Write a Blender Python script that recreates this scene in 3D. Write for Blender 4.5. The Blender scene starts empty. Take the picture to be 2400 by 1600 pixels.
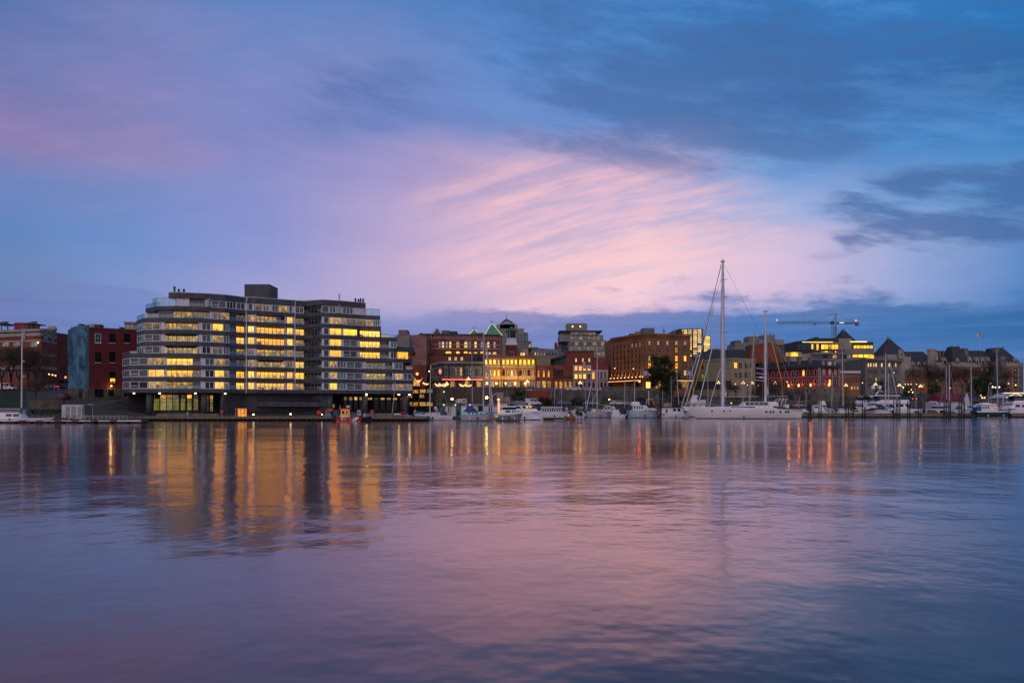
import bpy, math, random
from mathutils import Vector, noise as mnoise
R = random.Random(7)
PI = math.pi
sc = bpy.context.scene
# ---------------------------------------------------------------- camera
F, H, HY = 1867.0, 3.5, 948.0          # focal length in photo pixels, eye height, horizon row
cam = bpy.data.cameras.new('camera'); cam_o = bpy.data.objects.new('camera', cam)
sc.collection.objects.link(cam_o); sc.camera = cam_o
cam.sensor_width = 36; cam.lens = 36 * F / 2400
cam.shift_y = (HY - 800) / 2400
cam.clip_start = 0.5; cam.clip_end = 20000
cam_o.location = (0, 0, H); cam_o.rotation_euler = (PI / 2, 0, 0)
sc.view_settings.view_transform = 'Standard'; sc.view_settings.look = 'None'
sc.view_settings.exposure = 0.0; sc.view_settings.gamma = 1.0
sc.cycles.use_adaptive_sampling = True
sc.cycles.max_bounces = 6; sc.cycles.diffuse_bounces = 2; sc.cycles.glossy_bounces = 3
sc.cycles.transparent_max_bounces = 6; sc.cycles.sample_clamp_indirect = 4.0
sc.cycles.use_denoising = True

def lin(c):
    return tuple(((v / 255) / 12.92 if v / 255 <= .04045 else ((v / 255 + .055) / 1.055) ** 2.4) for v in c[:3]) + (1,)

# ---------------------------------------------------------------- node helper
class NT:
    def __init__(s, nt): s.nt = nt; s.n = nt.nodes; s.l = nt.links
    def node(s, t, **k):
        n = s.n.new(t)
        for a, b in k.items(): setattr(n, a, b)
        return n
    def put(s, sock, v):
        if isinstance(v, (int, float)): sock.default_value = v
        elif isinstance(v, (tuple, list)): sock.default_value = v
        else: s.l.new(v, sock)
    def m(s, op, a, b=0.0, c=0.0, clamp=False):
        n = s.node('ShaderNodeMath', operation=op, use_clamp=clamp)
        for i, v in enumerate((a, b, c)): s.put(n.inputs[i], v)
        return n.outputs[0]
    def add(s, a, b): return s.m('ADD', a, b)
    def mul(s, a, b): return s.m('MULTIPLY', a, b)
    def sub(s, a, b): return s.m('SUBTRACT', a, b)
    def ss(s, v, a, b):                                    # smoothstep a..b -> 0..1
        n = s.node('ShaderNodeMapRange', interpolation_type='SMOOTHSTEP')
        s.put(n.inputs[0], v); s.put(n.inputs[1], a); s.put(n.inputs[2], b)
        return n.outputs[0]
    def mix(s, f, a, b, mode='MIX'):
        n = s.node('ShaderNodeMix', data_type='RGBA', blend_type=mode)
        s.put(n.inputs[0], f); s.put(n.inputs[6], a); s.put(n.inputs[7], b)
        return n.outputs[2]
    def xyz(s, x, y, z):
        n = s.node('ShaderNodeCombineXYZ')
        for i, v in enumerate((x, y, z)): s.put(n.inputs[i], v)
        return n.outputs[0]
    def noise(s, vec, scale, detail=3, rough=.5, color=False):
        n = s.node('ShaderNodeTexNoise'); s.put(n.inputs['Vector'], vec)
        n.inputs['Scale'].default_value = scale; n.inputs['Detail'].default_value = detail
        n.inputs['Roughness'].default_value = rough
        return n.outputs['Color' if color else 'Fac']
    def ramp(s, f, stops, mode='EASE'):
        n = s.node('ShaderNodeValToRGB'); r = n.color_ramp; r.interpolation = mode
        e = r.elements
        e[0].position = stops[0][0]; e[0].color = stops[0][1]
        e[1].position = stops[-1][0]; e[1].color = stops[-1][1]
        for p, c in stops[1:-1]: q = e.new(p); q.color = c
        s.put(n.inputs[0], f)
        return n.outputs[0]

# ---------------------------------------------------------------- sky: dusk clouds as a function of azimuth and elevation
world = bpy.data.worlds.new('World'); sc.world = world; world.use_nodes = True
w = NT(world.node_tree); w.n.clear()
tc = w.node('ShaderNodeTexCoord'); sp = w.node('ShaderNodeSeparateXYZ'); w.l.new(tc.outputs['Generated'], sp.inputs[0])
dx, dy, dz = sp.outputs
az = w.m('ARCTAN2', dx, dy)                                # 0 = ahead, positive to the right
el = w.m('ARCSINE', dz)
el = w.m('ABSOLUTE', el)
wv = w.xyz(w.mul(az, 1.0), w.mul(el, 2.2), 0.0)
n1 = w.noise(wv, 3.5, 4, .55); n2 = w.noise(w.xyz(w.add(az, 7.3), w.mul(el, 2.2), 1.7), 3.5, 4, .55)
azw = w.add(az, w.mul(w.sub(n1, .5), .16)); elw = w.add(el, w.mul(w.sub(n2, .5), .085))
A0, A1 = -.60, .60
def el_of(py): return math.atan((HY - py) / F)
XS = [0, 300, 600, 900, 1200, 1500, 1800, 2100, 2400]
ROWS = [
 (-700, [(62,100,152)] * 9),
 (0,   [(68,110,168),(72,118,178),(76,124,186),(84,128,190),(72,124,186),(62,120,184),(54,118,184),(40,122,190),(14,144,214)]),
 (130, [(86,114,170),(104,122,178),(106,132,190),(112,136,194),(84,130,194),(70,124,188),(58,116,180),(50,118,186),(30,116,184)]),
 (260, [(108,118,174),(122,126,182),(126,134,192),(110,130,190),(106,136,196),(92,132,194),(70,116,176),(54,108,170),(44,102,162)]),
 (390, [(138,124,174),(140,132,182),(128,136,194),(158,148,198),(196,166,198),(186,168,204),(116,154,210),(76,134,198),(58,124,188)]),
 (520, [(104,128,184),(116,136,192),(134,142,200),(176,160,202),(210,178,204),(208,184,212),(156,172,216),(112,154,206),(86,142,198)]),
 (620, [(92,128,184),(108,138,198),(142,148,204),(186,166,204),(230,190,206),(240,202,208),(204,184,214),(152,168,210),(98,140,194)]),
 (690, [(102,128,178),(118,142,196),(154,154,204),(182,166,204),(214,184,208),(240,202,212),(210,186,216),(146,162,210),(88,132,192)]),
 (790, [(102,124,180),(110,136,196),(124,142,202),(132,146,202),(140,146,200),(144,148,204),(106,140,200),(68,128,190),(48,112,176)]),
]
fa = w.node('ShaderNodeMapRange'); w.put(fa.inputs[0], azw); fa.inputs[1].default_value = A0; fa.inputs[2].default_value = A1
col = None
for i, (py, cols) in enumerate(ROWS):
    c = w.ramp(fa.outputs[0], [((math.atan((x - 1200) / F) - A0) / (A1 - A0), lin(k)) for x, k in zip(XS, cols)], 'LINEAR')
    col = c if col is None else w.mix(w.ss(elw, el_of(ROWS[i - 1][0]), el_of(py)), col, c)
# fanning wind-drawn streaks of lit cloud, radiating from low in the middle of the sky
ca, sa = math.cos(math.radians(15)), math.sin(math.radians(15))
da = w.sub(az, .02); de = w.sub(el, .17)
ru = w.add(w.mul(da, ca), w.mul(de, sa)); rv = w.sub(w.mul(de, ca), w.mul(da, sa))
bend = w.mul(w.mul(ru, ru), w.ss(ru, -.4, .2)); bend = w.mul(bend, .35)
rvb = w.add(rv, bend)
st = w.noise(w.xyz(w.mul(ru, 3.6), w.mul(rvb, 27), 2.0), 1.0, 6, .6)
st2 = w.noise(w.xyz(w.mul(ru, 10), w.mul(rvb, 92), 5.0), 1.0, 5, .6)
stc = w.add(w.mul(st, .7), w.mul(st2, .3))
cl = w.noise(w.xyz(w.mul(ru, 4.0), w.mul(rv, 15), 21.0), 1.0, 5, .6)
def blob(a, e, ra, re, soft=1.0):
    u = w.mul(w.sub(azw, a), 1 / ra); v = w.mul(w.sub(elw, e), 1 / re)
    return w.ss(w.add(w.mul(u, u), w.mul(v, v)), 1.0, 1.0 - soft)
def A(px): return math.atan((px - 1200) / F)
glow = blob(A(1380), el_of(540), .27, .13)
glow2 = w.m('MAXIMUM', glow, w.mul(blob(A(300), el_of(330), .33, .16), .35))
hi = w.mul(w.mul(w.ss(stc, .42, .66), w.ss(cl, .32, .56)), glow)
col = w.mix(w.mul(hi, .85), col, lin((252, 196, 198)))
lo = w.mul(w.ss(stc, .54, .34), glow2)
col = w.mix(w.mul(lo, .40), col, lin((150, 152, 200)))
col = w.mix(w.mul(w.mul(w.ss(cl, .46, .62), blob(A(160), el_of(360), .26, .07)), .28), col, lin((170, 138, 178)))
col = w.mix(w.mul(w.mul(w.ss(cl, .46, .62), blob(A(560), el_of(170), .26, .05)), .22), col, lin((148, 134, 188)))
# slate-blue cloud banks, drawn out and sinking to the right
c2_, s2_ = math.cos(math.radians(-10)), math.sin(math.radians(-10))
su = w.add(w.mul(da, c2_), w.mul(de, s2_)); sv = w.sub(w.mul(de, c2_), w.mul(da, s2_))
cn = w.noise(w.xyz(w.mul(su, 3.4), w.mul(sv, 13), 9.0), 1.0, 8, .62)
cf = w.noise(w.xyz(w.mul(su, 9), w.mul(sv, 42), 4.0), 1.0, 6, .62)
cc = w.add(w.mul(cn, .72), w.mul(cf, .28))
d1 = w.m('MAXIMUM', blob(A(1850), el_of(170), .52, .15), w.mul(blob(A(880), el_of(225), .13, .05), .42))
d1 = w.m('MAXIMUM', d1, w.mul(blob(A(2250), el_of(320), .30, .06), 1.0))
dark = w.mul(w.ss(w.add(cc, w.mul(d1, .09)), .50, .66), w.ss(d1, .0, .6))
col = w.mix(w.mul(dark, .52), col, lin((56, 96, 150)))
d3 = w.m('MAXIMUM', blob(A(2250), el_of(530), .24, .046), blob(A(2320), el_of(600), .22, .038)); d3 = w.m('MAXIMUM', d3, w.mul(blob(A(2000), el_of(620), .05, .012), .8))
col = w.mix(w.mul(w.ss(w.add(w.add(w.mul(cf, .6), w.mul(cn, .4)), w.mul(d3, .11)), .47, .64), w.mul(w.ss(d3, .0, .8), .75)), col, lin((62, 98, 156)))
lt = w.mul(w.ss(cc, .50, .36), w.ss(d1, 0, .5))
col = w.mix(w.mul(lt, .35), col, lin((104, 150, 204)))
lt2 = w.mul(w.ss(cc, .42, .60), w.ss(el, .16, .3)); col = w.mix(w.mul(lt2, .16), col, lin((84, 104, 160)))
# small puffs and the low bank along the horizon
bn = w.noise(w.xyz(w.mul(az, 9), w.mul(el, 30), 3.0), 1.0, 5, .55)
bn2 = w.noise(w.xyz(w.mul(az, 3), w.mul(el, 6), 13.0), 1.0, 3, .5)
edge = w.add(w.add(.112, w.mul(w.sub(bn, .5), .12)), w.mul(w.sub(bn2, .5), .06))
edge = w.add(edge, w.mul(w.ss(az, -.12, .02), .012))
edge = w.sub(edge, w.mul(w.ss(az, -.22, -.36), -.01))
bank = w.mul(w.ss(w.sub(edge, el), -.008, .012), w.add(.45, w.mul(.55, w.ss(az, -.24, .1))))
bankcol = w.ramp(fa.outputs[0], [(0, lin((118,118,172))), (.22, lin((108,120,182))), (.4, lin((112,124,184))), (.6, lin((92,118,180))), (.75, lin((60,110,172))), (1, lin((42,100,158)))], 'LINEAR')
bst = w.noise(w.xyz(w.mul(az, 4), w.mul(el, 75), 8.0), 1.0, 5, .6)
bankcol = w.mix(w.mul(w.ss(bst, .48, .66), .5), bankcol, w.mix(.5, lin((120, 146, 204)), bankcol))
bankcol = w.mix(w.mul(w.ss(bst, .50, .36), .3), bankcol, lin((52, 92, 150)))
bankcol = w.mix(w.ss(w.add(el, w.mul(w.sub(bn, .5), .05)), .085, .03), bankcol, w.mix(.35, bankcol, lin((120, 140, 206))))
col = w.mix(w.mul(bank, .80), col, bankcol)
puff = w.mul(w.ss(bn, .60, .72), w.ss(el, .2, .13)); puff = w.mul(puff, w.ss(az, .05, .2))
col = w.mix(w.mul(puff, .5), col, lin((80, 108, 172)))
# the clearer, brighter sky behind the viewer lights the facades
back = w.ss(dy, .15, -.5)
col = w.mix(back, col, w.mix(w.ss(el, 0, 1.2), (.52, .45, .55, 1), (.24, .30, .46, 1)))
sky = w.node('ShaderNodeTexSky', sky_type='NISHITA', sun_disc=False)
sky.sun_elevation = math.radians(2); sky.sun_rotation = math.radians(200)
bg = w.node('ShaderNodeBackground'); w.l.new(col, bg.inputs[0]); bg.inputs[1].default_value = 1.05
bg2 = w.node('ShaderNodeBackground'); w.l.new(sky.outputs[0], bg2.inputs[0]); bg2.inputs[1].default_value = .004
ad = w.node('ShaderNodeAddShader'); w.l.new(bg.outputs[0], ad.inputs[0]); w.l.new(bg2.outputs[0], ad.inputs[1])
wo = w.node('ShaderNodeOutputWorld'); w.l.new(ad.outputs[0], wo.inputs[0])
# ---------------------------------------------------------------- the last soft light from the bright side of the sky
sun = bpy.data.lights.new('sun', 'SUN'); sun.energy = 0.8; sun.angle = math.radians(30); sun.color = (1, .88, .90)
sun_o = bpy.data.objects.new('sun', sun); sc.collection.objects.link(sun_o)
sun_o.rotation_euler = (math.radians(52), 0, math.radians(-20))
# ================================================================ helpers
C = sc.collection
def X(px, Y): return (px - 1200) / F * Y
def Z(py, Y): return H - (py - HY) / F * Y
def tag(o, label=None, cat=None, group=None, kind=None):
    if label: o['label'] = label
    if cat: o['category'] = cat
    if group: o['group'] = group
    if kind: o['kind'] = kind
    return o
def thing(name, label, cat, loc=(0, 0, 0), group=None):
    o = bpy.data.objects.new(name, None); C.objects.link(o); o.location = loc; o.empty_display_size = .5
    return tag(o, label, cat, group)
def copy_tree(o, parent=None, label=None, group=None):
    c = o.copy(); C.objects.link(c); c.parent = parent
    if label: c['label'] = label
    if group: c['group'] = group
    for ch in [k for k in bpy.data.objects if k.parent == o]: copy_tree(ch, c)
    return c
def org(o):
    v = Vector((0, 0, 0))
    while o is not None: v += Vector(o.location); o = o.parent
    return v
class MB:
    def __init__(s): s.v = []; s.f = []; s.mi = []
    def face(s, pts, m=0):
        b = len(s.v); s.v += [tuple(p) for p in pts]; s.f.append(tuple(range(b, b + len(pts)))); s.mi.append(m); return s
    def box(s, x0, x1, y0, y1, z0, z1, m=0):
        b = len(s.v)
        s.v += [(x0,y0,z0),(x1,y0,z0),(x1,y1,z0),(x0,y1,z0),(x0,y0,z1),(x1,y0,z1),(x1,y1,z1),(x0,y1,z1)]
        for q in ((0,3,2,1),(4,5,6,7),(0,1,5,4),(1,2,6,5),(2,3,7,6),(3,0,4,7)):
            s.f.append(tuple(b + i for i in q)); s.mi.append(m)
        return s
    def prism(s, poly, z0, z1, m=0, poly2=None):
        n = len(poly); b = len(s.v); p2 = poly2 or poly
        s.v += [(p[0], p[1], z0) for p in poly] + [(p[0], p[1], z1) for p in p2]
        for i in range(n):
            j = (i + 1) % n; s.f.append((b + i, b + j, b + n + j, b + n + i)); s.mi.append(m)
        s.f.append(tuple(b + n + i for i in range(n))); s.mi.append(m)
        s.f.append(tuple(b + n - 1 - i for i in range(n))); s.mi.append(m)
        return s
    def slab(s, a, b2, z0, z1, d0, d1, nrm, m=0):          # box along the plan line a-b2 from offset d0 to d1 along nrm
        q = [(a[0]+nrm[0]*d0, a[1]+nrm[1]*d0), (a[0]+nrm[0]*d1, a[1]+nrm[1]*d1), (b2[0]+nrm[0]*d1, b2[1]+nrm[1]*d1), (b2[0]+nrm[0]*d0, b2[1]+nrm[1]*d0)]
        return s.prism(q, z0, z1, m)
    def tube(s, p, q, r, n=6, r2=None, m=0, cap=True):
        p = Vector(p); q = Vector(q); d = (q - p)
        if d.length < 1e-6: return s
        d.normalize(); a = Vector((0, 0, 1)) if abs(d.z) < .9 else Vector((1, 0, 0))
        u = d.cross(a).normalized(); v = d.cross(u); r2 = r if r2 is None else r2; b = len(s.v)
        for c, rr in ((p, r), (q, r2)):
            for i in range(n):
                t = 2 * PI * i / n; s.v.append(tuple(c + u * math.cos(t) * rr + v * math.sin(t) * rr))
        for i in range(n):
            j = (i + 1) % n; s.f.append((b + i, b + j, b + n + j, b + n + i)); s.mi.append(m)
        if cap:
            s.f.append(tuple(b + n + i for i in range(n))); s.mi.append(m); s.f.append(tuple(b + n - 1 - i for i in range(n))); s.mi.append(m)
        return s
    def path(s, pts, r, n=5, m=0):
        for a, b in zip(pts, pts[1:]): s.tube(a, b, r, n, m=m)
        return s
    def lathe(s, c, prof, n=10, m=0, sx=1, sy=1):          # prof = [(r, z)]
        b = len(s.v)
        for r, z in prof:
            for i in range(n):
                t = 2 * PI * i / n; s.v.append((c[0] + r * math.cos(t) * sx, c[1] + r * math.sin(t) * sy, c[2] + z))
        for k in range(len(prof) - 1):
            for i in range(n):
                j = (i + 1) % n
                s.f.append((b+k*n+i, b+k*n+j, b+(k+1)*n+j, b+(k+1)*n+i)); s.mi.append(m)
        s.f.append(tuple(b + (len(prof)-1)*n + i for i in range(n))); s.mi.append(m)
        s.f.append(tuple(b + n - 1 - i for i in range(n))); s.mi.append(m)
        return s
    def ball(s, c, r, m=0, n=8, k=5, sz=1):
        return s.lathe(c, [(r * math.sin(PI * (i + .15) / (k + .3)), -r * sz * math.cos(PI * (i + .15) / (k + .3))) for i in range(k + 1)], n, m)
    def loft(s, secs, m=0, caps=True, close=False):        # secs = list of equal-length point rows
        b = len(s.v); n = len(secs[0])
        for r in secs: s.v += [tuple(p) for p in r]
        for k in range(len(secs) - 1):
            for i in range(n if close else n - 1):
                j = (i + 1) % n
                s.f.append((b+k*n+i, b+k*n+j, b+(k+1)*n+j, b+(k+1)*n+i)); s.mi.append(m)
        if caps:
            s.f.append(tuple(b + i for i in range(n))); s.mi.append(m)
            s.f.append(tuple(b + (len(secs)-1)*n + i for i in range(n))[::-1]); s.mi.append(m)
        return s
    def build(s, name, mats, parent=None, smooth=False):
        if not isinstance(mats, (list, tuple)): mats = [mats]
        me = bpy.data.meshes.new(name); o3 = org(parent) if parent else Vector((0, 0, 0))
        me.from_pydata([(a[0]-o3.x, a[1]-o3.y, a[2]-o3.z) for a in s.v], [], s.f)
        for mm in mats: me.materials.append(mm)
        me.polygons.foreach_set('material_index', s.mi)
        if smooth: me.polygons.foreach_set('use_smooth', [True] * len(s.f))
        me.update()
        o = bpy.data.objects.new(name, me); C.objects.link(o); o.parent = parent
        return o
    def solo(s, name, mats, label, cat, loc=(0, 0, 0), group=None, smooth=False):   # a thing that is one mesh, drawn about loc
        o = s.build(name, mats, None, smooth); o.location = loc; return tag(o, label, cat, group)
# ---------------------------------------------------------------- materials
_M = {}
def mat(name, rgb, rough=.8, var=.25, scale=.6, metal=0, bump=0, stretch=(1, 1, 1), rgb2=None, spec=.3):
    if name in _M: return _M[name]
    m = bpy.data.materials.new(name); m.use_nodes = True; t = NT(m.node_tree)
    p = t.n['Principled BSDF']; p.inputs['Roughness'].default_value = rough; p.inputs['Metallic'].default_value = metal
    p.inputs['Specular IOR Level'].default_value = spec
    tc = t.node('ShaderNodeTexCoord'); mp = t.node('ShaderNodeMapping'); t.l.new(tc.outputs['Object'], mp.inputs[0]); mp.inputs['Scale'].default_value = stretch
    a = t.noise(mp.outputs[0], scale, 5, .6); b = t.noise(mp.outputs[0], scale * 7, 3, .6)
    f = t.m('ADD', t.mul(a, .65), t.mul(b, .35))
    c1 = tuple(v * (1 - var) for v in rgb) + (1,); c2 = tuple(min(1, v * (1 + var)) for v in (rgb2 or rgb)) + (1,)
    t.put(p.inputs['Base Color'], t.mix(t.ss(f, .34, .66), c1, c2))
    if bump:
        bn = t.node('ShaderNodeBump'); bn.inputs['Strength'].default_value = bump; t.put(bn.inputs['Height'], b); t.l.new(bn.outputs[0], p.inputs['Normal'])
    _M[name] = m; return m
def brick(name, rgb, mortar=(.16, .13, .11), var=.3, sc_=1.0):
    if name in _M: return _M[name]
    m = mat(name, rgb, .85, var, .22); t = NT(m.node_tree); p = t.n['Principled BSDF']
    src = p.inputs['Base Color'].links[0].from_socket
    tc = t.node('ShaderNodeTexCoord'); s3 = t.node('ShaderNodeSeparateXYZ'); t.l.new(tc.outputs['Object'], s3.inputs[0])
    b = t.node('ShaderNodeTexBrick'); b.inputs['Scale'].default_value = 1.6 * sc_
    b.inputs['Mortar Size'].default_value = .018; b.inputs['Mortar Smooth'].default_value = .3
    t.put(b.inputs['Vector'], t.xyz(t.add(s3.outputs[0], s3.outputs[1]), s3.outputs[2], 0))
    b.inputs['Color1'].default_value = (.8, .8, .8, 1); b.inputs['Color2'].default_value = (1.15, 1.1, 1.05, 1); b.inputs['Mortar'].default_value = tuple(v * 4 for v in mortar) + (1,)
    t.put(p.inputs['Base Color'], t.mix(.8, src, b.outputs[0], 'MULTIPLY')); return m
def lit(name, c1, c2, strength, c3=None, scale=.8, thr=(.38, .62), floors=False):
    """window with rooms behind it: bright lamps, curtains and darker furniture"""
    if name in _M: return _M[name]
    m = bpy.data.materials.new(name); m.use_nodes = True; t = NT(m.node_tree); p = t.n['Principled BSDF']
    p.inputs['Base Color'].default_value = (.03, .035, .035, 1); p.inputs['Roughness'].default_value = .08
    tc = t.node('ShaderNodeTexCoord'); mp = t.node('ShaderNodeMapping'); t.l.new(tc.outputs['Object'], mp.inputs[0]); mp.inputs['Scale'].default_value = (1.3, 1.3, .9)
    a = t.noise(mp.outputs[0], scale, 2, .5)
    mp2 = t.node('ShaderNodeMapping'); t.l.new(tc.outputs['Object'], mp2.inputs[0]); mp2.inputs['Scale'].default_value = (1.0, 1.0, 1.4)
    b = t.noise(mp2.outputs[0], scale * 3.2, 3, .6)
    f = t.add(t.mul(a, .62), t.mul(b, .38))
    col = t.mix(t.ss(f, *thr), lin(c2), lin(c1))
    if c3: col = t.mix(t.ss(b, .60, .70), col, lin(c3))
    if floors:                                             # ceilings bright, furniture and sills dark in the lower part of each storey
        s3 = t.node('ShaderNodeSeparateXYZ'); t.l.new(tc.outputs['Object'], s3.inputs[0])
        h = t.m('FRACT', t.mul(t.sub(s3.outputs[2], 6.4), 1 / 2.735)); fx = t.noise(t.xyz(t.mul(s3.outputs[0], 1.6), t.m('FLOOR', t.mul(t.sub(s3.outputs[2], 6.4), 1 / 2.735)), s3.outputs[1]), 1.0, 3, .7)
        fu = t.ss(t.sub(t.mul(t.sub(fx, .42), 1.9), h), .0, .08); cu_ = t.ss(t.noise(t.xyz(t.mul(s3.outputs[0], 2.3), 7.0, t.m('FLOOR', t.mul(s3.outputs[2], .3656))), 1.0, 2, .6), .56, .62)
        col = t.mix(t.mul(fu, .8), col, (.03, .02, .012, 1)); col = t.mix(t.mul(cu_, .35), col, lin((190, 130, 50))); col = t.mix(t.mul(t.ss(h, .30, .62), .25), col, lin((255, 184, 50)))
    oi = t.node('ShaderNodeObjectInfo'); rn = oi.outputs['Random']; r2 = t.m('FRACT', t.mul(rn, 7.13))
    col = t.mix(t.mul(t.ss(r2, .62, .98), .55), col, lin(c2)); col = t.mix(t.mul(t.ss(r2, .28, .02), .18), col, lin((214, 180, 120)))
    t.put(p.inputs['Emission Color'], col); t.put(p.inputs['Emission Strength'], t.mul(t.add(.68, t.mul(rn, .55)), strength))
    m.cycles.emission_sampling = 'NONE'
    _M[name] = m; return m
def glow_mat(name, rgb, strength, sampling='AUTO'):
    if name in _M: return _M[name]
    m = bpy.data.materials.new(name); m.use_nodes = True; p = m.node_tree.nodes['Principled BSDF']
    p.inputs['Base Color'].default_value = (.6, .5, .4, 1); p.inputs['Emission Color'].default_value = tuple(rgb) + (1,); p.inputs['Emission Strength'].default_value = strength
    m.cycles.emission_sampling = sampling
    _M[name] = m; return m
def dark_glass(name, rgb, rough=.06, spec=.9):
    if name in _M: return _M[name]
    m = mat(name, rgb, rough, .5, .35, spec=spec); return m
def clear_glass(name, rgb, a):
    if name in _M: return _M[name]
    m = bpy.data.materials.new(name); m.use_nodes = True; t = NT(m.node_tree); t.n.clear()
    tr = t.node('ShaderNodeBsdfTransparent'); tr.inputs[0].default_value = tuple(rgb) + (1,)
    gl = t.node('ShaderNodeBsdfGlossy'); gl.inputs[0].default_value = (.8, .95, .95, 1); gl.inputs[1].default_value = .05
    mx = t.node('ShaderNodeMixShader'); mx.inputs[0].default_value = a
    t.l.new(tr.outputs[0], mx.inputs[1]); t.l.new(gl.outputs[0], mx.inputs[2])
    o = t.node('ShaderNodeOutputMaterial'); t.l.new(mx.outputs[0], o.inputs[0]); _M[name] = m; return m
CONC = mat('charcoal cladding', (.050, .051, .060), .6, .30, .5, stretch=(1, 1, .25))
CONC2 = mat('dark concrete', (.045, .043, .045), .85, .3, .4)
COL = mat('column concrete', (.06, .06, .066), .8, .2, .5)
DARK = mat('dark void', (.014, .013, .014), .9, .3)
LILAC = mat('off white panel', (.50, .45, .50), .5, .08)
WHITE = mat('white paint', (.62, .60, .63), .4, .06)
WHITE2 = mat('weathered white', (.42, .40, .42), .5, .15)
GEL = mat('white gelcoat', (.66, .62, .66), .25, .05, .5, spec=.5)
GREYHULL = mat('grey gelcoat', (.30, .29, .32), .3, .1, .5, spec=.5)
METAL = mat('galvanised metal', (.30, .30, .33), .4, .15, metal=.5)
MAST = mat('mast alloy', (.50, .46, .49), .35, .06, metal=.1)
BLACK = mat('black paint', (.012, .012, .014), .6, .2)
RUBBER = mat('rubber', (.02, .02, .022), .8, .2)
TEAL = mat('teal paint', (.010, .15, .13), .6, .15)
BLUECV = mat('blue canvas', (.012, .055, .21), .8, .25)
NAVYCV = mat('navy canvas', (.012, .025, .06), .8, .25)
TURQ = mat('turquoise paint', (.06, .36, .42), .5, .1)
RED = mat('red paint', (.60, .03, .02), .5, .1)
REDROOF = mat('red roof sheet', (.13, .006, .014), .5, .12, .8)
STONE = mat('grey stone', (.13, .115, .10), .9, .35, .4)
STONEW = mat('retaining wall stone', (.075, .065, .055), .9, .6, .5, bump=.3)
ROOFD = mat('slate roof', (.030, .034, .042), .8, .3, .6, stretch=(1, 1, 3))
ROOFB = mat('flat roof', (.05, .048, .05), .9, .2)
WOOD = mat('dock timber', (.13, .10, .075), .85, .35, .8, stretch=(4, .5, 1))
WOODD = mat('dark wet timber', (.022, .018, .016), .8, .4, 1.2)
PILE = mat('tarred pile', (.030, .026, .025), .8, .4, 1.5, stretch=(1, 1, .3))
CREAM = mat('cream stucco', (.36, .26, .12), .8, .12, .4)
BEIGE = mat('beige stucco', (.25, .215, .15), .85, .12, .2)
PINKW = mat('pink white stucco', (.40, .28, .27), .8, .1, .4)
SAND = mat('sandstone', (.17, .145, .115), .9, .25, .4)
PALE = mat('pale stone', (.27, .23, .205), .85, .2, .4)
GLASS = dark_glass('dark window glass', (.015, .03, .032))
GLASSG = dark_glass('green tinted glass', (.010, .055, .050), spec=.5)
GLASSK = dark_glass('black window', (.006, .007, .009), .15, .3)
GLASST = dark_glass('teal glass', (.02, .13, .14), spec=.8)
RAILG = clear_glass('balustrade glass', (.62, .78, .76), .16)
SCREEN = clear_glass('terrace glass', (.35, .62, .64), .3)
L3 = lit('bright lit room', (255, 167, 24), (246, 140, 10), 2.35, (255, 180, 50), 1.0, (.32, .60), True)
L2 = lit('lit room', (236, 176, 50), (96, 70, 34), 1.15, (255, 200, 70), 1.0, (.42, .66), True)
L1 = lit('dim lit room', (140, 114, 80), (44, 54, 52), .62, (210, 165, 90), .9, (.38, .66), True)
LW = lit('pale lit window', (255, 226, 160), (225, 170, 95), 1.1, None, 1.4)
LV = lit('faint window', (150, 140, 130), (60, 66, 74), .7, None, 1.2)
LO = lit('amber window', (240, 175, 70), (130, 80, 30), .9, None, 1.2)
LP = lit('pink grey window', (200, 175, 170), (130, 105, 100), .7, None, 1.4)
LH = lit('blazing lit room', (255, 168, 26), (255, 150, 14), 2.8, None, 1.0, (.2, .5), True)
LY = lit('yellow green shop glass', (150, 140, 60), (96, 88, 44), .8, None, .5)
LITM = {0: GLASSG, 1: L1, 2: L2, 3: L3, 'd': GLASS, 'k': GLASSK, 't': GLASST, 'w': LW, 'v': LV, 'o': LO, 'p': LP, 'h': LH, 'y': LY}
BULBS = glow_mat('strong lamp glass', (1, .62, .22), 22)
BULB = glow_mat('warm lamp glass', (1, .48, .16), 2.6)
BULBO = glow_mat('orange lamp glass', (1, .40, .08), 3.0)
BULBW = glow_mat('white lamp glass', (1, .80, .45), 5)
BULBY = glow_mat('yellow green lamp glass', (.95, .85, .15), 6)
BULBR = glow_mat('red lamp glass', (1, .08, .02), 4)
BULBG = glow_mat('green lamp glass', (.15, 1, .3), 2.5)
FAIRY = glow_mat('fairy bulb', (1, .45, .16), 1.9, 'NONE')
FAIRYG = glow_mat('roof edge bulb', (.85, .95, .45), 1.0, 'NONE')
NEON = glow_mat('red neon', (1, .06, .02), 2.2)
AMBER = glow_mat('amber strip', (1, .45, .08), 2.0)
YSTRIP = glow_mat('yellow strip', (1, .72, .12), 2.2)
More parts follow.
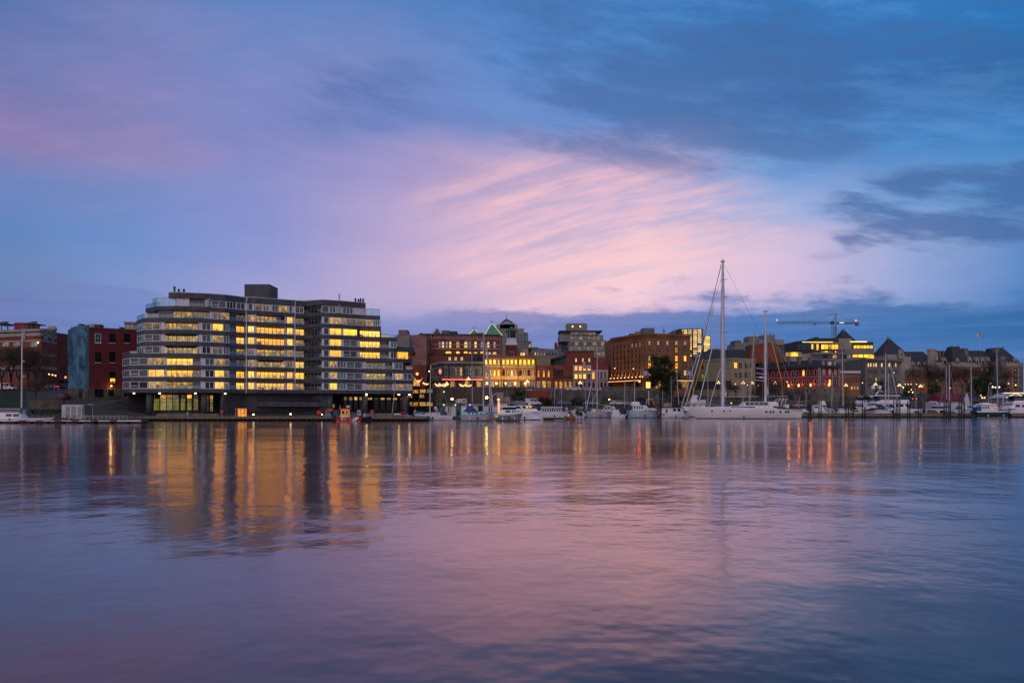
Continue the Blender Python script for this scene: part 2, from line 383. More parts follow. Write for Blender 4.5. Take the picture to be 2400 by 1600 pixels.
# ---------------------------------------------------------------- facades
class Chain:
    """plan line of a facade, corners given as (photo column, distance)"""
    def __init__(s, pts): s.p = pts
    def Y(s, px):
        p = s.p
        for i in range(len(p) - 1):
            if px <= p[i + 1][0] or i == len(p) - 2:
                (a, ya), (b, yb) = p[i], p[i + 1]; t = (px - a) / (b - a)
                return 1 / ((1 - t) / ya + t / yb), i
    def pt(s, px, d=0):
        Y, i = s.Y(px); n = s.nrm(i) if d else (0, 0)
        return (X(px, Y) + n[0] * d, Y + n[1] * d)
    def nrm(s, i):
        a, b = s.p[i], s.p[i + 1]; ax, ay = X(*a), a[1]; bx, by = X(*b), b[1]
        n = Vector((by - ay, -(bx - ax), 0)).normalized()
        if n.y > 0 and abs(n.y) > 1e-6: n = -n
        return (n.x, n.y)
    def plan(s, x0=None, x1=None, dy=0):
        x0 = s.p[0][0] if x0 is None else x0; x1 = s.p[-1][0] if x1 is None else x1
        xs = [x0] + [a for a, _ in s.p if x0 < a < x1] + [x1]
        return [(X(x, s.Y(x)[0] + dy), s.Y(x)[0] + dy) for x in xs]
class Bld:
    def __init__(s, name, label, chain, ytop, z0, wall, depth=14, ref=None, cat='building', cap=None, capm=None, x0=None, x1=None, group=None):
        s.ch = Chain(chain); ref = chain[len(chain) // 2][0] if ref is None else ref
        s.zt = Z(ytop, s.ch.Y(ref)[0]); s.z0 = z0; s.depth = depth; s.wall = wall
        pl = s.ch.plan(x0, x1); cx = sum(p[0] for p in pl) / len(pl); cy = sum(p[1] for p in pl) / len(pl) + depth / 2
        s.root = thing(name, label, cat, (cx, cy, z0), group)
        s.solid(pl, depth, z0 - 1.5, s.zt, 'wall', wall)
        s.solid(pl, depth, s.zt, s.zt + .12, 'roof', ROOFB, inset=.35)
        if cap: s.band(ytop, cap, .35, capm or wall, 'cornice')
    def solid(s, pl, depth, z0, z1, name, m, inset=0, parent=None):
        q = list(pl) + [(pl[-1][0] + X(1200, 1) , pl[-1][1] + depth), (pl[0][0], pl[0][1] + depth)]
        if inset: cx = sum(p[0] for p in q) / len(q); cy = sum(p[1] for p in q) / len(q); q = [(p[0] + (cx - p[0]) * .02, p[1] + (cy - p[1]) * .05) for p in q]
        return MB().prism(q, z0, z1).build(name, m, parent or s.root)
    def add(s, name, x0, x1, y0, y1, m, back=2, depth=5, parent=None, free=False):     # rooftop block standing on this building
        xm = (x0 + x1) / 2; Y = s.ch.Y(min(max(xm, s.ch.p[0][0]), s.ch.p[-1][0]))[0] + back
        a, b = X(x0, Y), X(x1, Y)
        return MB().prism([(a, Y), (b, Y), (b, Y + depth), (a, Y + depth)], Z(y1, Y) if free else min(Z(y1, Y), s.zt), Z(y0, Y)).build(name, m, parent or s.root)
    def band(s, y, h, proud, m, name='band', x0=None, x1=None, ref=None):            # moulding following the facade
        x0 = s.ch.p[0][0] if x0 is None else x0; x1 = s.ch.p[-1][0] if x1 is None else x1
        z1 = Z(y, s.ch.Y(ref if ref is not None else s.ch.p[len(s.ch.p) // 2][0])[0]); b = MB(); z0 = z1 - h
        if name == 'cornice': z1 += .22
        xs = [x0] + [a for a, _ in s.ch.p if x0 < a < x1] + [x1]
        for u, v in zip(xs, xs[1:]):
            i = s.ch.Y((u + v) / 2)[1]; n = s.ch.nrm(i); b.slab(s.ch.pt(u), s.ch.pt(v), z0, z1, -.05, proud, n)
        return b.build(name, m, s.root)
    def pier(s, px, w, y0, y1, m, proud=.25, name='pilaster', ref=None):
        i = s.ch.Y(px)[1]; n = s.ch.nrm(i); Y = s.ch.Y(px)[0]; k = w / 2
        rY = s.ch.Y(ref)[0] if ref else Y
        return MB().slab(s.ch.pt(px - k), s.ch.pt(px + k), Z(y1, rY), Z(y0, rY), -.05, proud, n).build(name, m, s.root)
    def win(s, x0, x1, y0, y1, l=0, fr=None, nv=1, nh=0, arch=False, sill=None, name='window', ref=None, fw=.12, d=0):
        fr = fr or WHITE2; xm = (x0 + x1) / 2; Y, i = s.ch.Y(xm); n = s.ch.nrm(i)
        rY = Y if ref is None else s.ch.Y(ref)[0]
        za, zb = Z(y1, rY), Z(y0, rY)
        # frame axes
        a, c = Vector(s.ch.pt(x0) + (0,)), Vector(s.ch.pt(x1) + (0,)); u = (c - a); W = u.length; u.normalize(); N = Vector(n + (0,))
        P = lambda t, z, o: a + u * t + N * (o + d) + Vector((0, 0, z))
        b = MB(); hw = W / 2
        if arch:
            r = min(hw, (zb - za) * .45); zs = zb - r
            arc = [P(hw + hw * math.cos(PI * k / 8), zs + r * math.sin(PI * k / 8), .03) for k in range(9)]
            b.face([P(0, za, .03), P(W, za, .03)] + arc, 1)
            o = [P(hw + (hw + fw) * math.cos(PI * k / 8), zs + (r + fw) * math.sin(PI * k / 8), .1) for k in range(9)]
            ii = [P(hw + hw * math.cos(PI * k / 8), zs + r * math.sin(PI * k / 8), .1) for k in range(9)]
            ring = [P(W + fw, za, .1)] + o + [P(-fw, za, .1)]; inn = [P(W, za, .1)] + ii + [P(0, za, .1)]
            for k in range(len(ring) - 1): b.face([ring[k], ring[k + 1], inn[k + 1], inn[k]], 0)
            for k in range(len(inn) - 1): b.face([inn[k], inn[k + 1], inn[k + 1] - N * .09, inn[k] - N * .09], 0)
        else:
            b.face([P(0, za, .03), P(W, za, .03), P(W, zb, .03), P(0, zb, .03)], 1)
            def bar(t0, t1, z0, z1, o=.1):
                b.face([P(t0, z0, o), P(t1, z0, o), P(t1, z1, o), P(t0, z1, o)], 0)
                b.face([P(t0, z0, .01), P(t0, z0, o), P(t0, z1, o), P(t0, z1, .01)], 0); b.face([P(t1, z0, .01), P(t1, z0, o), P(t1, z1, o), P(t1, z1, .01)], 0)
                b.face([P(t0, z1, o), P(t1, z1, o), P(t1, z1, .01), P(t0, z1, .01)], 0); b.face([P(t0, z0, o), P(t1, z0, o), P(t1, z0, .01), P(t0, z0, .01)], 0)
            bar(-fw, 0, za - fw, zb + fw); bar(W, W + fw, za - fw, zb + fw); bar(0, W, zb, zb + fw); bar(0, W, za - fw, za)
            for k in range(1, nv): bar(W * k / nv - fw * .3, W * k / nv + fw * .3, za, zb, .07)
            for k in range(1, nh + 1): bar(0, W, za + (zb - za) * k / (nh + 1) - fw * .3, za + (zb - za) * k / (nh + 1) + fw * .3, .065)
        ob = b.build(name, [fr, LITM[l]], s.root)
        if sill: MB().slab((P(-.15, 0, 0)[0], P(-.15, 0, 0)[1]), (P(W + .15, 0, 0)[0], P(W + .15, 0, 0)[1]), za - fw - .18, za - fw - .003, 0, .22, n).build('sill', sill, ob)
        return ob
    def grid(s, xs, w, rows, l=0, pick=None, **k):
        for yi, (y0, y1) in enumerate(rows):
            for xi, x in enumerate(xs):
                li = pick(xi, yi) if pick else l
                if li is None: continue
                s.win(x - w / 2, x + w / 2, y0, y1, li, **k)
def text_mesh(body, size, name, m, parent, loc, rotz, depth=.03):
    cu = bpy.data.curves.new(name, 'FONT'); cu.body = body; cu.size = size; cu.extrude = depth; cu.align_x = 'CENTER'
    to = bpy.data.objects.new('tmp', cu); C.objects.link(to)
    me = bpy.data.meshes.new_from_object(to.evaluated_get(bpy.context.evaluated_depsgraph_get()))
    bpy.data.objects.remove(to); me.name = name; me.materials.clear(); me.materials.append(m)
    o = bpy.data.objects.new(name, me); C.objects.link(o); o.parent = parent
    o.location = Vector(loc) - (org(parent) if parent else Vector((0, 0, 0))); o.rotation_euler = (PI / 2, 0, rotz); return o
# ================================================================ water and ground
wm = bpy.data.materials.new('harbour water'); wm.use_nodes = True; t = NT(wm.node_tree); t.n.clear()
tc = t.node('ShaderNodeTexCoord'); mp = t.node('ShaderNodeMapping'); t.l.new(tc.outputs['Object'], mp.inputs[0]); mp.inputs['Scale'].default_value = (.45, 1, 1)
a = t.noise(mp.outputs[0], .9, 4, .6); mp2 = t.node('ShaderNodeMapping'); t.l.new(tc.outputs['Object'], mp2.inputs[0]); mp2.inputs['Scale'].default_value = (1.2, 1, 1); b = t.noise(mp2.outputs[0], .20, 4, .6); c = t.noise(mp.outputs[0], .035, 4, .55)
amp = t.add(.30, t.mul(t.ss(c, .48, .62), 2.0))
hgt = t.add(t.mul(t.mul(a, amp), .018), t.mul(b, t.add(.05, t.mul(t.ss(c, .38, .60), .045))))
bp = t.node('ShaderNodeBump'); bp.inputs['Strength'].default_value = 1; bp.inputs['Distance'].default_value = 1.0; t.put(bp.inputs['Height'], hgt)
fr = t.node('ShaderNodeFresnel'); fr.inputs[0].default_value = 1.52; t.l.new(bp.outputs[0], fr.inputs['Normal'])
gl = t.node('ShaderNodeBsdfGlossy'); t.put(gl.inputs[0], t.mix(t.ss(fr.outputs[0], .55, .9), (.93, .745, .73, 1), (.93, .90, .93, 1))); t.l.new(bp.outputs[0], gl.inputs['Normal']); t.put(gl.inputs[1], t.add(.10, t.mul(t.ss(c, .40, .62), .03)))
df = t.node('ShaderNodeBsdfDiffuse'); df.inputs[0].default_value = (.036, .036, .038, 1)
mx = t.node('ShaderNodeMixShader'); t.put(mx.inputs[0], t.m('ADD', t.mul(fr.outputs[0], 1.32), .02, clamp=True)); t.l.new(df.outputs[0], mx.inputs[1]); t.l.new(gl.outputs[0], mx.inputs[2])
mo = t.node('ShaderNodeOutputMaterial'); t.l.new(mx.outputs[0], mo.inputs[0])
wb = MB()
wx = [-6000, -1200, -300, 0, 300, 1200, 6000]; wy = [-4000, -200, 20, 80, 140, 210, 330]
for i in range(len(wx) - 1):
    for j in range(len(wy) - 1):
        wb.face([(wx[i], wy[j], 0), (wx[i+1], wy[j], 0), (wx[i+1], wy[j+1], 0), (wx[i], wy[j+1], 0)])
tag(wb.build('water', wm), kind='structure')
gm = mat('ground', (.045, .04, .036), .95, .4, .12)
def sst(v, a, b): u = min(1, max(0, (v - a) / (b - a))); return u * u * (3 - 2 * u)
def height(x, y):
    px = 1200 + x / max(y, 60) * F
    hl = -3 + 4.4 * sst(y, 160, 163) + 7 * sst(y, 172, 240)
    hc = -3 + 4.1 * sst(y, 176, 178) + 6.9 * sst(y, 226, 240)
    hm = -3 + 6.2 * sst(y, 222, 224) + 4.8 * sst(y, 255.5, 257.5)
    hr = -3 + 4.4 * sst(y, 256, 259) + 4.6 * sst(y, 262, 282) + 2.0 * sst(y, 282, 330)
    v = hl
    v += (hc - v) * sst(px, 296, 312); v += (hm - v) * sst(px, 955, 972); v += (hr - v) * sst(px, 1535, 1600)
    return v
gx = sorted(set([-5000, -2500, -1200, -700, -450] + [-300 + 5 * i for i in range(131)] + [450, 700, 1200, 2500, 5000]))
gy = sorted(set([150, 155, 158, 160, 161, 162, 163, 166, 170, 174, 176, 177, 178] + [180 + 5 * i for i in range(8)] + [220, 222, 223, 224, 226] + [230 + 4 * i for i in range(6)] + [255.5, 256.5, 257.5, 259, 262] + [266 + 5 * i for i in range(14)] + [350, 400, 500, 700, 1200, 2500, 6000]))
gb = MB(); n = len(gx)
gb.v = [(x, y, height(x, y)) for y in gy for x in gx]
for j in range(len(gy) - 1):
    for i in range(n - 1): gb.f.append((j*n+i, j*n+i+1, (j+1)*n+i+1, (j+1)*n+i)); gb.mi.append(0)
tag(gb.build('ground', gm), kind='structure')
# ================================================================ waterfront apartment block
CH = Chain([(287, 191), (304, 184.6), (414, 184.3), (476, 186), (528, 188.5), (572, 192.6), (600, 193.2), (639, 195.7), (711, 199.8), (754.5, 197.3), (800, 199.5), (855, 203.5), (925, 206), (967, 209)])
CU = Chain([(320, 190.5), (338, 184.8), (414, 184.3)] + CH.p[3:-1] + [(930, 206.5)])
CT = Chain([(341, 189.5), (368, 185), (414, 184.3)] + CH.p[3:-1] + [(930, 206.5)])
condo = thing('apartment_block', 'long grey stepped apartment block with many glowing yellow windows on the quay', 'building', (X(620, 196), 205, .8))
FZ = lambda n: 6.28 + 2.735 * (n - 2)
ext = {2: (CH, 287, 967), 3: (CH, 287, 967), 4: (CH, 287, 967), 5: (CH, 287, 967), 6: (CU, 320, 930), 7: (CU, 320, 930), 8: (CU, 320, 893), 9: (CT, 341, 891), 10: (CT, 395, 857)}
for n, (ch, a, b) in ext.items():
    pl = ch.plan(a, b); q = pl + [(pl[-1][0] * (1 + 16 / pl[-1][1]) - 1, pl[-1][1] + 16), (pl[0][0], pl[0][1] + 17)]
    h = 1.25 if n == 10 else .92
    MB().prism(q, FZ(n), FZ(n) + h).build('roof' if n == 10 else 'floor_band', CONC, condo)
    if n == 10:
        rb = MB()
        for u, v in zip(pl, pl[1:]): rb.slab(u, v, FZ(n) + h, FZ(n) + h + .16, -.05, .10, (0, -1))
        rb.build('roof_edge', WHITE2, condo)
top = {2: (CH, 287, 967), 3: (CH, 287, 967), 4: (CH, 287, 950), 5: (CU, 320, 930), 6: (CU, 320, 930), 7: (CU, 320, 893), 8: (CU, 345, 891), 9: (CT, 412, 857)}
for n, (ch, a, b) in top.items():
    pl = ch.plan(a, b, dy=1.75); q = pl + [(pl[-1][0] * (1 + 13 / pl[-1][1]) - 1, pl[-1][1] + 13), (pl[0][0], pl[0][1] + 14)]
    MB().prism(q, FZ(n) + .92, FZ(n + 1)).build('wall', CONC2, condo)
class CB(Bld):
    def __init__(s, ch): s.ch = ch; s.root = condo
WF = WHITE
def bay(n, x0, x1, kind, l):
    ch = ext[n][0] if n != 5 else CU
    if n <= 4: ch = CH
    z0, z1 = FZ(n) + .92, FZ(n + 1)
    def P(px, d): Y = ch.Y(px)[0] + d; return ((px - 1200) / F * Y, Y)
    if kind in 'WwNG':                                     # window standing at the slab edge
        d = .25; A_, B_ = P(x0, d), P(x1, d); A2, B2 = P(x0, 1.7), P(x1, 1.7)
        b = MB(); ax = Vector((A_[0], A_[1], 0)); u = Vector((B_[0], B_[1], 0)) - ax; W = u.length; u.normalize(); N = Vector((u.y, -u.x, 0))
        Q = lambda t_, z, o: ax + u * t_ + N * o + Vector((0, 0, z))
        g = LITM[l]; f = .13
        def bar(t0, t1, za, zb, o=.06):
            b.face([Q(t0, za, o), Q(t1, za, o), Q(t1, zb, o), Q(t0, zb, o)], 0)
            b.face([Q(t0, za, -.02), Q(t0, za, o), Q(t0, zb, o), Q(t0, zb, -.02)], 0); b.face([Q(t1, za, -.02), Q(t1, za, o), Q(t1, zb, o), Q(t1, zb, -.02)], 0)
        fr = WF if kind != 'G' else METAL
        bar(0, f, z0, z1 - .1); bar(W - f, W, z0, z1 - .1); bar(f, W - f, z1 - .1 - f, z1 - .1, .055); bar(f, W - f, z0, z0 + f, .055)
        nv = {'W': 2, 'w': 1, 'N': 3, 'G': max(2, round(W / .9))}[kind]
        for k in range(1, nv): bar(W * k / nv - .06, W * k / nv + .06, z0 + f, z1 - f - .1, .05)
        if kind == 'W' and W > 2.5: bar(f, W / 2 - .06, z0 + .62, z0 + .72, .045)
        b.face([(A_[0], A_[1], z0), (A2[0], A2[1], z0), (A2[0], A2[1], z1), (A_[0], A_[1], z1)], 0)
        b.face([(B_[0], B_[1], z0), (B2[0], B2[1], z0), (B2[0], B2[1], z1), (B_[0], B_[1], z1)], 0)
        wo_ = b.build('window', [fr], condo)
        MB().face([Q(f, z0 + f, 0), Q(W - f, z0 + f, 0), Q(W - f, z1 - f - .1, 0), Q(f, z1 - f - .1, 0)]).build('pane', g, wo_)
    elif kind == 'P':
        q = [P(x0, .2), P(x1, .2), P(x1, 1.7), P(x0, 1.7)]
        MB().prism(q, z0, z1).build('pier', LILAC, condo)
    else:                                                  # recessed balcony: doors behind a glass balustrade
        xs = [x0] + [a for a, _ in ch.p if x0 + 2 < a < x1 - 2] + [x1]; b = MB(); rg = MB(); rt = MB()
        for u_, v_ in zip(xs, xs[1:]):
            a1, b1 = P(u_, 1.7), P(v_, 1.7); W = math.dist(a1, b1); k = max(2, round(W / 1.05))
            ux, uy = (b1[0] - a1[0]) / W, (b1[1] - a1[1]) / W
            b.face([(a1[0], a1[1], z0), (b1[0], b1[1], z0), (b1[0], b1[1], z1 - .05), (a1[0], a1[1], z1 - .05)], 1)
            for i in range(k + 1):
                t_ = W * i / k; c = (a1[0] + ux * t_, a1[1] + uy * t_)
                b.slab((c[0] - ux * .07, c[1] - uy * .07), (c[0] + ux * .07, c[1] + uy * .07), z0, z1 - .05, .01, .06, (uy, -ux), 0)
            b.slab(a1, b1, z1 - .3, z1 - .05, .005, .07, (uy, -ux), 0)
            a0, b0 = P(u_, .06), P(v_, .06)
            rg.face([(a0[0], a0[1], z0), (b0[0], b0[1], z0), (b0[0], b0[1], z0 + .8), (a0[0], a0[1], z0 + .8)])
            rt.tube(a0 + (z0 + .83,), b0 + (z0 + .83,), .035, 4)
        dr = b.build('balcony_door', [LILAC if kind == 'B' else METAL, LITM[l]], condo)
        r_ = rg.build('balustrade', RAILG, condo); rt.build('handrail', METAL, r_)
        if kind == 'A':                                    # awning drawn out over the balcony
            a0, b0, a1, b1 = P(x0 + 4, .15), P(x1 - 4, .15), P(x0 + 4, 1.5), P(x1 - 4, 1.5)
            MB().loft([[a1 + (z1 - .1,), a1 + (z1 - .2,)], [a0 + (z1 - .45,), a0 + (z1 - .6,)], ], caps=False).face([a1 + (z1 - .1,), b1 + (z1 - .1,), b0 + (z1 - .45,), a0 + (z1 - .45,)]).face([a0 + (z1 - .45,), b0 + (z1 - .45,), b0 + (z1 - .62,), a0 + (z1 - .62,)]).build('awning', CONC, condo)
Tm = [('g', 538, 553, 'D'), ('h', 553, 575, 'D'), ('P', 575, 580, 'P'), ('i', 581, 596, 'W'), ('P', 596, 601, 'P'), ('j', 601, 666, 'B'), ('P', 666, 671, 'P'), ('k', 672, 686, 'W'), ('P', 686, 691, 'P'),
      ('l', 692, 712, 'D'), ('m', 713, 753, 'D'), ('P', 754, 758, 'P'), ('n', 758, 771, 'w')]
Te = [('e', 498, 523, 'W'), ('f', 523, 537, 'W')]
Tup = [('a', 322, 337, 'N'), ('b', 339, 376, 'W'), ('P', 377, 386, 'P'), ('c', 386, 464, 'B'), ('P', 465, 473, 'P'), ('d', 473, 494, 'W'), ('P', 494, 498, 'P')] + Te + Tm + \
      [('o', 772, 800, 'W'), ('P', 800, 804, 'P'), ('p', 804, 837, 'W'), ('P', 838, 843, 'P'), ('q', 843, 890, 'B'), ('Q', 890, 911, 'D'), ('P', 911, 915, 'P'), ('r', 915, 929, 'W')]
Tlo = [('a', 288, 303, 'N'), ('b', 305, 347, 'W'), ('c', 348, 365, 'W'), ('C', 365, 385, 'W'), ('P', 385, 391, 'P'), ('d', 391, 452, 'B'), ('D', 452, 469, 'D'), ('P', 470, 480, 'P'), ('s', 480, 502, 'W'), ('P', 502, 503, 'P'), ('e', 503, 525, 'W'), ('f', 525, 537, 'w')] + Tm + \
      [('o', 772, 790, 'W'), ('x', 790, 811, 'N'), ('p', 812, 849, 'W'), ('P', 850, 858, 'P'), ('q', 858, 903, 'B'), ('Q', 903, 919, 'D'), ('P', 919, 924, 'P'), ('t', 925, 944, 'W'), ('u', 945, 966, 'W')]
LIT = {
 7: dict(a='t', b=1, c=2, d=0, e=3, f='d', g='d', h=3, i=3, j=3, k=3, l=3, m='d', n=0, o=3, p='h', q='h', Q=1),
 6: dict(a='t', b='d', c=2, d=0, e=2, f='d', g='d', h=3, i=3, j=3, k=3, l=2, m='d', n=0, o=3, p='d', q='h', Q='d', r='t'),
 5: dict(a='t', b='d', c=2, d='k', e=1, f='d', g='d', h=2, i=1, j=2, k=2, l=1, m='d', n=0, o=3, p=0, q='h', Q='d', r='k'),
 4: dict(a='d', b='d', c=2, C=2, d=3, D='d', s=0, e=2, f=1, g='d', h=1, i=2, j=2, k=1, l=3, m='d', n=0, o=2, x='d', p='d', q=1, Q='d', t='d'),
 3: dict(a='d', b='d', c=3, C=3, d=3, D=1, s='k', e=3, f=1, g='d', h=3, i=3, j=3, k=3, l=3, m='k', n=0, o=2, x='t', p='d', q=2, Q='d', t=2, u=0),
 2: dict(a='d', b='k', c=2, C=2, d=2, D='d', s='k', e=3, f=1, g='d', h=3, i=3, j=3, k=3, l=2, m='k', n=0, o=3, x='t', p='d', q=2, Q=1, t=2, u=1)}
for n, L in LIT.items():
    for key, x0, x1, kind in (Tup if n >= 5 else Tlo):
        if n == 7 and x0 >= 890: continue
        if n == 4 and x0 >= 940: continue
        if n == 7 and key == 'P' and x0 > 830: continue
        kd = 'A' if (key == 'c' and n in (5, 6)) or (key == 'j' and n in (4,)) or (key == 'm' and n in (4,)) else kind
        if n == 7 and key in 'pq': kd = 'W' if key == 'p' else 'D'
        bay(n, x0, x1, kd, L.get(key, 0))
for x0, x1, k, l in [(372, 405, 'D', 'd'), (407, 450, 'B', 2), (450, 491, 'B', 1), (491, 498, 'P', 0), (499, 520, 'W', 1), (520, 537, 'W', 2), (538, 553, 'D', 'k'), (553, 575, 'D', 1), (575, 580, 'P', 0), (581, 597, 'W', 2), (597, 601, 'P', 0), (601, 648, 'B', 2),
        (648, 667, 'D', 'd'), (667, 671, 'P', 0), (672, 686, 'W', 3), (686, 691, 'P', 0), (692, 712, 'D', 1), (713, 754, 'D', 'k'), (754, 758, 'P', 0), (758, 771, 'w', 0), (772, 800, 'W', 2), (800, 804, 'P', 0), (804, 812, 'w', 2), (812, 858, 'W', 1), (858, 874, 'W', 2), (875, 890, 'N', 't')]:
    bay(8, x0, x1, k, l)
for x0, x1, k, l in [(413, 444, 'P', 0), (444, 478, 'D', 'd'), (480, 494, 'P', 0), (495, 530, 'W', 'd'), (531, 553, 'N', 'k'), (554, 574, 'W', 0), (574, 581, 'P', 0), (582, 593, 'w', 0), (593, 596, 'P', 0), (597, 616, 'w', 1), (616, 631, 'W', 1), (631, 637, 'P', 0), (637, 652, 'W', 0), (653, 673, 'w', 2),
        (673, 677, 'P', 0), (677, 686, 'w', 'd'), (686, 691, 'P', 0), (692, 712, 'W', 'd'), (713, 753, 'D', 'k'), (754, 771, 'w', 'd'), (772, 787, 'W', 'd'), (788, 802, 'P', 0), (803, 827, 'N', 'd'), (828, 856, 'P', 0)]:
    bay(9, x0, x1, k, l)
def screen(n, ch, x0, x1, d, h, posts=4):                    # glass terrace screens on the stepped roof decks
    z = FZ(n) + .92; b = MB(); r_ = MB()
    pts = [(lambda Y: ((x - 1200) / F * Y, Y))(ch.Y(x)[0] + d) for x in [x0] + [a for a, _ in ch.p if x0 < a < x1] + [x1]]
    for u, v in zip(pts, pts[1:]):
        b.face([u + (z,), v + (z,), v + (z + h,), u + (z + h,)])
        r_.tube(u + (z + h,), v + (z + h,), .04, 4)
        k = max(1, round(math.dist(u, v) / 1.4))
        for i in range(k + 1):
            c = (u[0] + (v[0] - u[0]) * i / k, u[1] + (v[1] - u[1]) * i / k); r_.tube(c + (z,), c + (z + h,), .035, 4)
    g = b.build('terrace_screen', SCREEN, condo); r_.build('screen_frame', METAL, g)
screen(8, CU, 321, 372, .12, 1.0); screen(9, CT, 342, 372, .12, .9); screen(9, CT, 358, 412, .5, 1.95); screen(9, CT, 858, 890, .3, 1.7)
screen(7, CU, 893, 914, .12, .8); screen(7, CU, 914, 929, .3, .55); screen(5, CH, 288, 322, .12, .5); screen(4, CH, 952, 966, .1, .8); screen(5, CH, 930, 948, .1, .5)
# added glowing box for the lit seventh floor terrace; the low sunroom roof beyond
MB().box(X(893, 210), X(911, 210), 208, 212, FZ(7) + .92, FZ(7) + 1.5).build('glow_box', L3, condo)
pl = [(X(932, 206.5), 206.5), (X(956, 207.5), 207.5), (X(955, 220), 220), (X(932, 206.5), 220)]
MB().prism(pl, FZ(5) + .92, FZ(5) + 1.05 + 1.6).build('sunroom_wall', L3, condo)
q1 = [(X(928, 205), 205), (X(974, 209), 209), (X(974, 222), 222), (X(928, 205), 222)]; q2 = [(X(928, 209), 209), (X(969, 212), 212), (X(968, 221), 221), (X(928, 209), 221)]
MB().prism(q1, FZ(6) - .1, FZ(6) + 1.5, poly2=q2).build('sunroom_roof', ROOFD, condo)
# rooftop
z = FZ(10) + 1.25; Yp = 201
MB().box(X(573, Yp), X(632, Yp), Yp, Yp + 7, z, Z(666, Yp)).build('lift_house', CONC, condo)
for x in (409, 419, 431): vb = MB(); vb.tube((X(x, 190), 190, z), (X(x, 190), 190, z + (1.9 if x == 409 else 1.4)), .22, 6).ball((X(x, 190), 190, z + (2.0 if x == 409 else 1.4)), .32); vb.build('flue', CONC2, condo)
for x, h in ((833, 1.5), (840, 1.3), (845, 1.5), (851, 1.4)): vb = MB(); vb.tube((X(x, 206), 206, z), (X(x, 206), 206, z + h), .25, 6).box(X(x - 1.5, 206), X(x + 1.5, 206), 205.8, 206.3, z + h - .4, z + h + .1); vb.build('flue', CONC2, condo)
an = MB().tube((X(795, 203), 203, z), (X(795, 203), 203, z + 2.3), .05, 4)
for k in range(4): an.box(X(794, 203), X(797, 203), 202.8, 203.2, z + .5 + k * .5, z + .68 + k * .5)
an.build('antenna', CONC2, condo)
for x, zb in ((577.5, FZ(2)), (691.5, FZ(2) + .9)):
    Y = CU.Y(x)[0] - .35; MB().tube((X(x, Y), Y, zb), (X(x, Y), Y, FZ(10) + .3), .10, 6).tube((X(x, Y), Y, FZ(10) + .3), (X(x + 3, Y), Y - .1, FZ(10) + 1.3), .13, 6).build('downpipe', LILAC, condo)
for x in (488, 793):
    Y = CU.Y(x)[0] - .1; MB().tube((X(x, Y), Y, FZ(9) + .95), (X(x, Y), Y, FZ(10) - .2), .28, 8).tube((X(x, Y), Y, FZ(10) - .2), (X(x + 4, Y), Y + .8, FZ(10) + .4), .26, 8).build('duct', METAL, condo)
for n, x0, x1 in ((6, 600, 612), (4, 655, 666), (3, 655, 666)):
    Y = CU.Y(x0)[0] + .4; MB().box(X(x0, Y), X(x1, Y), Y, Y + .3, FZ(n) + .92, FZ(n) + 1.6).build('glow_box', L2, condo)  # balcony boxes given the lit room glow, no lamp inside
pb = MB()
for n, x in ((8, 440), (8, 456), (8, 470), (7, 820), (7, 832), (7, 846), (5, 400), (2, 612), (2, 640), (2, 700), (8, 700), (6, 706)):
    Y = CU.Y(x)[0] + .5
    for k in range(7): pb.ball((X(x, Y) + R.uniform(-.7, .7), Y + R.uniform(-.2, .3), FZ(n) + 1.0 + R.uniform(0, .35)), R.uniform(.14, .28), n=5, k=3)
pb.build('balcony_plant', mat('balcony foliage', (.02, .04, .015), .9, .5, 3), condo)
# ground storey: recessed dark wall, shopfronts and round columns
zb, zt = .9, FZ(2)
def gwall(x0, x1, d, m, name='wall', z0=.9, z1=None, dep=3):
    pl = CH.plan(x0, x1, dy=d); q = pl + [(pl[-1][0], pl[-1][1] + dep), (pl[0][0], pl[0][1] + dep)]
    return MB().prism(q, z0, z1 or zt).build(name, m, condo)
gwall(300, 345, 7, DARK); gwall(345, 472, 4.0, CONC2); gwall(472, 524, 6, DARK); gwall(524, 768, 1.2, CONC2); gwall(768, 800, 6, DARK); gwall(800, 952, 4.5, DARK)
gwall(526, 766, .9, COL, 'plinth', .9, 1.9, .6)
gwall(600, 766, 1.02, CONC, 'wall_panel', 3.0, 4.6, .3)
def shop(x0, x1, d, n, l, zlo, zhi, zmid, fr=BLACK, tops=None):
    for k in range(n):
        a_, b_ = x0 + (x1 - x0) * k / n, x0 + (x1 - x0) * (k + 1) / n
        Y = CH.Y((a_ + b_) / 2)[0] + d; A_, B_ = X(a_, Y), X(b_, Y); b = MB()
        b.face([(A_, Y, zlo), (B_, Y, zlo), (B_, Y, zmid), (A_, Y, zmid)], 1); b.face([(A_, Y, zmid), (B_, Y, zmid), (B_, Y, zhi), (A_, Y, zhi)], 2)
        for e in (A_, B_): b.box(e - .07, e + .07, Y - .12, Y - .002, zlo, zhi, 0)
        for zz in (zlo, zlo + (zmid - zlo) * .68, zmid, zhi - .1): b.box(A_ + .072, B_ - .072, Y - .1, Y - .003, zz, zz + .1, 0)
        b.build('shop_window', [fr, LITM[l], LITM[(tops or [l])[k % len(tops or [l])]]], condo)
shop(360, 465, 3.9, 7, 'y', 2.1, 5.9, 4.9, tops=['d', 'o', 2, 'v', 'd', 3, 'd']); shop(346, 358, 3.9, 1, 'd', 2.1, 5.9, 4.9)
shop(802, 850, 4.4, 4, 'k', 2.0, 5.6, 4.6, tops=['y', 'o', 'o', 'y']); shop(858, 946, 4.4, 6, 'k', 2.0, 5.4, 4.7, tops=['o', 'd', 'o', 'y', 'o', 'd']); shop(478, 500, 5.9, 2, 'y', 1.8, 5.8, 4.8, tops=['o'])
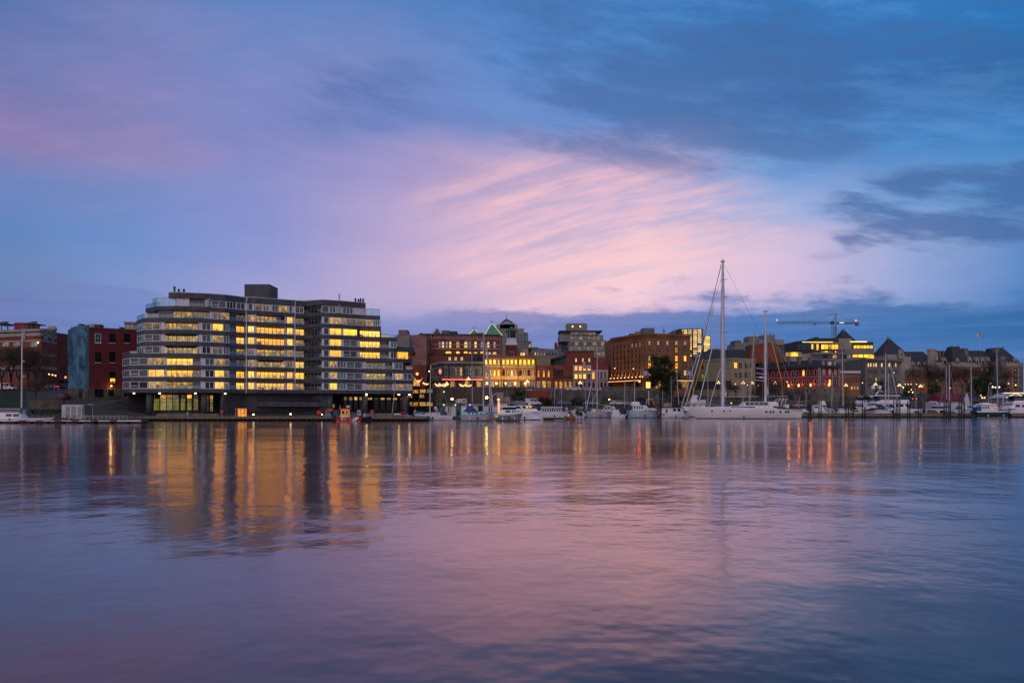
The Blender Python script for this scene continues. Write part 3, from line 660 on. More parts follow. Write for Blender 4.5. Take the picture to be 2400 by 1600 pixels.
for x, r in ((350, .7), (479, .75), (521, .5), (773, .75), (855, .75), (950, .75)):
    Y = CH.Y(x)[0] + 1.5; MB().lathe((X(x, Y), Y, .8), [(r, 0), (r, zt - .8)], 12).build('column', COL, condo, True)
for x in (374, 458, 528, 859, 935, 314, 960):
    Y = CH.Y(x)[0] + .7; MB().lathe((X(x, Y), Y, zt - .28), [(.12, 0), (.24, .06), (.24, .2), (.1, .275)], 8).build('soffit_light', BULBY if x == 314 else (BULBS if x > 850 else BULBW), condo)
for x in (623, 647, 671, 722): Y = CH.Y(x)[0] + .8; MB().box(X(x - 2.2, Y), X(x + 2.2, Y), Y, Y + .15, 2.3, 4.3).build('vent_panel', mat('tan vent', (.12, .085, .06)), condo)
Y = CH.Y(780)[0] + 5.9; MB().box(X(779, Y), X(784, Y), Y, Y + .05, 2.6, 3.6).build('notice_sign', L2, condo)
# ================================================================ buildings on the left
BR1 = brick('dark red brick', (.19, .046, .030)); BR2 = brick('brown red brick', (.17, .048, .032)); BR3 = brick('orange brown brick', (.22, .100, .046))
BRR = mat('oxblood painted wall', (.11, .014, .016), .8, .15, .15); BRM = brick('magenta red brick', (.22, .022, .042)); BRP = brick('dusty pink brick', (.24, .12, .115))
GREYW = mat('grey blue render', (.10, .105, .12), .8, .2, .2); TAUPE = mat('taupe render', (.19, .165, .155), .85, .2, .15)
lb = Bld('brick_building', 'ornate red brick hall with pergolas on its roof, behind bare trees at far left', [(-60, 240), (97, 232), (133, 243)], 772, 8, BR1, 20, ref=97)
lb.band(779, 1.0, .3, PALE, 'frieze'); lb.band(772, .5, .6, PALE, 'cornice'); lb.band(796, .5, .25, PALE); lb.band(828, .5, .25, PALE); lb.band(857, .9, .7, PALE)
for x, w_ in ((58, 8), (107, 9), (124, 6)): lb.pier(x, w_, 768, 795, PALE, .5, ref=97)
for x in (14, 40, 80): lb.win(x - 7, x + 7, 800, 812, 'v', PALE, arch=True, fw=.3)
lb.grid([8, 24, 40, 76, 88], 6, [(832, 850), (866, 886)], 'k', fr=PALE)
for x in (103, 109, 115, 121, 127): lb.win(x - 1.5, x + 1.5, 802, 830, 'k', PALE); lb.win(x - 1.5, x + 1.5, 848, 854, 3 if x != 115 else 'w', PALE); lb.win(x - 1.5, x + 1.5, 872, 896, 'o' if x % 2 else 'k', PALE)
lb.add('penthouse', 33, 66, 756, 770, RED if 0 else BRM, 6, 6)
for x0, x1 in ((-14, 19), (57, 86)):
    Y = 238; b = MB(); zt_ = Z(760, Y); b.box(X(x0, Y), X(x1, Y), Y, Y + 5, zt_, zt_ + .25)
    b.face([(X(x0, Y), Y, zt_ + .25), (X(x1, Y), Y, zt_ + .25), (X((x0 + x1) / 2 + 6, Y), Y + 2.5, zt_ + 1.1), (X((x0 + x1) / 2 - 6, Y), Y + 2.5, zt_ + 1.1)])
    for x in (x0 + 2, (x0 + x1) / 2, x1 - 2): b.box(X(x, Y) - .12, X(x, Y) + .12, Y + .1, Y + .35, lb.zt, zt_)
    b.build('pergola', mat('pergola timber', (.05, .04, .04)), lb.root)
for x, yb, yt in ((118, 764, 758), (126, 768, 761)):
    Y = 243; MB().lathe((X(x, Y), Y, lb.zt), [(.75, 0), (.75, .9), (.95, 1.0), (.95, 1.15), (.8, 1.6), (.45, 2.0), (.08, 2.2)], 10).build('turret', PALE, lb.root, True)
rb_ = MB(); Y = 233
for k in range(28): x = -50 + k * 5.4; rb_.tube((X(x, Y), Y, lb.zt), (X(x, Y), Y, lb.zt + 1.0), .035, 4)
rb_.tube((X(-50, Y), Y, lb.zt + 1.0), (X(96, Y), Y, lb.zt + 1.0), .04, 4); rb_.build('roof_railing', METAL, lb.root)
gb_ = Bld('gabled_building', 'narrow stone building with a pointed gable, beyond the street at far left', [(141, 312), (160, 312)], 812, 8, PALE, 14)
Y = 312; MB().prism([(X(141, Y), Y - .01), (X(153, Y), Y - .01), (X(153, Y), Y + 4), (X(141, Y), Y + 4)], gb_.zt, gb_.zt + .05).build('parapet', PALE, gb_.root)
b = MB(); a_, c_, m_ = X(144, Y), X(156, Y), X(150, Y); zt_ = gb_.zt + .06
b.loft([[(a_, Y, zt_), (m_, Y, Z(789, Y)), (c_, Y, zt_)], [(a_, Y + 8, zt_), (m_, Y + 8, Z(789, Y)), (c_, Y + 8, zt_)]], close=True).build('gable', BR3, gb_.root)
gb_.win(149, 152, 818, 828, 'k'); gb_.win(154, 157, 818, 828, 'v'); gb_.band(816, .5, .3, PALE)
# rotated block with a blue painted side wall
MUR = mat('blue mural paint', (.030, .075, .12), .85, .55, .16, rgb2=(.05, .13, .19))
mt = NT(MUR.node_tree); pp = mt.n['Principled BSDF']; tcm = mt.node('ShaderNodeTexCoord')
s0 = pp.inputs['Base Color'].links[0].from_socket; nz = mt.noise(tcm.outputs['Object'], .55, 5, .6); nz2 = mt.noise(tcm.outputs['Object'], .12, 3, .5)
s0 = mt.mix(mt.ss(nz2, .45, .62), s0, (.010, .05, .065, 1)); s0 = mt.mix(mt.mul(mt.ss(nz, .54, .66), .8), s0, (.018, .022, .03, 1)); s0 = mt.mix(mt.mul(mt.ss(nz, .42, .32), .45), s0, (.13, .20, .27, 1))
mt.put(pp.inputs['Base Color'], s0)
mu = Bld('painted_building', 'oxblood red waterfront building with a blue painted mural on its side wall', [(159, 214), (208, 205), (332, 213)], 768.5, 8, BRR, 16, ref=208, x0=208)
mu.solid([(X(158.8, 214.1), 214.1), (X(208, 205), 204.99 + .01)], 15, Z(911, 205), mu.zt - .02, 'mural_wall', MUR)
cj = Chain([(159, 214), (208, 205)]); tz = mu.zt; prof = [(159.2, -.1), (159.2, .3), (164, .5), (167, 1.0), (172, .7), (175, 1.1), (180, .9), (183, 1.5), (189, 1.2), (192, .7), (197, 1.1), (200, .8), (207.6, .95), (207.6, -.1)]
MB().loft([[(X(x, cj.Y(x)[0]), cj.Y(x)[0] + d_, tz + h_) for x, h_ in prof] for d_ in (.05, .5)], close=True).build('broken_parapet', MUR, mu.root)
b = MB(); b.slab(mu.ch.pt(208.2), mu.ch.pt(332), mu.zt - .15, mu.zt + .25, -.3, .12, mu.ch.nrm(1)); b.build('coping', CONC2, mu.root)
lo_ = Z(909, 205)
b = MB(); b.slab(mu.ch.pt(159), mu.ch.pt(208), .8, lo_, -.5, .06, mu.ch.nrm(0)).slab(mu.ch.pt(208), mu.ch.pt(332), .8, lo_, -.5, .06, mu.ch.nrm(1)); b.build('stone_base', STONEW, mu.root)
for ri, (y0, y1) in enumerate([(782.5, 802), (825, 848), (872, 895)]):
    for xi, x in enumerate([229.5, 263, 297]):
        if ri == 2 and xi == 0: continue
        mu.win(x - 6, x + 6, y0, y1, 'd' if (ri, xi) == (0, 0) else 'k', WHITE2 if (ri, xi) == (0, 0) else BLACK, nv=2, nh=1, sill=WHITE2, fw=.14)
mu.win(258, 269, 887, 894, 3, BLACK, fw=.05, d=.1)
mu.win(222, 241, 912, 929, 'k', WOODD, nv=2, d=.08); mu.win(253, 267, 912, 929, 'k', STONE, d=.08); mu.win(187, 193, 914, 934, 'k', BLACK, d=.08); mu.win(290, 299, 912, 929, 'k', STONE, d=.08)
for x, y0, w_ in ((188, 758.5, 4), (217, 759, 5), (229, 760, 6), (282, 766, 3)): mu.add('chimney', x - w_, x + w_ - 1, y0, 771, BR2 if x != 217 else PALE, 3, 2)
Y = mu.ch.Y(261)[0] - .4; MB().lathe((X(261, Y), Y, Z(906, Y)), [(.1, 0), (.3, .15), (.12, .45)], 8).build('wall_lamp', BULBO, mu.root)
pl_ = bpy.data.lights.new('wall_lamp_light', 'POINT'); pl_.energy = 60; pl_.color = (1, .6, .2); pl_.shadow_soft_size = .2
po = bpy.data.objects.new('wall_lamp_light', pl_); C.objects.link(po); po.location = (X(261, Y), Y - .5, Z(905, Y) - .3)
bh = Bld('rooftop_house', 'small beige penthouse peeping over the red wall beside the stepped apartments', [(292, 240), (322, 240)], 757, 8, BEIGE, 10); bh.grid([300, 309], 6, [(761, 768)], 'v'); bh.band(754, .5, .7, PALE, 'eaves')
# ================================================================ old town in the middle
pk = Bld('pink_building', 'faded pink block with a raised square corner, just right of the apartments', [(929, 285), (957, 285), (1000, 287)], 785, 8, BRP, 14)
pk.add('tower', 934, 955, 773, 790, BRP, 1, 6); pk.add('lower_wall', 929, 960, 786, 840, TAUPE, -1, 1)
hb = Bld('brick_warehouse', 'long red brick warehouse with painted lettering and rows of arched windows', [(960, 330), (991, 300), (1012, 300), (1174, 304)], 783, 8, BR1, 18, ref=1080)
hb.band(783, .35, .3, CONC2, 'cornice'); hb.band(791.5, .25, .15, PALE, x0=991); hb.band(806, .3, .1, PALE, x0=991); hb.band(815.5, .4, .25, PALE, x0=991); hb.band(829, .3, .2, PALE, x0=991)
for x in (992, 1011, 1172): hb.pier(x, 2.4, 784, 829, SAND, .3, ref=1080)
b_side = hb.pier(975, 28, 786, 860, TAUPE, .12, 'side_wall')
for x0, x1, l in ((994, 998.5, 'p'), (1002, 1006.5, 'w'), (1028.5, 1032.5, 'p'), (1036, 1040.5, 'w'), (1045, 1049.5, 'p'), (1053, 1057.5, 'w'), (1069.5, 1076.5, 'o'), (1088, 1095.5, 'w'), (1099, 1103.5, 'v'), (1112, 1117, 'w'), (1127, 1131.5, 'p'), (1142, 1147, 'w'), (1157, 1161.5, 'p')):
    hb.win(x0, x1, 800.5, 814.5, l, SAND, nh=1, arch=True, fw=.15)
for x0, x1 in ((995, 1006), (1045, 1057.5), (1069, 1077), (1087, 1096), (1126, 1133)): hb.win(x0, x1, 823.5, 828, 'h' if x0 != 1126 else 3, SAND, arch=True, fw=.1)
for x0, x1, y0, y1 in ((1099, 1104, 825, 838), (1111, 1118, 825, 833), (1138, 1143, 825.5, 832), (1145, 1150, 825.5, 832), (1155, 1163, 825, 832)): hb.win(x0, x1, y0, y1, 'w', SAND, nh=1, fw=.1)
Y = 302; LET = mat('faded painted lettering', (.34, .26, .23), .8, .1)
def wtext(bd, s, size, x, y, m, d=.06, sx=1):
    Yc, i = bd.ch.Y(x); n = bd.ch.nrm(i); q = bd.ch.pt(x, d); o = text_mesh(s, size, 'lettering', m, bd.root, (q[0], q[1], Z(y, Yc)), math.atan2(n[1], n[0]) + PI / 2, .02); o.scale = (sx, 1, 1); return o
wtext(hb, 'CARTAGE-', 1.0, 1039, 790.3, LET, sx=1.45); wtext(hb, 'HEANEYS', 1.25, 1092, 791.3, LET, sx=1.75); wtext(hb, '-STORAGE', 1.0, 1144, 791, LET, sx=1.45)
wtext(hb, '"Careful"', 1.0, 1066, 798.8, LET, sx=1.4); wtext(hb, 'Since', 1.0, 1098, 799, LET, sx=1.4); wtext(hb, '1890', 1.0, 1123, 799.3, LET, sx=1.4)
Y = 306; b = MB(); a_, c_, m_ = X(1012, Y), X(1033, Y), X(1024, Y)
b.loft([[(a_, Y, hb.zt), (m_, Y, Z(770, Y)), (c_, Y, hb.zt)], [(a_, Y + 7, hb.zt), (m_, Y + 7, Z(770, Y)), (c_, Y + 7, hb.zt)]], close=True); g = b.build('gable', BR3, hb.root)
MB().path([(a_, Y - .1, Z(779, Y)), (m_, Y - .1, Z(769.6, Y)), (c_, Y - .1, Z(776, Y))], .13).build('roof_trim', WHITE2, g)
hb.add('roof_plant', 1034, 1054, 775, 784, GREYW, 4, 5); hb.add('roof_plant', 1053, 1071, 776, 784, CONC2, 5, 4); hb.add('roof_plant', 1113, 1133, 779.5, 784, BR3, 3, 4); hb.add('roof_plant', 1037, 1053, 774, 776, CONC2, 4, 5)
lw = Bld('brick_building', 'plain lower brick range with three small square windows, below the lettered warehouse', [(962, 292), (1134, 290)], 829, 8, BR2, 7, ref=1080)
lw.band(829, .35, .15, CONC2); lw.grid([1054, 1068, 1082.5], 5, [(837, 844)], 'w', fr=PALE, nv=2, nh=1)
b = MB(); Y = 289.6; b.face([(X(1092, Y), Y, Z(848, Y)), (X(1134, Y), Y, Z(848, Y)), (X(1134, Y), Y, Z(829, Y)), (X(1122, Y), Y, Z(832, Y))]).build('pitched_roof', BLACK, lw.root)
def pyr(root, x0, x1, yb, xa0, xa1, yt, Y, dep, m, edge=FAIRYG, fin=None, eaves=0):
    a_, b_ = X(x0, Y), X(x1, Y); z0, z1 = Z(yb, Y), Z(yt, Y); u0, u1 = X(xa0, Y), X(xa1, Y); ym = Y + dep / 2
    q = [(a_, Y), (b_, Y), (b_, Y + dep), (a_, Y + dep)]; tq = [(u0, ym - .3), (u1, ym - .3), (u1, ym + .3), (u0, ym + .3)]
    o = MB().prism(q, z0, z1, poly2=tq).build('roof', m, root)
    if edge: MB().path([(a_, Y, z0), (u0, ym - .3, z1), (u1, ym - .3, z1), (b_, Y, z0), (a_, Y, z0)], .09, 4).build('light_string', edge, o)
    if fin: f_ = MB(); [f_.tube((x, ym, z1), (x, ym, z1 + fin), .14, 4, .03).ball((x, ym, z1 + fin * .25), .22) for x in (u0, u1)]; f_.build('finial', ROOFD, o)
    return o
COPPER = mat('copper green roof', (.07, .23, .13), .6, .2, .8)
for lab, x0, x1, yb, xa0, xa1, yt, Y, fin in (('broad copper green pyramid roofed tower edged with light strings', 1136, 1177, 785, 1150, 1154, 756.5, 345, 1.9), ('small copper green pyramid roofed tower behind the warehouse lettering', 1098, 1123, 785, 1109, 1113, 769.5, 350, 1.7)):
    r_ = thing('pyramid_roofed_tower', lab, 'building', (X((x0 + x1) / 2, Y), Y, 8)); MB().box(X(x0 + 2, Y), X(x1 - 2, Y), Y + .6, Y + 10, 6, Z(yb, Y)).build('wall', BR3, r_); pyr(r_, x0, x1, yb, xa0, xa1, yt, Y, 11, COPPER, fin=fin)
hr = Bld('high_rise', 'grey brown high rise topped by an open wire pyramid crown', [(1167, 430), (1228, 430)], 770, 8, TAUPE, 20)
Y = 432
for x0, x1, y0 in ((1163, 1213, 760), (1172, 1206, 756.5), ): hr.add('crown_base', x0, x1, y0, 772, PALE, 1, 12)
hr.add('side_wing', 1226, 1238, 779, 900, TAUPE, 1, 14); hr.add('side_wing', 1237, 1245.5, 799, 900, GREYW, 1, 12)
hr.grid([1214, 1222], 5, [(784 + 7 * k, 788 + 7 * k) for k in range(7)], 'd', fr=TAUPE, name='window'); hr.win(1229, 1236, 782, 800, 't', TAUPE, nh=5, d=-.9); hr.win(1239, 1244, 806, 814, 'o', TAUPE, d=-.9)
b = MB(); zc = Z(757, Y); ap = (X(1187, Y), Y + 6, Z(744, Y)); cs = [(X(1173, Y), Y), (X(1204, Y), Y), (X(1204, Y), Y + 12), (X(1173, Y), Y + 12)]
for i in range(4):
    for k in range(4):
        u = Vector(cs[i] + (zc,)).lerp(Vector(cs[(i + 1) % 4] + (zc,)), k / 4); b.tube(u, ap, .11, 4)
    for f_ in (0.02, .35, .62): b.tube(Vector(cs[i] + (zc,)).lerp(Vector(ap), f_), Vector(cs[(i + 1) % 4] + (zc,)).lerp(Vector(ap), f_), .16, 4)
b.tube(ap, (ap[0], ap[1], Z(735, Y)), .12, 4); b.build('wire_crown', CONC2, hr.root)
ct = thing('cupola_tower', 'white and red tower with a dark belfry under a green hipped cap', 'building', (X(1198, 315), 315, 8)); Y = 315
def bx(x0, x1, y0, y1, nm, m, dy=0, dep=6, p=None): return MB().box(X(x0, Y), X(x1, Y), Y + dy, Y + dy + dep, Z(y1, Y), Z(y0, Y)).build(nm, m, p or ct)
bx(1185, 1212, 808, 836, 'wall', REDROOF, -.1); q = [(X(1184.5, Y), Y - .2), (X(1212.5, Y), Y - .2), (X(1212.5, Y), Y + 6), (X(1184.5, Y), Y + 6)]; q2 = [(X(1188, Y), Y + .5), (X(1210, Y), Y + .5), (X(1210, Y), Y + 5), (X(1188, Y), Y + 5)]
MB().prism(q, Z(808, Y), Z(799, Y), poly2=q2).build('skirt', LILAC, ct); bx(1188, 1210, 791.5, 799, 'upper_wall', LILAC, .5, 4.5); bx(1188, 1210, 776, 791.5, 'belfry', GLASSK, .6, 4.3)
for x in (1188, 1193.5, 1209): bx(x, x + 1.4, 775.5, 791.5, 'post', PALE, .3, .4)
pyr(ct, 1185, 1213, 775.5, 1198, 1200, 763, Y, 6, mat('dark copper roof', (.03, .085, .06)), edge=None)
Y = 314.9; bx(1189, 1205, 823, 833, 'dormer', PALE, -.3, 1); bx(1191, 1196, 825, 832, 'dormer_window', GLASSK, -.45, .1); bx(1198, 1203, 825, 832, 'dormer_window', GLASSK, -.45, .1)
wb_ = Bld('white_building', 'low white building with two arched lit windows behind the cream arcade row', [(1212, 320), (1238, 320)], 817, 8, PALE, 8); wb_.win(1220, 1224, 826, 833, 'w', PALE, arch=True); wb_.win(1225.5, 1229.5, 826, 833, 'w', PALE, arch=True)
# two storey arcade row
tv = Bld('stone_building', 'taupe two storey corner pub with dark pilasters and strings of fairy lights', [(1012, 285), (1037, 268), (1134, 270)], 848, 8, SAND, 9, ref=1037)
NAVY = mat('dark blue pilaster', (.02, .03, .05)); tv.band(848, .5, .45, TAUPE, 'cornice'); tv.band(853, .35, .3, CONC2); tv.band(860, .3, .2, TAUPE); tv.band(881.5, .35, .25, TAUPE); tv.band(889, .5, .5, CONC2)
for x in (1038, 1051.5, 1087, 1132): tv.pier(x, 2.6, 849, 907, NAVY, .35, ref=1037)
b = MB()
for k in range(48): q = tv.ch.pt(1054 + k * 1.62, .3); b.box(q[0] - .07, q[0] + .07, q[1] - .1, q[1] + .1, Z(856.5, 269), Z(854.8, 269))
b.build('dentils', BLACK, tv.root)
for x, l in ((1043.5, 'd'), (1057.5, 'd'), (1069, 'v'), (1080.5, 'o'), (1092.5, 'd'), (1103.5, 'v'), (1116.5, 'd'), (1126, 'v')): tv.win(x - 2.7, x + 2.7, 862, 880, l, BLACK, nh=1, fw=.14)
for x in (1017, 1021, 1025, 1029, 1033): tv.win(x - 1, x + 1, 864, 881, 'k', GREYW)
tv.grid([1045, 1060, 1074, 1095, 1109, 1122], 10, [(893, 907)], 0, pick=lambda i, j: ['k', 'o', 'k', 'o', 'k', 'o'][i], fr=BLACK, nv=2, name='shop_window')
Y = 267.2; MB().tube((X(1036, Y), Y, Z(889, Y)), (X(1131, Y + 2), Y + 2, Z(889, Y)), .16, 6).build('neon_tube', NEON, tv.root)
Y = 266.8; MB().lathe((X(1031.5, Y), Y, Z(876, Y)), [(.2, 0), (.45, .4), (.45, 1.2), (.15, 1.6)], 8).build('hanging_lantern', glow_mat('red lantern', (1, .12, .03), 1.6), tv.root)
cr = Bld('arcade_building', 'cream two storey arcade row lit golden by street lamps', [(1134, 270), (1256, 272)], 835, 8, CREAM, 12, ref=1195)
cr.band(835, .55, .5, BR2, 'cornice'); cr.band(857.5, .3, .25, CREAM); cr.band(863, .25, .2, BR2); cr.band(882, .4, .3, CREAM); cr.band(889.5, .55, .6, BR2)
for x in (1135, 1174.5, 1214, 1254.5): cr.pier(x, 1.8, 836, 908, BR2, .4, ref=1195)
xs = [1139.5 + 9.7 * k for k in range(4)] + [1180 + 9.7 * k for k in range(4)] + [1219.5 + 10 * k for k in range(4)]
for i, x in enumerate(xs):
    cr.win(x - 2.4, x + 2.4, 842.5, 853.5, 'h' if i not in (3,) else 'w', BR2, nh=1, arch=True, fw=.22)
    cr.win(x - 2.3, x + 2.3, 867, 880.5, [2, 'w', 'h', 'h', 'k', 'o', 'w', 'o', 'k', 'o', 'k', 'o'][i], BR2, nh=1, arch=True, fw=.22)
    cr.pier(x - 5, .9, 864, 882, CREAM, .2)
cr.grid([1143, 1154, 1165, 1183, 1194, 1205, 1223, 1234, 1246], 8, [(893, 907.5)], 0, pick=lambda i, j: ['k', 'o', 'k', 'k', 'v', 'o', 'k', 'o', 'v'][i], fr=BLACK, nv=2, name='shop_window')
b1 = Bld('brick_building', 'small brown brick building with three tall lit windows beside the cream arcade', [(1256, 273), (1297, 274)], 857, 8, BR2, 10); b1.band(857, .4, .3, BR2, 'cornice'); b1.band(885, .4, .3, BR2)
b1.grid([1262, 1274.5, 1286], 4, [(868, 883)], 2, fr=BR1, arch=True, nh=1); b1.grid([1262, 1275, 1287], 8.5, [(893, 908)], 0, pick=lambda i, j: ['p', 2, 2][i], fr=BR1, nh=1, name='shop_window')
b2 = Bld('brick_building', 'brown brick building with a dark recessed loggia over four round shop arches', [(1297, 275), (1344, 276)], 856, 8, BR2, 10); b2.band(882, .3, .3, CONC2); b2.win(1299, 1320, 865, 880, 'k', BR1, nv=3, name='loggia')
b2.grid([1303.5, 1314.5, 1325.5, 1336.5], 7, [(893, 910)], 'o', fr=BR1, arch=True, nh=1, name='arched_shop_window'); b2.add('upper_wall', 1322, 1344, 853, 858, BR1, .5, 6)
pw = Bld('stucco_building', 'pinkish white stucco building with eight ground floor arches', [(1344, 273), (1386, 273.5), (1425, 274)], 861.5, 8, PINKW, 10, ref=1386)
pw.add('raised_wall', 1344, 1386, 855, 864, PINKW, 0, 8); pw.band(889.5, .3, .3, BRP); pw.band(861, .5, .35, BRM, x0=1387); pw.add('roof_parapet', 1378, 1425, 857, 863, BRM, 3, 5)
for i, x in enumerate((1350, 1360, 1370, 1380.5)): pw.win(x - 2.8, x + 2.8, 858.5, 868, 3, PALE, sill=BR2, nh=1); pw.win(x - 2.8, x + 2.8, 877, 887, ['h', 3, 3, 'k'][i], PALE, sill=BR2, nh=1)
for x, l in ((1390.5, 3), (1400.5, 'k'), (1409.5, 'd'), (1418.5, 'd')): pw.win(x - 2.5, x + 2.5, 871.5, 887.5, l, PALE, nh=1)
for i, x in enumerate((1351.5, 1361.5, 1371, 1380.5, 1391, 1400.5, 1410, 1419)): pw.win(x - 2.7, x + 2.7, 895, 910, 'k', BRP, arch=True, name='arch')
bl = Bld('brick_building', 'tall windowless red brick block behind the pinkish stucco building', [(1328, 300), (1392, 301)], 823, 8, BR1, 14); bl.band(823, .35, .2, CONC2, 'coping'); bl.grid([1350, 1366, 1381], 3.6, [(839.5, 848)], 'w', fr=BR2, arch=True)
bl.add('low_wing', 1391, 1420, 838, 900, BR2, .5, 12); bl.add('vent', 1366, 1372, 847, 854, METAL, -14, 2)
gw = Bld('grey_building', 'pale grey building with a row of tall narrow windows, side on', [(1287, 330), (1328, 300)], 832, 8, GREYW, 10, ref=1328); gw.band(833, .5, .4, CONC2, 'cornice'); gw.grid([1291 + 4.2 * k for k in range(9)], 2, [(840, 855)], 'k', fr=GREYW)
cb = Bld('white_building', 'long low off white building with small windows below a brick chimney', [(1233, 350), (1262, 335), (1309, 345)], 816, 8, PALE, 10, ref=1262); cb.grid([1236, 1240, 1245], 2, [(826, 832)], 'k', fr=PALE); cb.grid([1255, 1262, 1268.5, 1275.5, 1282, 1289, 1295, 1302], 2.8, [(825.5, 832.5)], 0, pick=lambda i, j: ['w', 'h', 'p', 'v', 'k', 'k', 'k', 'k'][i], fr=PALE)
cb.add('chimney', 1300, 1306, 802.5, 820, BR2, 1, 2); cb.add('roof', 1236, 1262, 814, 818, ROOFB, 1, 8)
yb_ = Bld('stucco_building', 'plain mustard stucco building tucked below the off white one', [(1257, 315), (1290, 317)], 834, 8, BEIGE, 10); yb_.band(834, .3, .2, CREAM)
tb = Bld('apartment_tower', 'stepped brown apartment tower with a lit penthouse in the town centre', [(1311, 418), (1334, 400), (1422, 400)], 797, 8, TAUPE, 20, ref=1334)
tb.add('step', 1312, 1414, 785, 800, TAUPE, 1, 18); tb.add('top_storey', 1313, 1403, 777, 790, TAUPE, 2, 14); tb.add('top_roof', 1311, 1412, 774, 777, CONC2, 0, 16, free=True); tb.add('penthouse', 1330, 1375, 758, 776, BR3, 6, 9); tb.add('penthouse_roof', 1329, 1376, 757.5, 762, TAUPE, 5.5, 10)
for ri, (y0, y1, a_, b_) in enumerate(((778.5, 784.5, 1337, 1402), (788.5, 796, 1337, 1411), (801.5, 809, 1335, 1420), (813, 821, 1335, 1420), (826, 834, 1390, 1421))):
    k = 0; x = a_
    while x < b_ - 6:
        wd = [11, 8, 13, 9][(k + ri) % 4]; tb.win(x, min(x + wd - 2, b_), y0, y1, [1, 'v', 'd', 'v', 1, 'p'][(k * 3 + ri) % 6], TAUPE, nv=2, fw=.15, d=.05 if ri > 1 else -.0); x += wd; k += 1
tb.grid([1314.5, 1319, 1325, 1330], 2.4, [(790, 796), (802, 809), (814, 822)], 'd', fr=TAUPE); tb.win(1395, 1404, 802, 808, 'w', PALE, nv=3)
Y = 405.8
for x in (1342, 1360): MB().ball((X(x, Y), Y, Z(765, Y)), .55).build('penthouse_light', BULB, tb.root)
# large orange brick warehouse with uplights
wh = Bld('brick_warehouse', 'large square orange brick warehouse with uplit pilasters over its entrance canopy', [(1433, 305), (1512, 283), (1618, 290)], 781, 8, BR3, 22, ref=1512)
wh.band(781.5, .5, .6, BR3, 'cornice'); wh.band(787, .4, .3, BR3)
sx = [1439 + 8.3 * k * (1 + .008 * k) for k in range(9)]
for k, x in enumerate(sx): 
    for r_ in range(7):
        y = 801 + r_ * 13.2; yy = 948 - (948 - y) * 283 / wh.ch.Y(x)[0]; h_ = 8.5 * 283 / wh.ch.Y(x)[0]
        if r_ < 6: wh.win(x - 1.3, x + 1.3, yy, yy + h_, 'p' if (r_ == 0 and k > 4) else 'k', BR1, arch=(r_ == 0), fw=.1)
for k in range(10):
    x = 1435 + 8.1 * k * (1 + .008 * k); x = min(x, 1510); wh.pier(x, 2.0, 796, 886, BR3, .4, ref=1512)
    q = wh.ch.pt(x, .75); zz = Z(883.5, 283); MB().lathe((q[0], q[1], zz), [(.12, 0), (.22, .1), (.22, .3), (.12, .35)], 6).build('uplight', BULBO, wh.root)
    l_ = bpy.data.lights.new('uplight_lamp', 'SPOT'); l_.energy = 260; l_.color = (1, .55, .15); l_.spot_size = 1.6; l_.spot_blend = .8; l_.shadow_soft_size = .15
    lo = bpy.data.objects.new('uplight_lamp', l_); C.objects.link(lo); lo.location = (q[0], q[1] - .1, zz + .4); lo.rotation_euler = (PI - .12, 0, 0)
for ri, (y0, y1) in enumerate(((799, 807.5), (814.5, 826), (833.5, 845.5), (850.5, 863), (868, 879))):
    for xi, x in enumerate((1522, 1542.5, 1564, 1585, 1605.5)):
        L = [['p', 'p', 'p', 'p', 'p'], ['d', 'd', 'd', 'o', 'd'], [2, 2, 'd', 3, 3], [3, 'k', 3, 3, 'd'], [2, 'w', 3, 2, 'w']][ri][xi]
        wh.win(x - 2.7, x + 2.7, y0, y1, L, BR2, nv=2, nh=1, arch=(ri in (0, 2)), sill=PALE, fw=.16)
wh.add('roof_plant', 1507, 1534, 768.5, 784, GREYW, 5, 6); wh.add('roof_plant', 1492, 1507, 776, 784, PALE, 8, 5); wh.add('roof_plant', 1477, 1495, 781, 787, GREYW, 12, 4)
b = MB(); Y = 296
for x, h_ in ((1554, 766), (1574, 777), (1580, 771)): b.tube((X(x, Y), Y, wh.zt), (X(x, Y), Y, Z(h_, Y)), .1, 4)
b.lathe((X(1556, Y), Y, wh.zt), [(1.0, 0), (.9, .5), (.35, 1.0), (.3, 1.6), (.5, 2.2), (.1, 2.6)], 8); b.build('roof_aerial', METAL, wh.root)
b = MB()
for u, v in ((1433, 1512), (1512, 1522), (1580, 1618)):
    i = wh.ch.Y((u + v) / 2)[1]; b.slab(wh.ch.pt(u), wh.ch.pt(v), Z(890.5, 283), Z(886, 283), .42, 2.2, wh.ch.nrm(i))
cn_ = b.build('canopy', CONC2, wh.root); b = MB()
for u, v in ((1433, 1512), (1512, 1527), (1572, 1618)):
    i = wh.ch.Y((u + v) / 2)[1]; b.slab(wh.ch.pt(u), wh.ch.pt(v), Z(891.6, 283), Z(890.6, 283), 1.9, 2.25, wh.ch.nrm(i))
b.build('canopy_light_strip', AMBER, cn_)
wh.win(1514, 1524, 895, 909, 'h', PALE, name='doorway'); wh.win(1486, 1498, 896, 908, 'k', BR1); wh.win(1536, 1560, 893, 909, 'o', BR1, nv=4, name='shop_window'); wh.win(1590, 1612, 893, 909, 'o', BR1, nv=4, name='shop_window')
BAN = mat('banner cloth', (.35, .30, .36), .8, .2, 1.5)
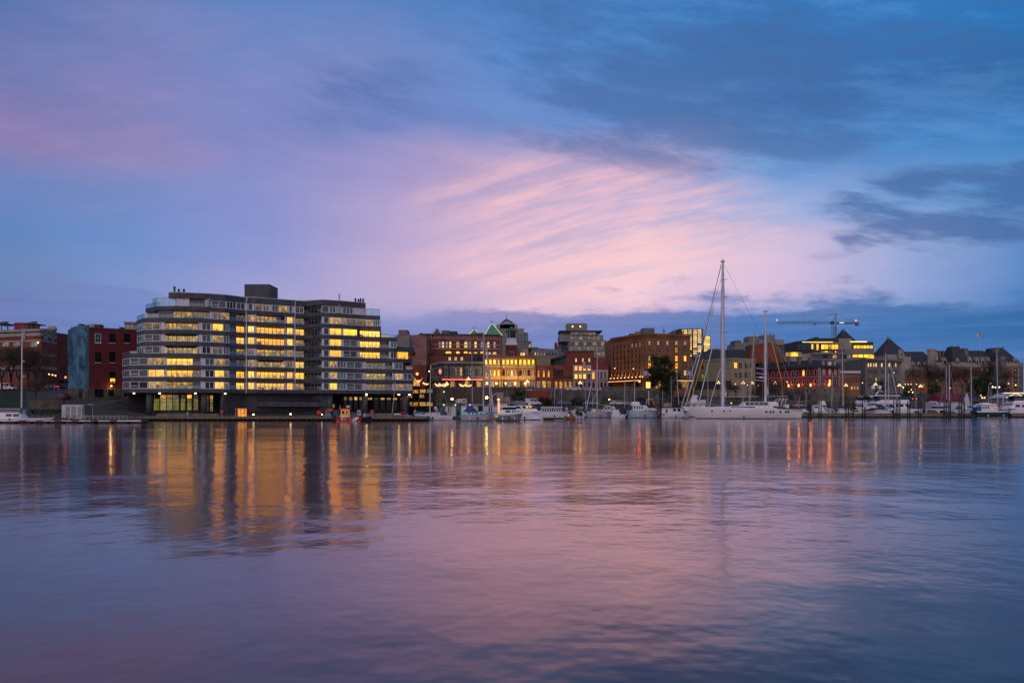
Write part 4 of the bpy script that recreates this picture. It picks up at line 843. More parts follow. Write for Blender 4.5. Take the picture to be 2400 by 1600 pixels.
for lab, x0, Yb in (('blue and white banner at the corner of the orange brick warehouse', 1508, 278), ('blue and white banner at the right end of the orange brick warehouse', 1612, 286)):
    a_ = X(x0, Yb); ww = X(10, Yb) - X(0, Yb) if x0 == 1508 else X(7, Yb) - X(0, Yb); r_ = thing('banner', lab, 'banner', (a_, Yb, 8), 'warehouse banners')
    MB().box(a_, a_ + ww, Yb, Yb + .06, Z(879, Yb), Z(869, Yb)).build('cloth', BAN, r_); MB().box(a_, a_ + ww, Yb, Yb + .07, Z(869, Yb), Z(865, Yb)).build('cloth_header', BLUECV, r_); MB().tube((a_ - .08, Yb, 8), (a_ - .08, Yb, Z(864, Yb)), .08, 5).build('pole', METAL, r_)
# glass tower and buildings to the right of it
gt = Bld('glass_tower', 'glass apartment tower glowing pale yellow behind the orange brick warehouse', [(1578, 392), (1592, 380), (1648, 380), (1665, 384)], 770.5, 8, CONC2, 16, ref=1620, x1=1648)
gt.solid([(X(1648, 380), 380), (X(1665, 384), 384)], 14, 6, Z(787, 382), 'lower_wall', CONC2)
for r_ in range(12):
    y0 = 772 + r_ * 5.4 - .0; 
    for j, x in enumerate((1596, 1606.5, 1617, 1629, 1639.5)):
        L = ['w', 'v', 'h', 'w', 'w', 1, 'w', 'd', 'w', 'v', 'w'][(r_ * 5 + j * 3) % 11]
        if r_ < 6 and j >= 2: L = 'w'
        gt.win(x - 4.2, x + 4.2, y0, y0 + 4, L, CONC2, nv=2, fw=.1)
    if r_ > 2: gt.win(1650, 1663.5, y0, y0 + 4, 'w' if r_ % 3 else 'h', PALE, nv=3, fw=.1)
gt.add('rooftop_plant', 1578, 1593, 774, 790, GREYW, 2, 6)
md = Bld('mansard_building', 'long dark mansard roofed block behind the beige stucco building', [(1648, 330), (1790, 332)], 842, 6, BR1, 14)
Y = 330; q = [(X(1645, Y), Y - .5), (X(1792, Y), Y - .5), (X(1792, Y), Y + 14), (X(1645, Y), Y + 14)]; q2 = [(X(1668, Y), Y + 2), (X(1742, Y), Y + 2), (X(1742, Y), Y + 12), (X(1668, Y), Y + 12)]
MB().prism(q, md.zt, Z(819, Y + 2), poly2=q2).build('mansard_roof', ROOFD, md.root); MB().box(X(1671, Y), X(1692, Y), Y + 3, Y + 9, Z(820, Y), Z(815, Y)).build('roof_plant', PALE, md.root)
bg_ = Bld('stucco_building', 'beige stucco building with a blank side wall and four pairs of front windows', [(1628, 306), (1716, 290), (1770, 294)], 838.5, 7, BEIGE, 14, ref=1716); bg_.band(840, .5, .25, BEIGE, 'cornice')
bg_.pier(1743, 52, 840, 890, CREAM if 0 else mat('warm beige', (.27, .215, .14)), .05, 'front_wall')
for ri, (y0, y1) in enumerate(((850, 862), (873, 884.5))):
    for xi, x in enumerate((1723.5, 1735, 1748, 1760)): bg_.win(x - 3.2, x + 3.2, y0, y1, 3 if (ri, xi) == (0, 0) else 'd', PALE, nv=2, nh=1, fw=.15, d=.06)
for x in (1645.5, 1647): pass
bg_.win(1645, 1649, 855, 864, 'k', BEIGE); bg_.win(1645, 1649, 878, 886, 'o', BEIGE); bg_.pier(1672, 84, 893, 910, CONC2, .3, 'base')
fc = Bld('apartment_tower', 'distant grey stepped apartment towers with curved balconies and roof aerials', [(1723, 520), (1756, 515), (1812, 515), (1845, 525)], 803, 6, TAUPE, 20, ref=1770)
fc.add('block', 1723, 1737, 797.5, 810, GREYW, 1, 12); fc.add('block', 1755, 1776, 788, 806, mat('sand render', (.17, .145, .12)), 1, 12); fc.add('block', 1790, 1817, 784.5, 806, TAUPE, 2, 12); fc.add('block', 1778, 1838, 795, 808, PALE, 3, 12)
fc.grid([1730, 1741, 1752, 1765, 1779, 1793, 1806, 1820, 1833], 7, [(808, 812), (817, 821), (826, 830)], 'd', fr=PALE, nv=2)
b = MB(); [b.tube((X(x, 517), 517, Z(786, 517)), (X(x, 517), 517, Z(h_, 517)), .2, 4) for x, h_ in ((1791, 780), (1797, 782), (1805, 779), (1813, 781))]; b.build('aerial', CONC2, fc.root)
sl = Bld('brick_building', 'dark brick building with a long sloping roof line and strip windows', [(1769, 325), (1812, 312), (1846, 314)], 850, 6, BR2, 14, ref=1812)
Y = 312; b = MB(); prof = [(1769, 806), (1812, 802), (1846, 851), (1769, 851)]; b.loft([[(X(x, Y), Y + 1, Z(y, Y)) for x, y in prof], [(X(x, Y), Y + 13, Z(y, Y)) for x, y in prof]], close=True); b.build('sloping_upper_wall', BR2, sl.root)
for y0, y1, l in ((822, 826, 'p'), (834, 838, 'p'), (840, 846, 'k'), (828, 833, 'k')): sl.win(1771, 1799, y0, y1, 'k' if l == 'k' else 'v', PALE, nv=6, fw=.1, d=.0)
# ================================================================ right hand side
of = Bld('glass_office', 'modern glass office block with brightly lit yellow upper floors under the crane', [(1868, 428), (1906, 420), (2050, 422)], 797, 7, CONC2, 20, ref=1930, x1=1966)
of.solid([(X(1996, 422), 422), (X(2047, 422), 422)], 16, 7, Z(801, 422), 'right_wall', CONC2); of.solid([(X(1966, 421), 421), (X(1996, 421), 421)], 18, 7, Z(793, 421), 'stair_tower', BEIGE)
Y = 421; b = MB(); b.loft([[(X(1898, Y), Y + d_, of.zt + .1), (X(1915, Y), Y + d_, Z(789, Y)), (X(1929, Y), Y + d_, of.zt + .1)] for d_ in (0, 10)], close=True); b.build('gable_roof', CONC2, of.root); of.add('roof_slab', 1922, 1972, 792, 798, CONC2, 1, 12)
for x0, x1 in ((1869, 1876), (1877, 1884), (1885, 1892), (1893, 1900)): of.win(x0, x1, 806, 819, 'd', CONC2, nh=1, fw=.15)
of.win(1902, 1906, 806, 818, 3, CONC2); of.win(1914, 1918, 806, 820, 'h', CONC2); of.win(1907, 1912, 806, 820, 'd', CONC2)
for k in range(5): of.win(1925 + k * 8, 1932 + k * 8, 807.5, 818, ['h', 3, 2, 'h', 'h'][k], CONC2, nv=2, nh=1, fw=.12); of.win(1925 + k * 8, 1932 + k * 8, 823, 828.5, [2, 'h', 1, 'd', 'h'][k], CONC2, fw=.12)
for k in range(6): of.win(2001 + k * 7.6, 2007 + k * 7.6, 809.5, 816, 'h' if k != 2 else 3, CONC2, nv=2, fw=.12)
of.win(2042, 2046, 817, 824, 'h', CONC2); of.band(802, .9, .9, BEIGE, 'eaves', 1900, 1966)
Y = 419; MB().box(X(1996, Y), X(2034, Y), Y + 1.2, Y + 1.6, Z(801.3, Y), Z(799.3, Y)).build('roof_edge_light', YSTRIP, of.root); MB().box(X(1880, Y), X(1952, Y), Y - .2, Y, Z(802, Y), Z(801, Y)).build('roof_edge_light', YSTRIP, of.root)
of2 = Bld('terraced_offices', 'flat roofed terraced offices with a glowing yellow strip above the stone facade', [(1905, 372), (2092, 374)], 826, 7, TAUPE, 16); of2.add('upper_block', 1980, 2048, 817, 828, TAUPE, 3, 10)
of2.band(827, .8, .8, TAUPE, 'eaves'); of2.grid([1912 + 11 * k for k in range(8)], 9, [(831.5, 839)], 0, pick=lambda i, j: ['d', 'd', 'k', 'd', 'o', 'd', 'd', 'v'][i], fr=BLACK, nv=2); of2.grid([2004 + 13 * k for k in range(7)], 11, [(831, 837)], 'h', fr=BLACK, nv=2); of2.add('left_terrace', 1840, 1905, 829, 850, PALE, 2, 10)
of2.add('glowing_step', 2032, 2102, 838, 841, YSTRIP, -3, 1)
YL = 372
for x0, x1, l in ((1845, 1856, 'o'), (1857, 1873, 'h'), (1874, 1882, 1)): MB().box(X(x0, YL), X(x1, YL), YL + 1.7, YL + 1.9, Z(833.5, YL), Z(825, YL)).build('window', LITM[l], of2.root)
def tower_roof(lab, x0, x1, yb, xa, yt, Y, dep, wy, wall):
    r_ = thing('pyramid_roofed_tower', lab, 'building', (X((x0 + x1) / 2, Y), Y, 7)); w0 = (x1 - x0) * .06; MB().box(X(x0 + w0, Y), X(x1 - w0, Y), Y + .5, Y + dep - .5, 5, Z(yb, Y)).build('wall', wall, r_)
    pyr(r_, x0, x1, yb, xa - 2.5, xa + 2.5, yt, Y, dep, ROOFD, edge=None, fin=1.6); return r_
tower_roof('steep dark pyramid roof rising behind the lit glass office', 1970, 2008, 800, 1988, 770.5, 450, 14, 0, CONC2)
tr = tower_roof('steep dark pyramid roofed hotel tower with a stone dormer', 2078, 2126, 828, 2100, 791, 352, 14, 0, PALE)
Y = 351; b = MB(); b.loft([[(X(x, Y), Y + d_, Z(y, Y)) for x, y in ((2106, 840), (2106, 827), (2112, 818), (2118, 827), (2118, 840))] for d_ in (-.4, 4)], close=True); dm = b.build('dormer', PALE, tr); MB().box(X(2111, Y), X(2113, Y), Y - .5, Y - .42, Z(833, Y), Z(827, Y)).build('dormer_window', GLASSK, dm)
# stone office building and mansard custom house
sb = Bld('stone_building', 'four storey grey stone office building with paired windows', [(1975, 345), (2028, 315), (2112, 325)], 840, 6.5, SAND, 18, ref=2028); sb.band(840, .6, .9, SAND, 'cornice'); sb.band(846, .35, .4, SAND); sb.band(890, .4, .3, SAND)
for ri, (y0, y1) in enumerate(((851, 859), (866, 874), (885.5, 893.5), (898, 905))):
    for xi, x in enumerate((2035, 2040.5, 2047.5, 2053, 2066.5, 2072, 2084, 2090, 2099)):
        L = 'w' if ri == 0 and xi in (0, 1, 2, 3, 4, 6, 8) else ('w' if (ri * 7 + xi) % 13 == 4 else 'k'); sb.win(x - 1.7, x + 1.7, y0, y1, L, SAND, nv=1, nh=1, fw=.12)
    for x in (1984, 1990, 2007, 2011, 2017, 2022): sb.win(x - 1.3, x + 1.3, 948 - (948 - y0) * .97, 948 - (948 - y1) * .97, 'k', SAND, nh=1, fw=.1)
rd = Bld('custom_house', 'magenta red brick custom house with white quoins, arched windows and a mansard roof', [(1795, 296), (1920, 272), (1968, 276)], 857.5, 6, BRM, 14, ref=1920)
pl = rd.ch.plan(); back = [(pl[-1][0], pl[-1][1] + 14), (pl[0][0], pl[0][1] + 14)]; cx = sum(q[0] for q in pl + back) / 5; cy = sum(q[1] for q in pl + back) / 5
q = pl + back; q2 = [(a_ + (cx - a_) * .07, c_ + (cy - c_) * .2) for a_, c_ in q]; MB().prism(q, rd.zt + .13, Z(842, 272), poly2=q2).build('mansard_roof', ROOFD, rd.root); rd.band(857.5, .5, .6, ROOFD, 'cornice')
rd.pier(1860, 120, 906, 942, STONE, .15, 'stone_base', ref=1920); rd.pier(1944, 47, 906, 942, STONE, .15, 'stone_base', ref=1920); rd.band(881, .25, .15, PALE)
for x in (1919, 1922, 1966): rd.pier(x, 2.2, 860, 905, PALE, .22, 'quoin', ref=1920)
for ri, (y0, y1) in enumerate(((865, 878.5), (888.5, 902.5))):
    for x in (1812, 1826, 1842.5, 1858.5, 1869, 1883.5, 1894, 1911.5, 1930.5, 1944.5, 1957.5):
        s_ = 272 / rd.ch.Y(x)[0]; rd.win(x - 2.1, x + 2.1, 948 - (948 - y0) * s_, 948 - (948 - y1) * s_, 3 if (ri, x) in ((0, 1883.5), (1, 1944.5)) else ('v' if x > 1925 and ri == 0 else 'k'), PALE, nh=1, arch=True, fw=.28)
for x in (1894, 1911, 1931, 1945, 1958): rd.win(x - 2, x + 2, 911, 919, 'k', PALE, d=.16)
for x0, x1 in ((1848, 1855), (1872, 1880), (1898, 1905)): rd.add('chimney', x0, x1, 836, 858, STONE, 1.0, 2)
q = rd.ch.pt(1943, .2); MB().tube((q[0], q[1] + .2, Z(851.5, 273)), (q[0], q[1] - .25, Z(851.5, 273)), .85, 16).build('round_dormer', PALE, rd.root); MB().tube((q[0], q[1] - .2, Z(851.5, 273)), (q[0], q[1] - .3, Z(851.5, 273)), .6, 16).build('round_window', LP, rd.root)
for x in (1930, 1957): rd.add('dormer', x - 2.5, x + 2.5, 846, 858, PALE, .2, 1.5)
FL = glow_mat('flame lantern', (1, .28, .03), 3)
for x in (1852, 1876, 1904, 1938.5):
    q = rd.ch.pt(x, .8); zz = Z(906, 275); MB().lathe((q[0], q[1], zz), [(.1, 0), (.3, .2), (.34, .7), (.12, 1.1)], 7).build('flame_lamp', FL, rd.root)
    l_ = bpy.data.lights.new('flame_light', 'POINT'); l_.energy = 110; l_.color = (1, .28, .06); l_.shadow_soft_size = .3; lo = bpy.data.objects.new('flame_light', l_); C.objects.link(lo); lo.location = (q[0], q[1] - .2, zz + .9)
lo_b = Bld('brick_building', 'low brick building with a pale flat roof between custom house and stone offices', [(1968, 292), (2015, 293)], 872, 6, BR3, 12); lo_b.band(870.5, .6, .6, LILAC, 'cornice'); lo_b.grid([1990, 1997, 2004, 2010.5], 4.5, [(884, 894)], 'd', fr=BR1, nh=1); lo_b.grid([1996, 2003, 2010], 4, [(906, 912)], 'o', fr=PALE)
# chateau hotel
BRH = brick('hotel brick', (.23, .10, .062)); Y = 400
em = thing('chateau_hotel', 'long brick chateau hotel with steep slate roofs and pale dormers at far right', 'building', (X(2260, Y), Y, 7))
class HB(Bld):
    def __init__(s, chain): s.ch = Chain(chain); s.root = em; s.zt = Z(850, chain[0][1]); s.z0 = 7
hw = HB([(2118, 380), (2134, 380)]); h1 = HB([(2134, 402), (2235, 402)]); h2 = HB([(2232, 396), (2275, 396)]); h3 = HB([(2275, 400), (2340, 400)]); h4 = HB([(2335, 394), (2387, 394), (2398, 404)])
for hh, top, dep in ((hw, 836, 14), (h1, 858, 16), (h2, 848, 16), (h3, 850, 16), (h4, 848, 16)):
    pl = hh.ch.plan(); hh.solid(pl, dep, 5, Z(top, pl[0][1]), 'wall', BRH)
    hh.solid([(a_ + (-.08 if i_ == 0 else .08 if i_ == len(pl) - 1 else 0), c_ - .12) for i_, (a_, c_) in enumerate(pl)], dep - .3, Z(top + 10 if hh is not hw else 866, pl[0][1]), Z(top, pl[0][1]) + .05, 'cornice_band', PALE)
def roofprism(x0, x1, yb, u0, u1, yt, Y, dep, dy=3):
    q = [(X(x0, Y), Y - .4), (X(x1, Y), Y - .4), (X(x1, Y), Y + dep), (X(x0, Y), Y + dep)]; q2 = [(X(u0, Y), Y + dy), (X(u1, Y), Y + dy), (X(u1, Y), Y + dep - 3), (X(u0, Y), Y + dep - 3)]
    return MB().prism(q, Z(yb, Y) + .06, Z(yt, Y), poly2=q2).build('slate_roof', ROOFD, em)
MB().prism([(X(2190, 401.8), 401.8), (X(2240, 401.8), 401.8), (X(2240, 401.8), 412), (X(2190, 401.8), 412)], Z(862, 402), Z(848, 402)).build('cornice_band', PALE, em)
roofprism(2125, 2200, 858, 2126, 2178, 822, 402, 16, 6); roofprism(2190, 2234, 848, 2192, 2233, 832, 402, 16, 5); roofprism(2232.5, 2277, 848, 2243, 2261, 810, 396, 12, 5); roofprism(2272, 2342, 849, 2274, 2322, 819, 400, 16, 7); roofprism(2334, 2390, 848, 2349, 2367, 812.5, 394, 16, 6)
def dormer(x, w_, yb, ym, yt, Y, l='k'):
    b = MB(); b.loft([[(X(a_, Y), Y + d_, Z(c_, Y)) for a_, c_ in ((x - w_, yb), (x - w_, ym), (x, yt), (x + w_, ym), (x + w_, yb))] for d_ in (-.7, 4)], close=True); o = b.build('dormer', PALE, em)
    MB().box(X(x - w_ * .45, Y), X(x + w_ * .45, Y), Y - .8, Y - .72, Z(yb - .5, Y), Z(ym + 1.5, Y)).build('dormer_window', LITM[l], o)
for x in (2139, 2153, 2168): dormer(x, 4, 859, 852, 847, 402, 'k')
dormer(2213, 5, 852, 844, 836, 402); dormer(2243, 3.5, 850, 844, 838, 396); dormer(2272, 4.5, 849, 842, 834, 396)
for x in (2289, 2302, 2315, 2328): dormer(x, 4, 851, 844, 835.5, 400)
for x in (2340,): dormer(x, 3, 851, 846, 841, 394)
dormer(2379, 4.5, 849, 843, 837, 394)
for x, y0, yb, Yc, w_ in ((2270, 815, 838, 398, 4.5), (2343, 815, 838, 396, 5), (2209, 821, 836, 404, 2), (2217, 821, 836, 404, 2.5)): MB().box(X(x - w_, Yc), X(x + w_, Yc), Yc + 2, Yc + 5, Z(yb, Yc), Z(y0, Yc)).build('chimney', STONE, em)
Yc = 396; MB().lathe((X(2186.5, Yc), Yc + 1, 20), [(2.0, 0), (2.2, Z(822, Yc) - 20), (2.5, Z(821, Yc) - 20), (2.3, Z(818, Yc) - 20), (1.4, Z(816.5, Yc) - 20), (.1, Z(815.5, Yc) - 20)], 8).build('turret', PALE, em); MB().lathe((X(2187.5, Yc), Yc - 3, Z(845, Yc)), [(.8, 0), (.7, 1.5), (.5, 3.2), (.05, 4)], 8).build('pinnacle', PALE, em)
Yc = 391; MB().lathe((X(2350, Yc), Yc, Z(905, Yc)), [(1.5, 0), (1.5, Z(843, Yc) - Z(905, Yc)), (1.7, Z(842, Yc) - Z(905, Yc)), (1.4, Z(837, Yc) - Z(905, Yc)), (.1, Z(834, Yc) - Z(905, Yc))], 10).build('turret', STONE, em)
MB().box(X(2220, 406), X(2236, 406), 405, 409, Z(834, 406), Z(824, 406)).build('lit_penthouse', LO, em)
for x, y, Yc in ((2186, 813, 396), (2126, 816, 402), (2244, 805, 398), (2260, 803, 398), (2323, 816, 402), (2349, 808, 396), (2366, 806, 396)): MB().tube((X(x, Yc), Yc + 5, Z(y + 8, Yc)), (X(x, Yc), Yc + 5, Z(y, Yc)), .18, 4, .04).build('finial', ROOFD, em)
rows = ((864, 870), (876, 882), (888, 894), (900, 906))
def hl(i, j): v = (i * 7 + j * 11) % 17; return 'o' if v in (3,) else 'k'
h1.grid([2140 + 8 * k for k in range(11)], 2.4, rows, pick=hl, fr=PALE, fw=.1, d=.02); h2.grid([2240, 2248, 2256, 2264], 2.6, rows, 'k', fr=PALE, fw=.1)
h3.grid([2281 + 6.7 * k for k in range(9)], 2.4, rows, pick=lambda i, j: 'w' if j == 0 and i in (3, 5) else hl(i, j), fr=PALE, fw=.1); h4.grid([2345, 2353, 2368, 2391], 2.4, rows, 'k', fr=PALE, fw=.1)
h4.grid([2376, 2380, 2384], 2.6, rows, pick=lambda i, j: 'o' if (i, j) == (1, 0) else 'k', fr=PALE, fw=.5); hw.grid([2126], 3, ((868, 875), (884, 890), (898, 904)), 'k', fr=PALE); hw.win(2114, 2118, 840, 846, 'w', PALE)
# ================================================================ ground detail, quays and walls
GRASS = mat('winter lawn', (.012, .030, .009), .95, .4, .5); ASPH = mat('asphalt', (.045, .045, .048), .8, .25, .4)
def patch(name, m, ys, left, right, n=8, up=.06, kind='structure'):
    b = MB(); rows = []
    for Y in ys:
        l, r = left(Y), right(Y); rows.append([(X(l + (r - l) * i / n, Y), Y, height(X(l + (r - l) * i / n, Y), Y) + up) for i in range(n + 1)])
    b.loft(rows, caps=False); return tag(b.build(name, m), kind=kind)
ys = [176 + 2 * i for i in range(24)]
patch('lawn', GRASS, ys[8:23], lambda Y: -80, lambda Y: 62 - (Y - 192) * .25, 12)
patch('road', ASPH, [182 + 2 * i for i in range(22)], lambda Y: 84 - (Y - 182) * .75, lambda Y: 160, 10)
patch('street', ASPH, [226, 228, 230], lambda Y: -90, lambda Y: 133, 20, .1); patch('wharf_street', ASPH, [258.5, 262, 266], lambda Y: 985, lambda Y: 1500, 40, .05)
patch('causeway_road', ASPH, [272, 276, 280, 284], lambda Y: 1990, lambda Y: 2480, 40, .06)
b = MB()
for k in range(7): a_ = 62 + k * 12; b.face([(X(a_, 226.5), 226.5, 8.5), (X(a_ + 7, 226.5), 226.5, 8.5), (X(a_ + 7, 229), 229, 8.56), (X(a_, 229), 229, 8.56)])
b.v = [(x, y, height(x, y) + .13) for x, y, z in b.v]; tag(b.build('crosswalk_marking', WHITE2), kind='structure')
def wall_thing(name, label, cat, m, x0, x1, Y, y0, z0=0., dep=1.2, coping=None, Y1=None):
    Y1 = Y1 or Y; zt_ = Z(y0, (Y + Y1) / 2); r_ = thing(name, label, cat, (X((x0 + x1) / 2, Y), Y, z0)); a_, c_ = (X(x0, Y), Y), (X(x1, Y1), Y1)
    MB().prism([a_, c_, (c_[0], c_[1] + dep), (a_[0], a_[1] + dep)], z0, zt_).build('wall', m, r_)
    if coping: MB().prism([(a_[0], a_[1] - .12), (c_[0], c_[1] - .12), (c_[0], c_[1] + dep), (a_[0], a_[1] + dep)], zt_ + .003, zt_ + .25).build('coping', coping, r_)
    return r_
wall_thing('retaining_wall', 'dark stone retaining wall below the street at far left', 'wall', STONEW, 70, 147, 180, 935.5, .5, 1.0, CONC2)
wall_thing('retaining_wall', 'pale low wall at the foot of the lawn at far left', 'wall', STONE, -60, 62, 176, 964, .5, .6, PALE)
w1 = wall_thing('retaining_wall', 'brown weathered concrete retaining wall under the fairy lit terrace', 'wall', mat('weathered concrete', (.085, .06, .045), .9, .5, .15), 1013, 1232, 254, 908, 2.5, 1.4, STONE)
w2 = wall_thing('retaining_wall', 'red brick panel of the street retaining wall between two stone buttresses', 'wall', BR1, 1232, 1292, 253.6, 916, 2.5, 1.6, STONE)
w3 = wall_thing('retaining_wall', 'long rough stone retaining wall below the pinkish building', 'wall', STONEW, 1292, 1545, 254, 915.5, 2.5, 1.6, STONE)
for x in (1232, 1291): 
    Y = 253; MB().loft([[(X(x - 2, Y), Y + .5, 2.5), (X(x + 4, Y), Y + .5, 2.5), (X(x + 4, Y), Y - 1.2, 2.5), (X(x - 2, Y), Y - 1.2, 2.5)], [(X(x - 2, Y), Y + .5, Z(917, Y)), (X(x + 2, Y), Y + .5, Z(917, Y)), (X(x + 2, Y), Y - .1, Z(917, Y)), (X(x - 2, Y), Y - .1, Z(917, Y))]], close=True).build('buttress', STONE, w2)
def rail(name, label, x0, x1, Y, z0, h, m, n, rails=3, cat='railing', Y1=None, r=.035):
    Y1 = Y1 or Y; r_ = thing(name, label, cat, (X(x0, Y), Y, z0)); P = lambda t: (X(x0, Y) + (X(x1, Y1) - X(x0, Y)) * t, Y + (Y1 - Y) * t)
    b = MB(); c = MB()
    for k in range(n + 1): q = P(k / n); b.tube(q + (z0,), q + (z0 + h,), r, 4)
    for k in range(rails): z = z0 + h * (k + 1) / rails; c.tube(P(0) + (z,), P(1) + (z,), r * .9, 4)
    b.build('posts', m, r_); c.build('rails', m, r_); return r_
rail('street_railing', 'thin railing on top of the street retaining wall', 1130, 1540, 254.5, Z(915.5, 254) + .2, 1.0, METAL, 70, 3)
rail('timber_fence', 'dark timber fence along the quay in front of the apartment block', 495, 770, 180, .95, 1.5, WOODD, 26, 3, 'fence', r=.07)
rail('timber_fence', 'dark timber fence on the quay in front of the right hand shopfronts', 850, 945, 182, .95, 1.2, WOODD, 10, 2, 'fence', r=.06)
q_ = thing('timber_quay', 'long dark timber quay with wet pilings below the apartment block', 'quay', (X(640, 172), 172, 0))
MB().box(X(300, 171.5), X(1000, 171.5), 171.5, 180, .45, .95).build('deck', WOOD, q_); MB().box(X(352, 171), X(500, 171), 174, 175, .955, 1.55).box(X(848, 171), X(915, 171), 174, 175, .955, 1.6).build('pale_kerb', mat('pale kerb', (.16, .12, .10), .9, .3), q_)
b = MB()
for k in range(60): x = X(302 + k * 11.6, 172); b.tube((x, 171.8, -1), (x, 171.8, .45), .16, 5)
b.box(X(300, 171.5), X(1000, 171.5), 173, 173.4, -1, .44); b.build('piling_wall', WOODD, q_)
WD2 = mat('whitewashed dock edge', (.42, .32, .30), .7, .35, .12, stretch=(1, 1, 1), rgb2=(.5, .42, .42)); RUST = mat('rusty dock edge', (.16, .05, .04), .8, .3)
def dock(label, x0, x1, Y, dep, zt_=.45, edge=WOOD, fill=WOODD, th=.18, n=0):
    r_ = thing('floating_dock', label, 'dock', (X((x0 + x1) / 2, Y), Y, 0)); a_, c_ = X(x0, Y), X(x1, Y)
    MB().box(a_, c_, Y, Y + dep, zt_ - .12, zt_).build('deck', WOOD, r_); MB().box(a_, c_, Y - .09, Y - .003, zt_ - th, zt_ + .06).build('edge_beam', edge, r_)
    b = MB(); k = a_ + .5
    while k < c_ - 2: b.box(k, k + 2.3, Y + .1, Y + dep - .1, -.4, zt_ - .125); k += 3
    b.build('floats', BLACK, r_); return r_
dl = dock('long floating dock with a whitewashed edge at far left', -40, 331, 149, 2.6, .55, WD2)
b = MB(); [b.box(X(x, 149), X(x + 17, 149), 148.87, 148.905, .36, .6) for x in (45, 85, 128, 168, 214, 258)]; b.build('rusty_plate', RUST, dl)
dr1 = dock('long brown floating dock at right in front of the moored yachts', 1872, 2283, 218, 3, 1.15, WOOD, th=.85); dr2 = dock('short brown floating dock end beside the dark green trawler', 2370, 2480, 218, 3, 1.15, WOOD, th=.85)
dm1 = dock('low floating dock behind the sailing boats, left of the green roofed office', 955, 1240, 190, 2.5, .5); dm2 = dock('low floating dock behind the grey sailboat and the blue trawler', 1330, 1620, 214, 2.5, .5); dm3 = dock('mossy log float between the white cruiser and the orange work float', 1270, 1322, 181, 2.2, .5, mat('mossy timber', (.03, .032, .015)), th=.4)
dm4 = dock('floating dock under the far right trawlers', 2150, 2420, 236, 2.5, .6)
# seawall and sloping bank on the right
wall_thing('seawall', 'stone seawall along the causeway behind the right hand moorings', 'wall', STONEW, 1560, 2600, 262, 940, -1, 1.2, STONE)
# ================================================================ piles
def pile(label, x, Y, y0, group='timber pilings in clusters along the right hand dock', r=.17):
    return MB().tube((0, 0, -1), (0, 0, Z(y0, Y)), r, 8, r * .85).tube((0, 0, Z(y0, Y) + .001), (0, 0, Z(y0, Y) + .25), r * .9, 8, .03).solo('dock_piling', PILE, label, 'piling', (X(x, Y), Y, 0), group)
for lab, xs_, Y, y0 in (('tarred piling by the stern of the big white ketch', (1896, 1901), 217.5, 938), ('tarred piling beside the white cabin boat on the dock', (1919.5, 1924.5), 217.5, 938), ('tarred piling left of the small square dock sign', (1983, 1988.5, 1999.5), 217.5, 937),
                        ('tarred piling beside the small square dock sign', (2021, 2027), 217.5, 937), ('tarred piling in front of the flybridge motor yacht', (2095, 2100.5, 2104.5, 2109), 217.5, 937), ('tarred piling right of the flybridge motor yacht', (2127.5, 2132.5), 217.5, 939), ('tarred piling left of the open wooden launch', (2153, 2158.5), 217.5, 939),
                        ('tarred piling below the red roofed boathouse', (2213, 2218, 2224, 2227.5), 217.5, 938), ('tarred piling left of the dark green trawler', (2248, 2253.5, 2260), 217.5, 938), ('dark piling between the blue trawler and the white workboat', (1542, 1548), 205, 947)):
    for j_, x in enumerate(xs_): pile({2: ['left ', 'right '], 3: ['leftmost ', 'middle ', 'rightmost '], 4: ['leftmost ', 'second ', 'third ', 'rightmost ']}.get(len(xs_), [''])[j_] + lab, x, Y, y0 + R.uniform(-1, 1.5))
for k, x in enumerate((306, 322, 338)): pass
sg = thing('dock_sign', 'small square white notice on the dock pilings', 'sign', (X(2028, 217), 217, 0)); MB().box(X(2024, 217), X(2033, 217), 216.9, 217, Z(953, 217), Z(944, 217)).build('panel', LILAC, sg); MB().box(X(2025.5, 217), X(2031.5, 217), 216.88, 216.9, Z(949.5, 217), Z(948.3, 217)).box(X(2026.5, 217), X(2030.5, 217), 216.88, 216.9, Z(947, 217), Z(946, 217)).build('marking', RED, sg)
MB().box(X(2028, 217) - .1, X(2028, 217) + .1, 217.05, 217.2, .3, Z(944, 217)).build('post', PILE, sg)
# ================================================================ lamps
def globe_post(label, x, yt, Y, cluster=True, m=None, zb=None, group='five globe street lamps', r=.26, name='street_lamp'):
    zb = height(X(x, Y), Y) if zb is None else zb; zt_ = Z(yt, Y); r_ = thing(name, label, 'street lamp', (X(x, Y), Y, zb), group); cx = X(x, Y)
    p_ = MB().lathe((cx, Y, zb - .3), [(.22, 0), (.22, .5), (.10, .7), (.07, zt_ - zb - .2 - (.9 if cluster else 0)), (.09, zt_ - zb - (.8 if cluster else 0) + .05)], 6)
    if cluster:
        for k in range(4): a_ = PI / 2 * k + .5; p_.tube((cx, Y, zt_ - .75), (cx + .55 * math.cos(a_), Y + .55 * math.sin(a_), zt_ - .6), .035, 4)
        p_.tube((cx, Y, zt_ - .9), (cx, Y, zt_ - .15), .05, 4)
    p_.build('post', BLACK, r_)
    if cluster:
        for k in range(4): a_ = PI / 2 * k + .5; MB().ball((cx + .55 * math.cos(a_), Y + .55 * math.sin(a_), zt_ - .42), r * .8).build('globe', m or BULB, r_, True)
    if cluster: l_ = bpy.data.lights.new('street_lamp_glow', 'POINT'); l_.energy = 22; l_.color = (1, .58, .24); l_.shadow_soft_size = .3; lo = bpy.data.objects.new('street_lamp_glow', l_); C.objects.link(lo); lo.location = (cx, Y - .2, zt_ - .9)
    MB().ball((cx, Y, zt_ + (.08 if cluster else .15)), r).build('globe', m or BULB, r_, True)
    return r_
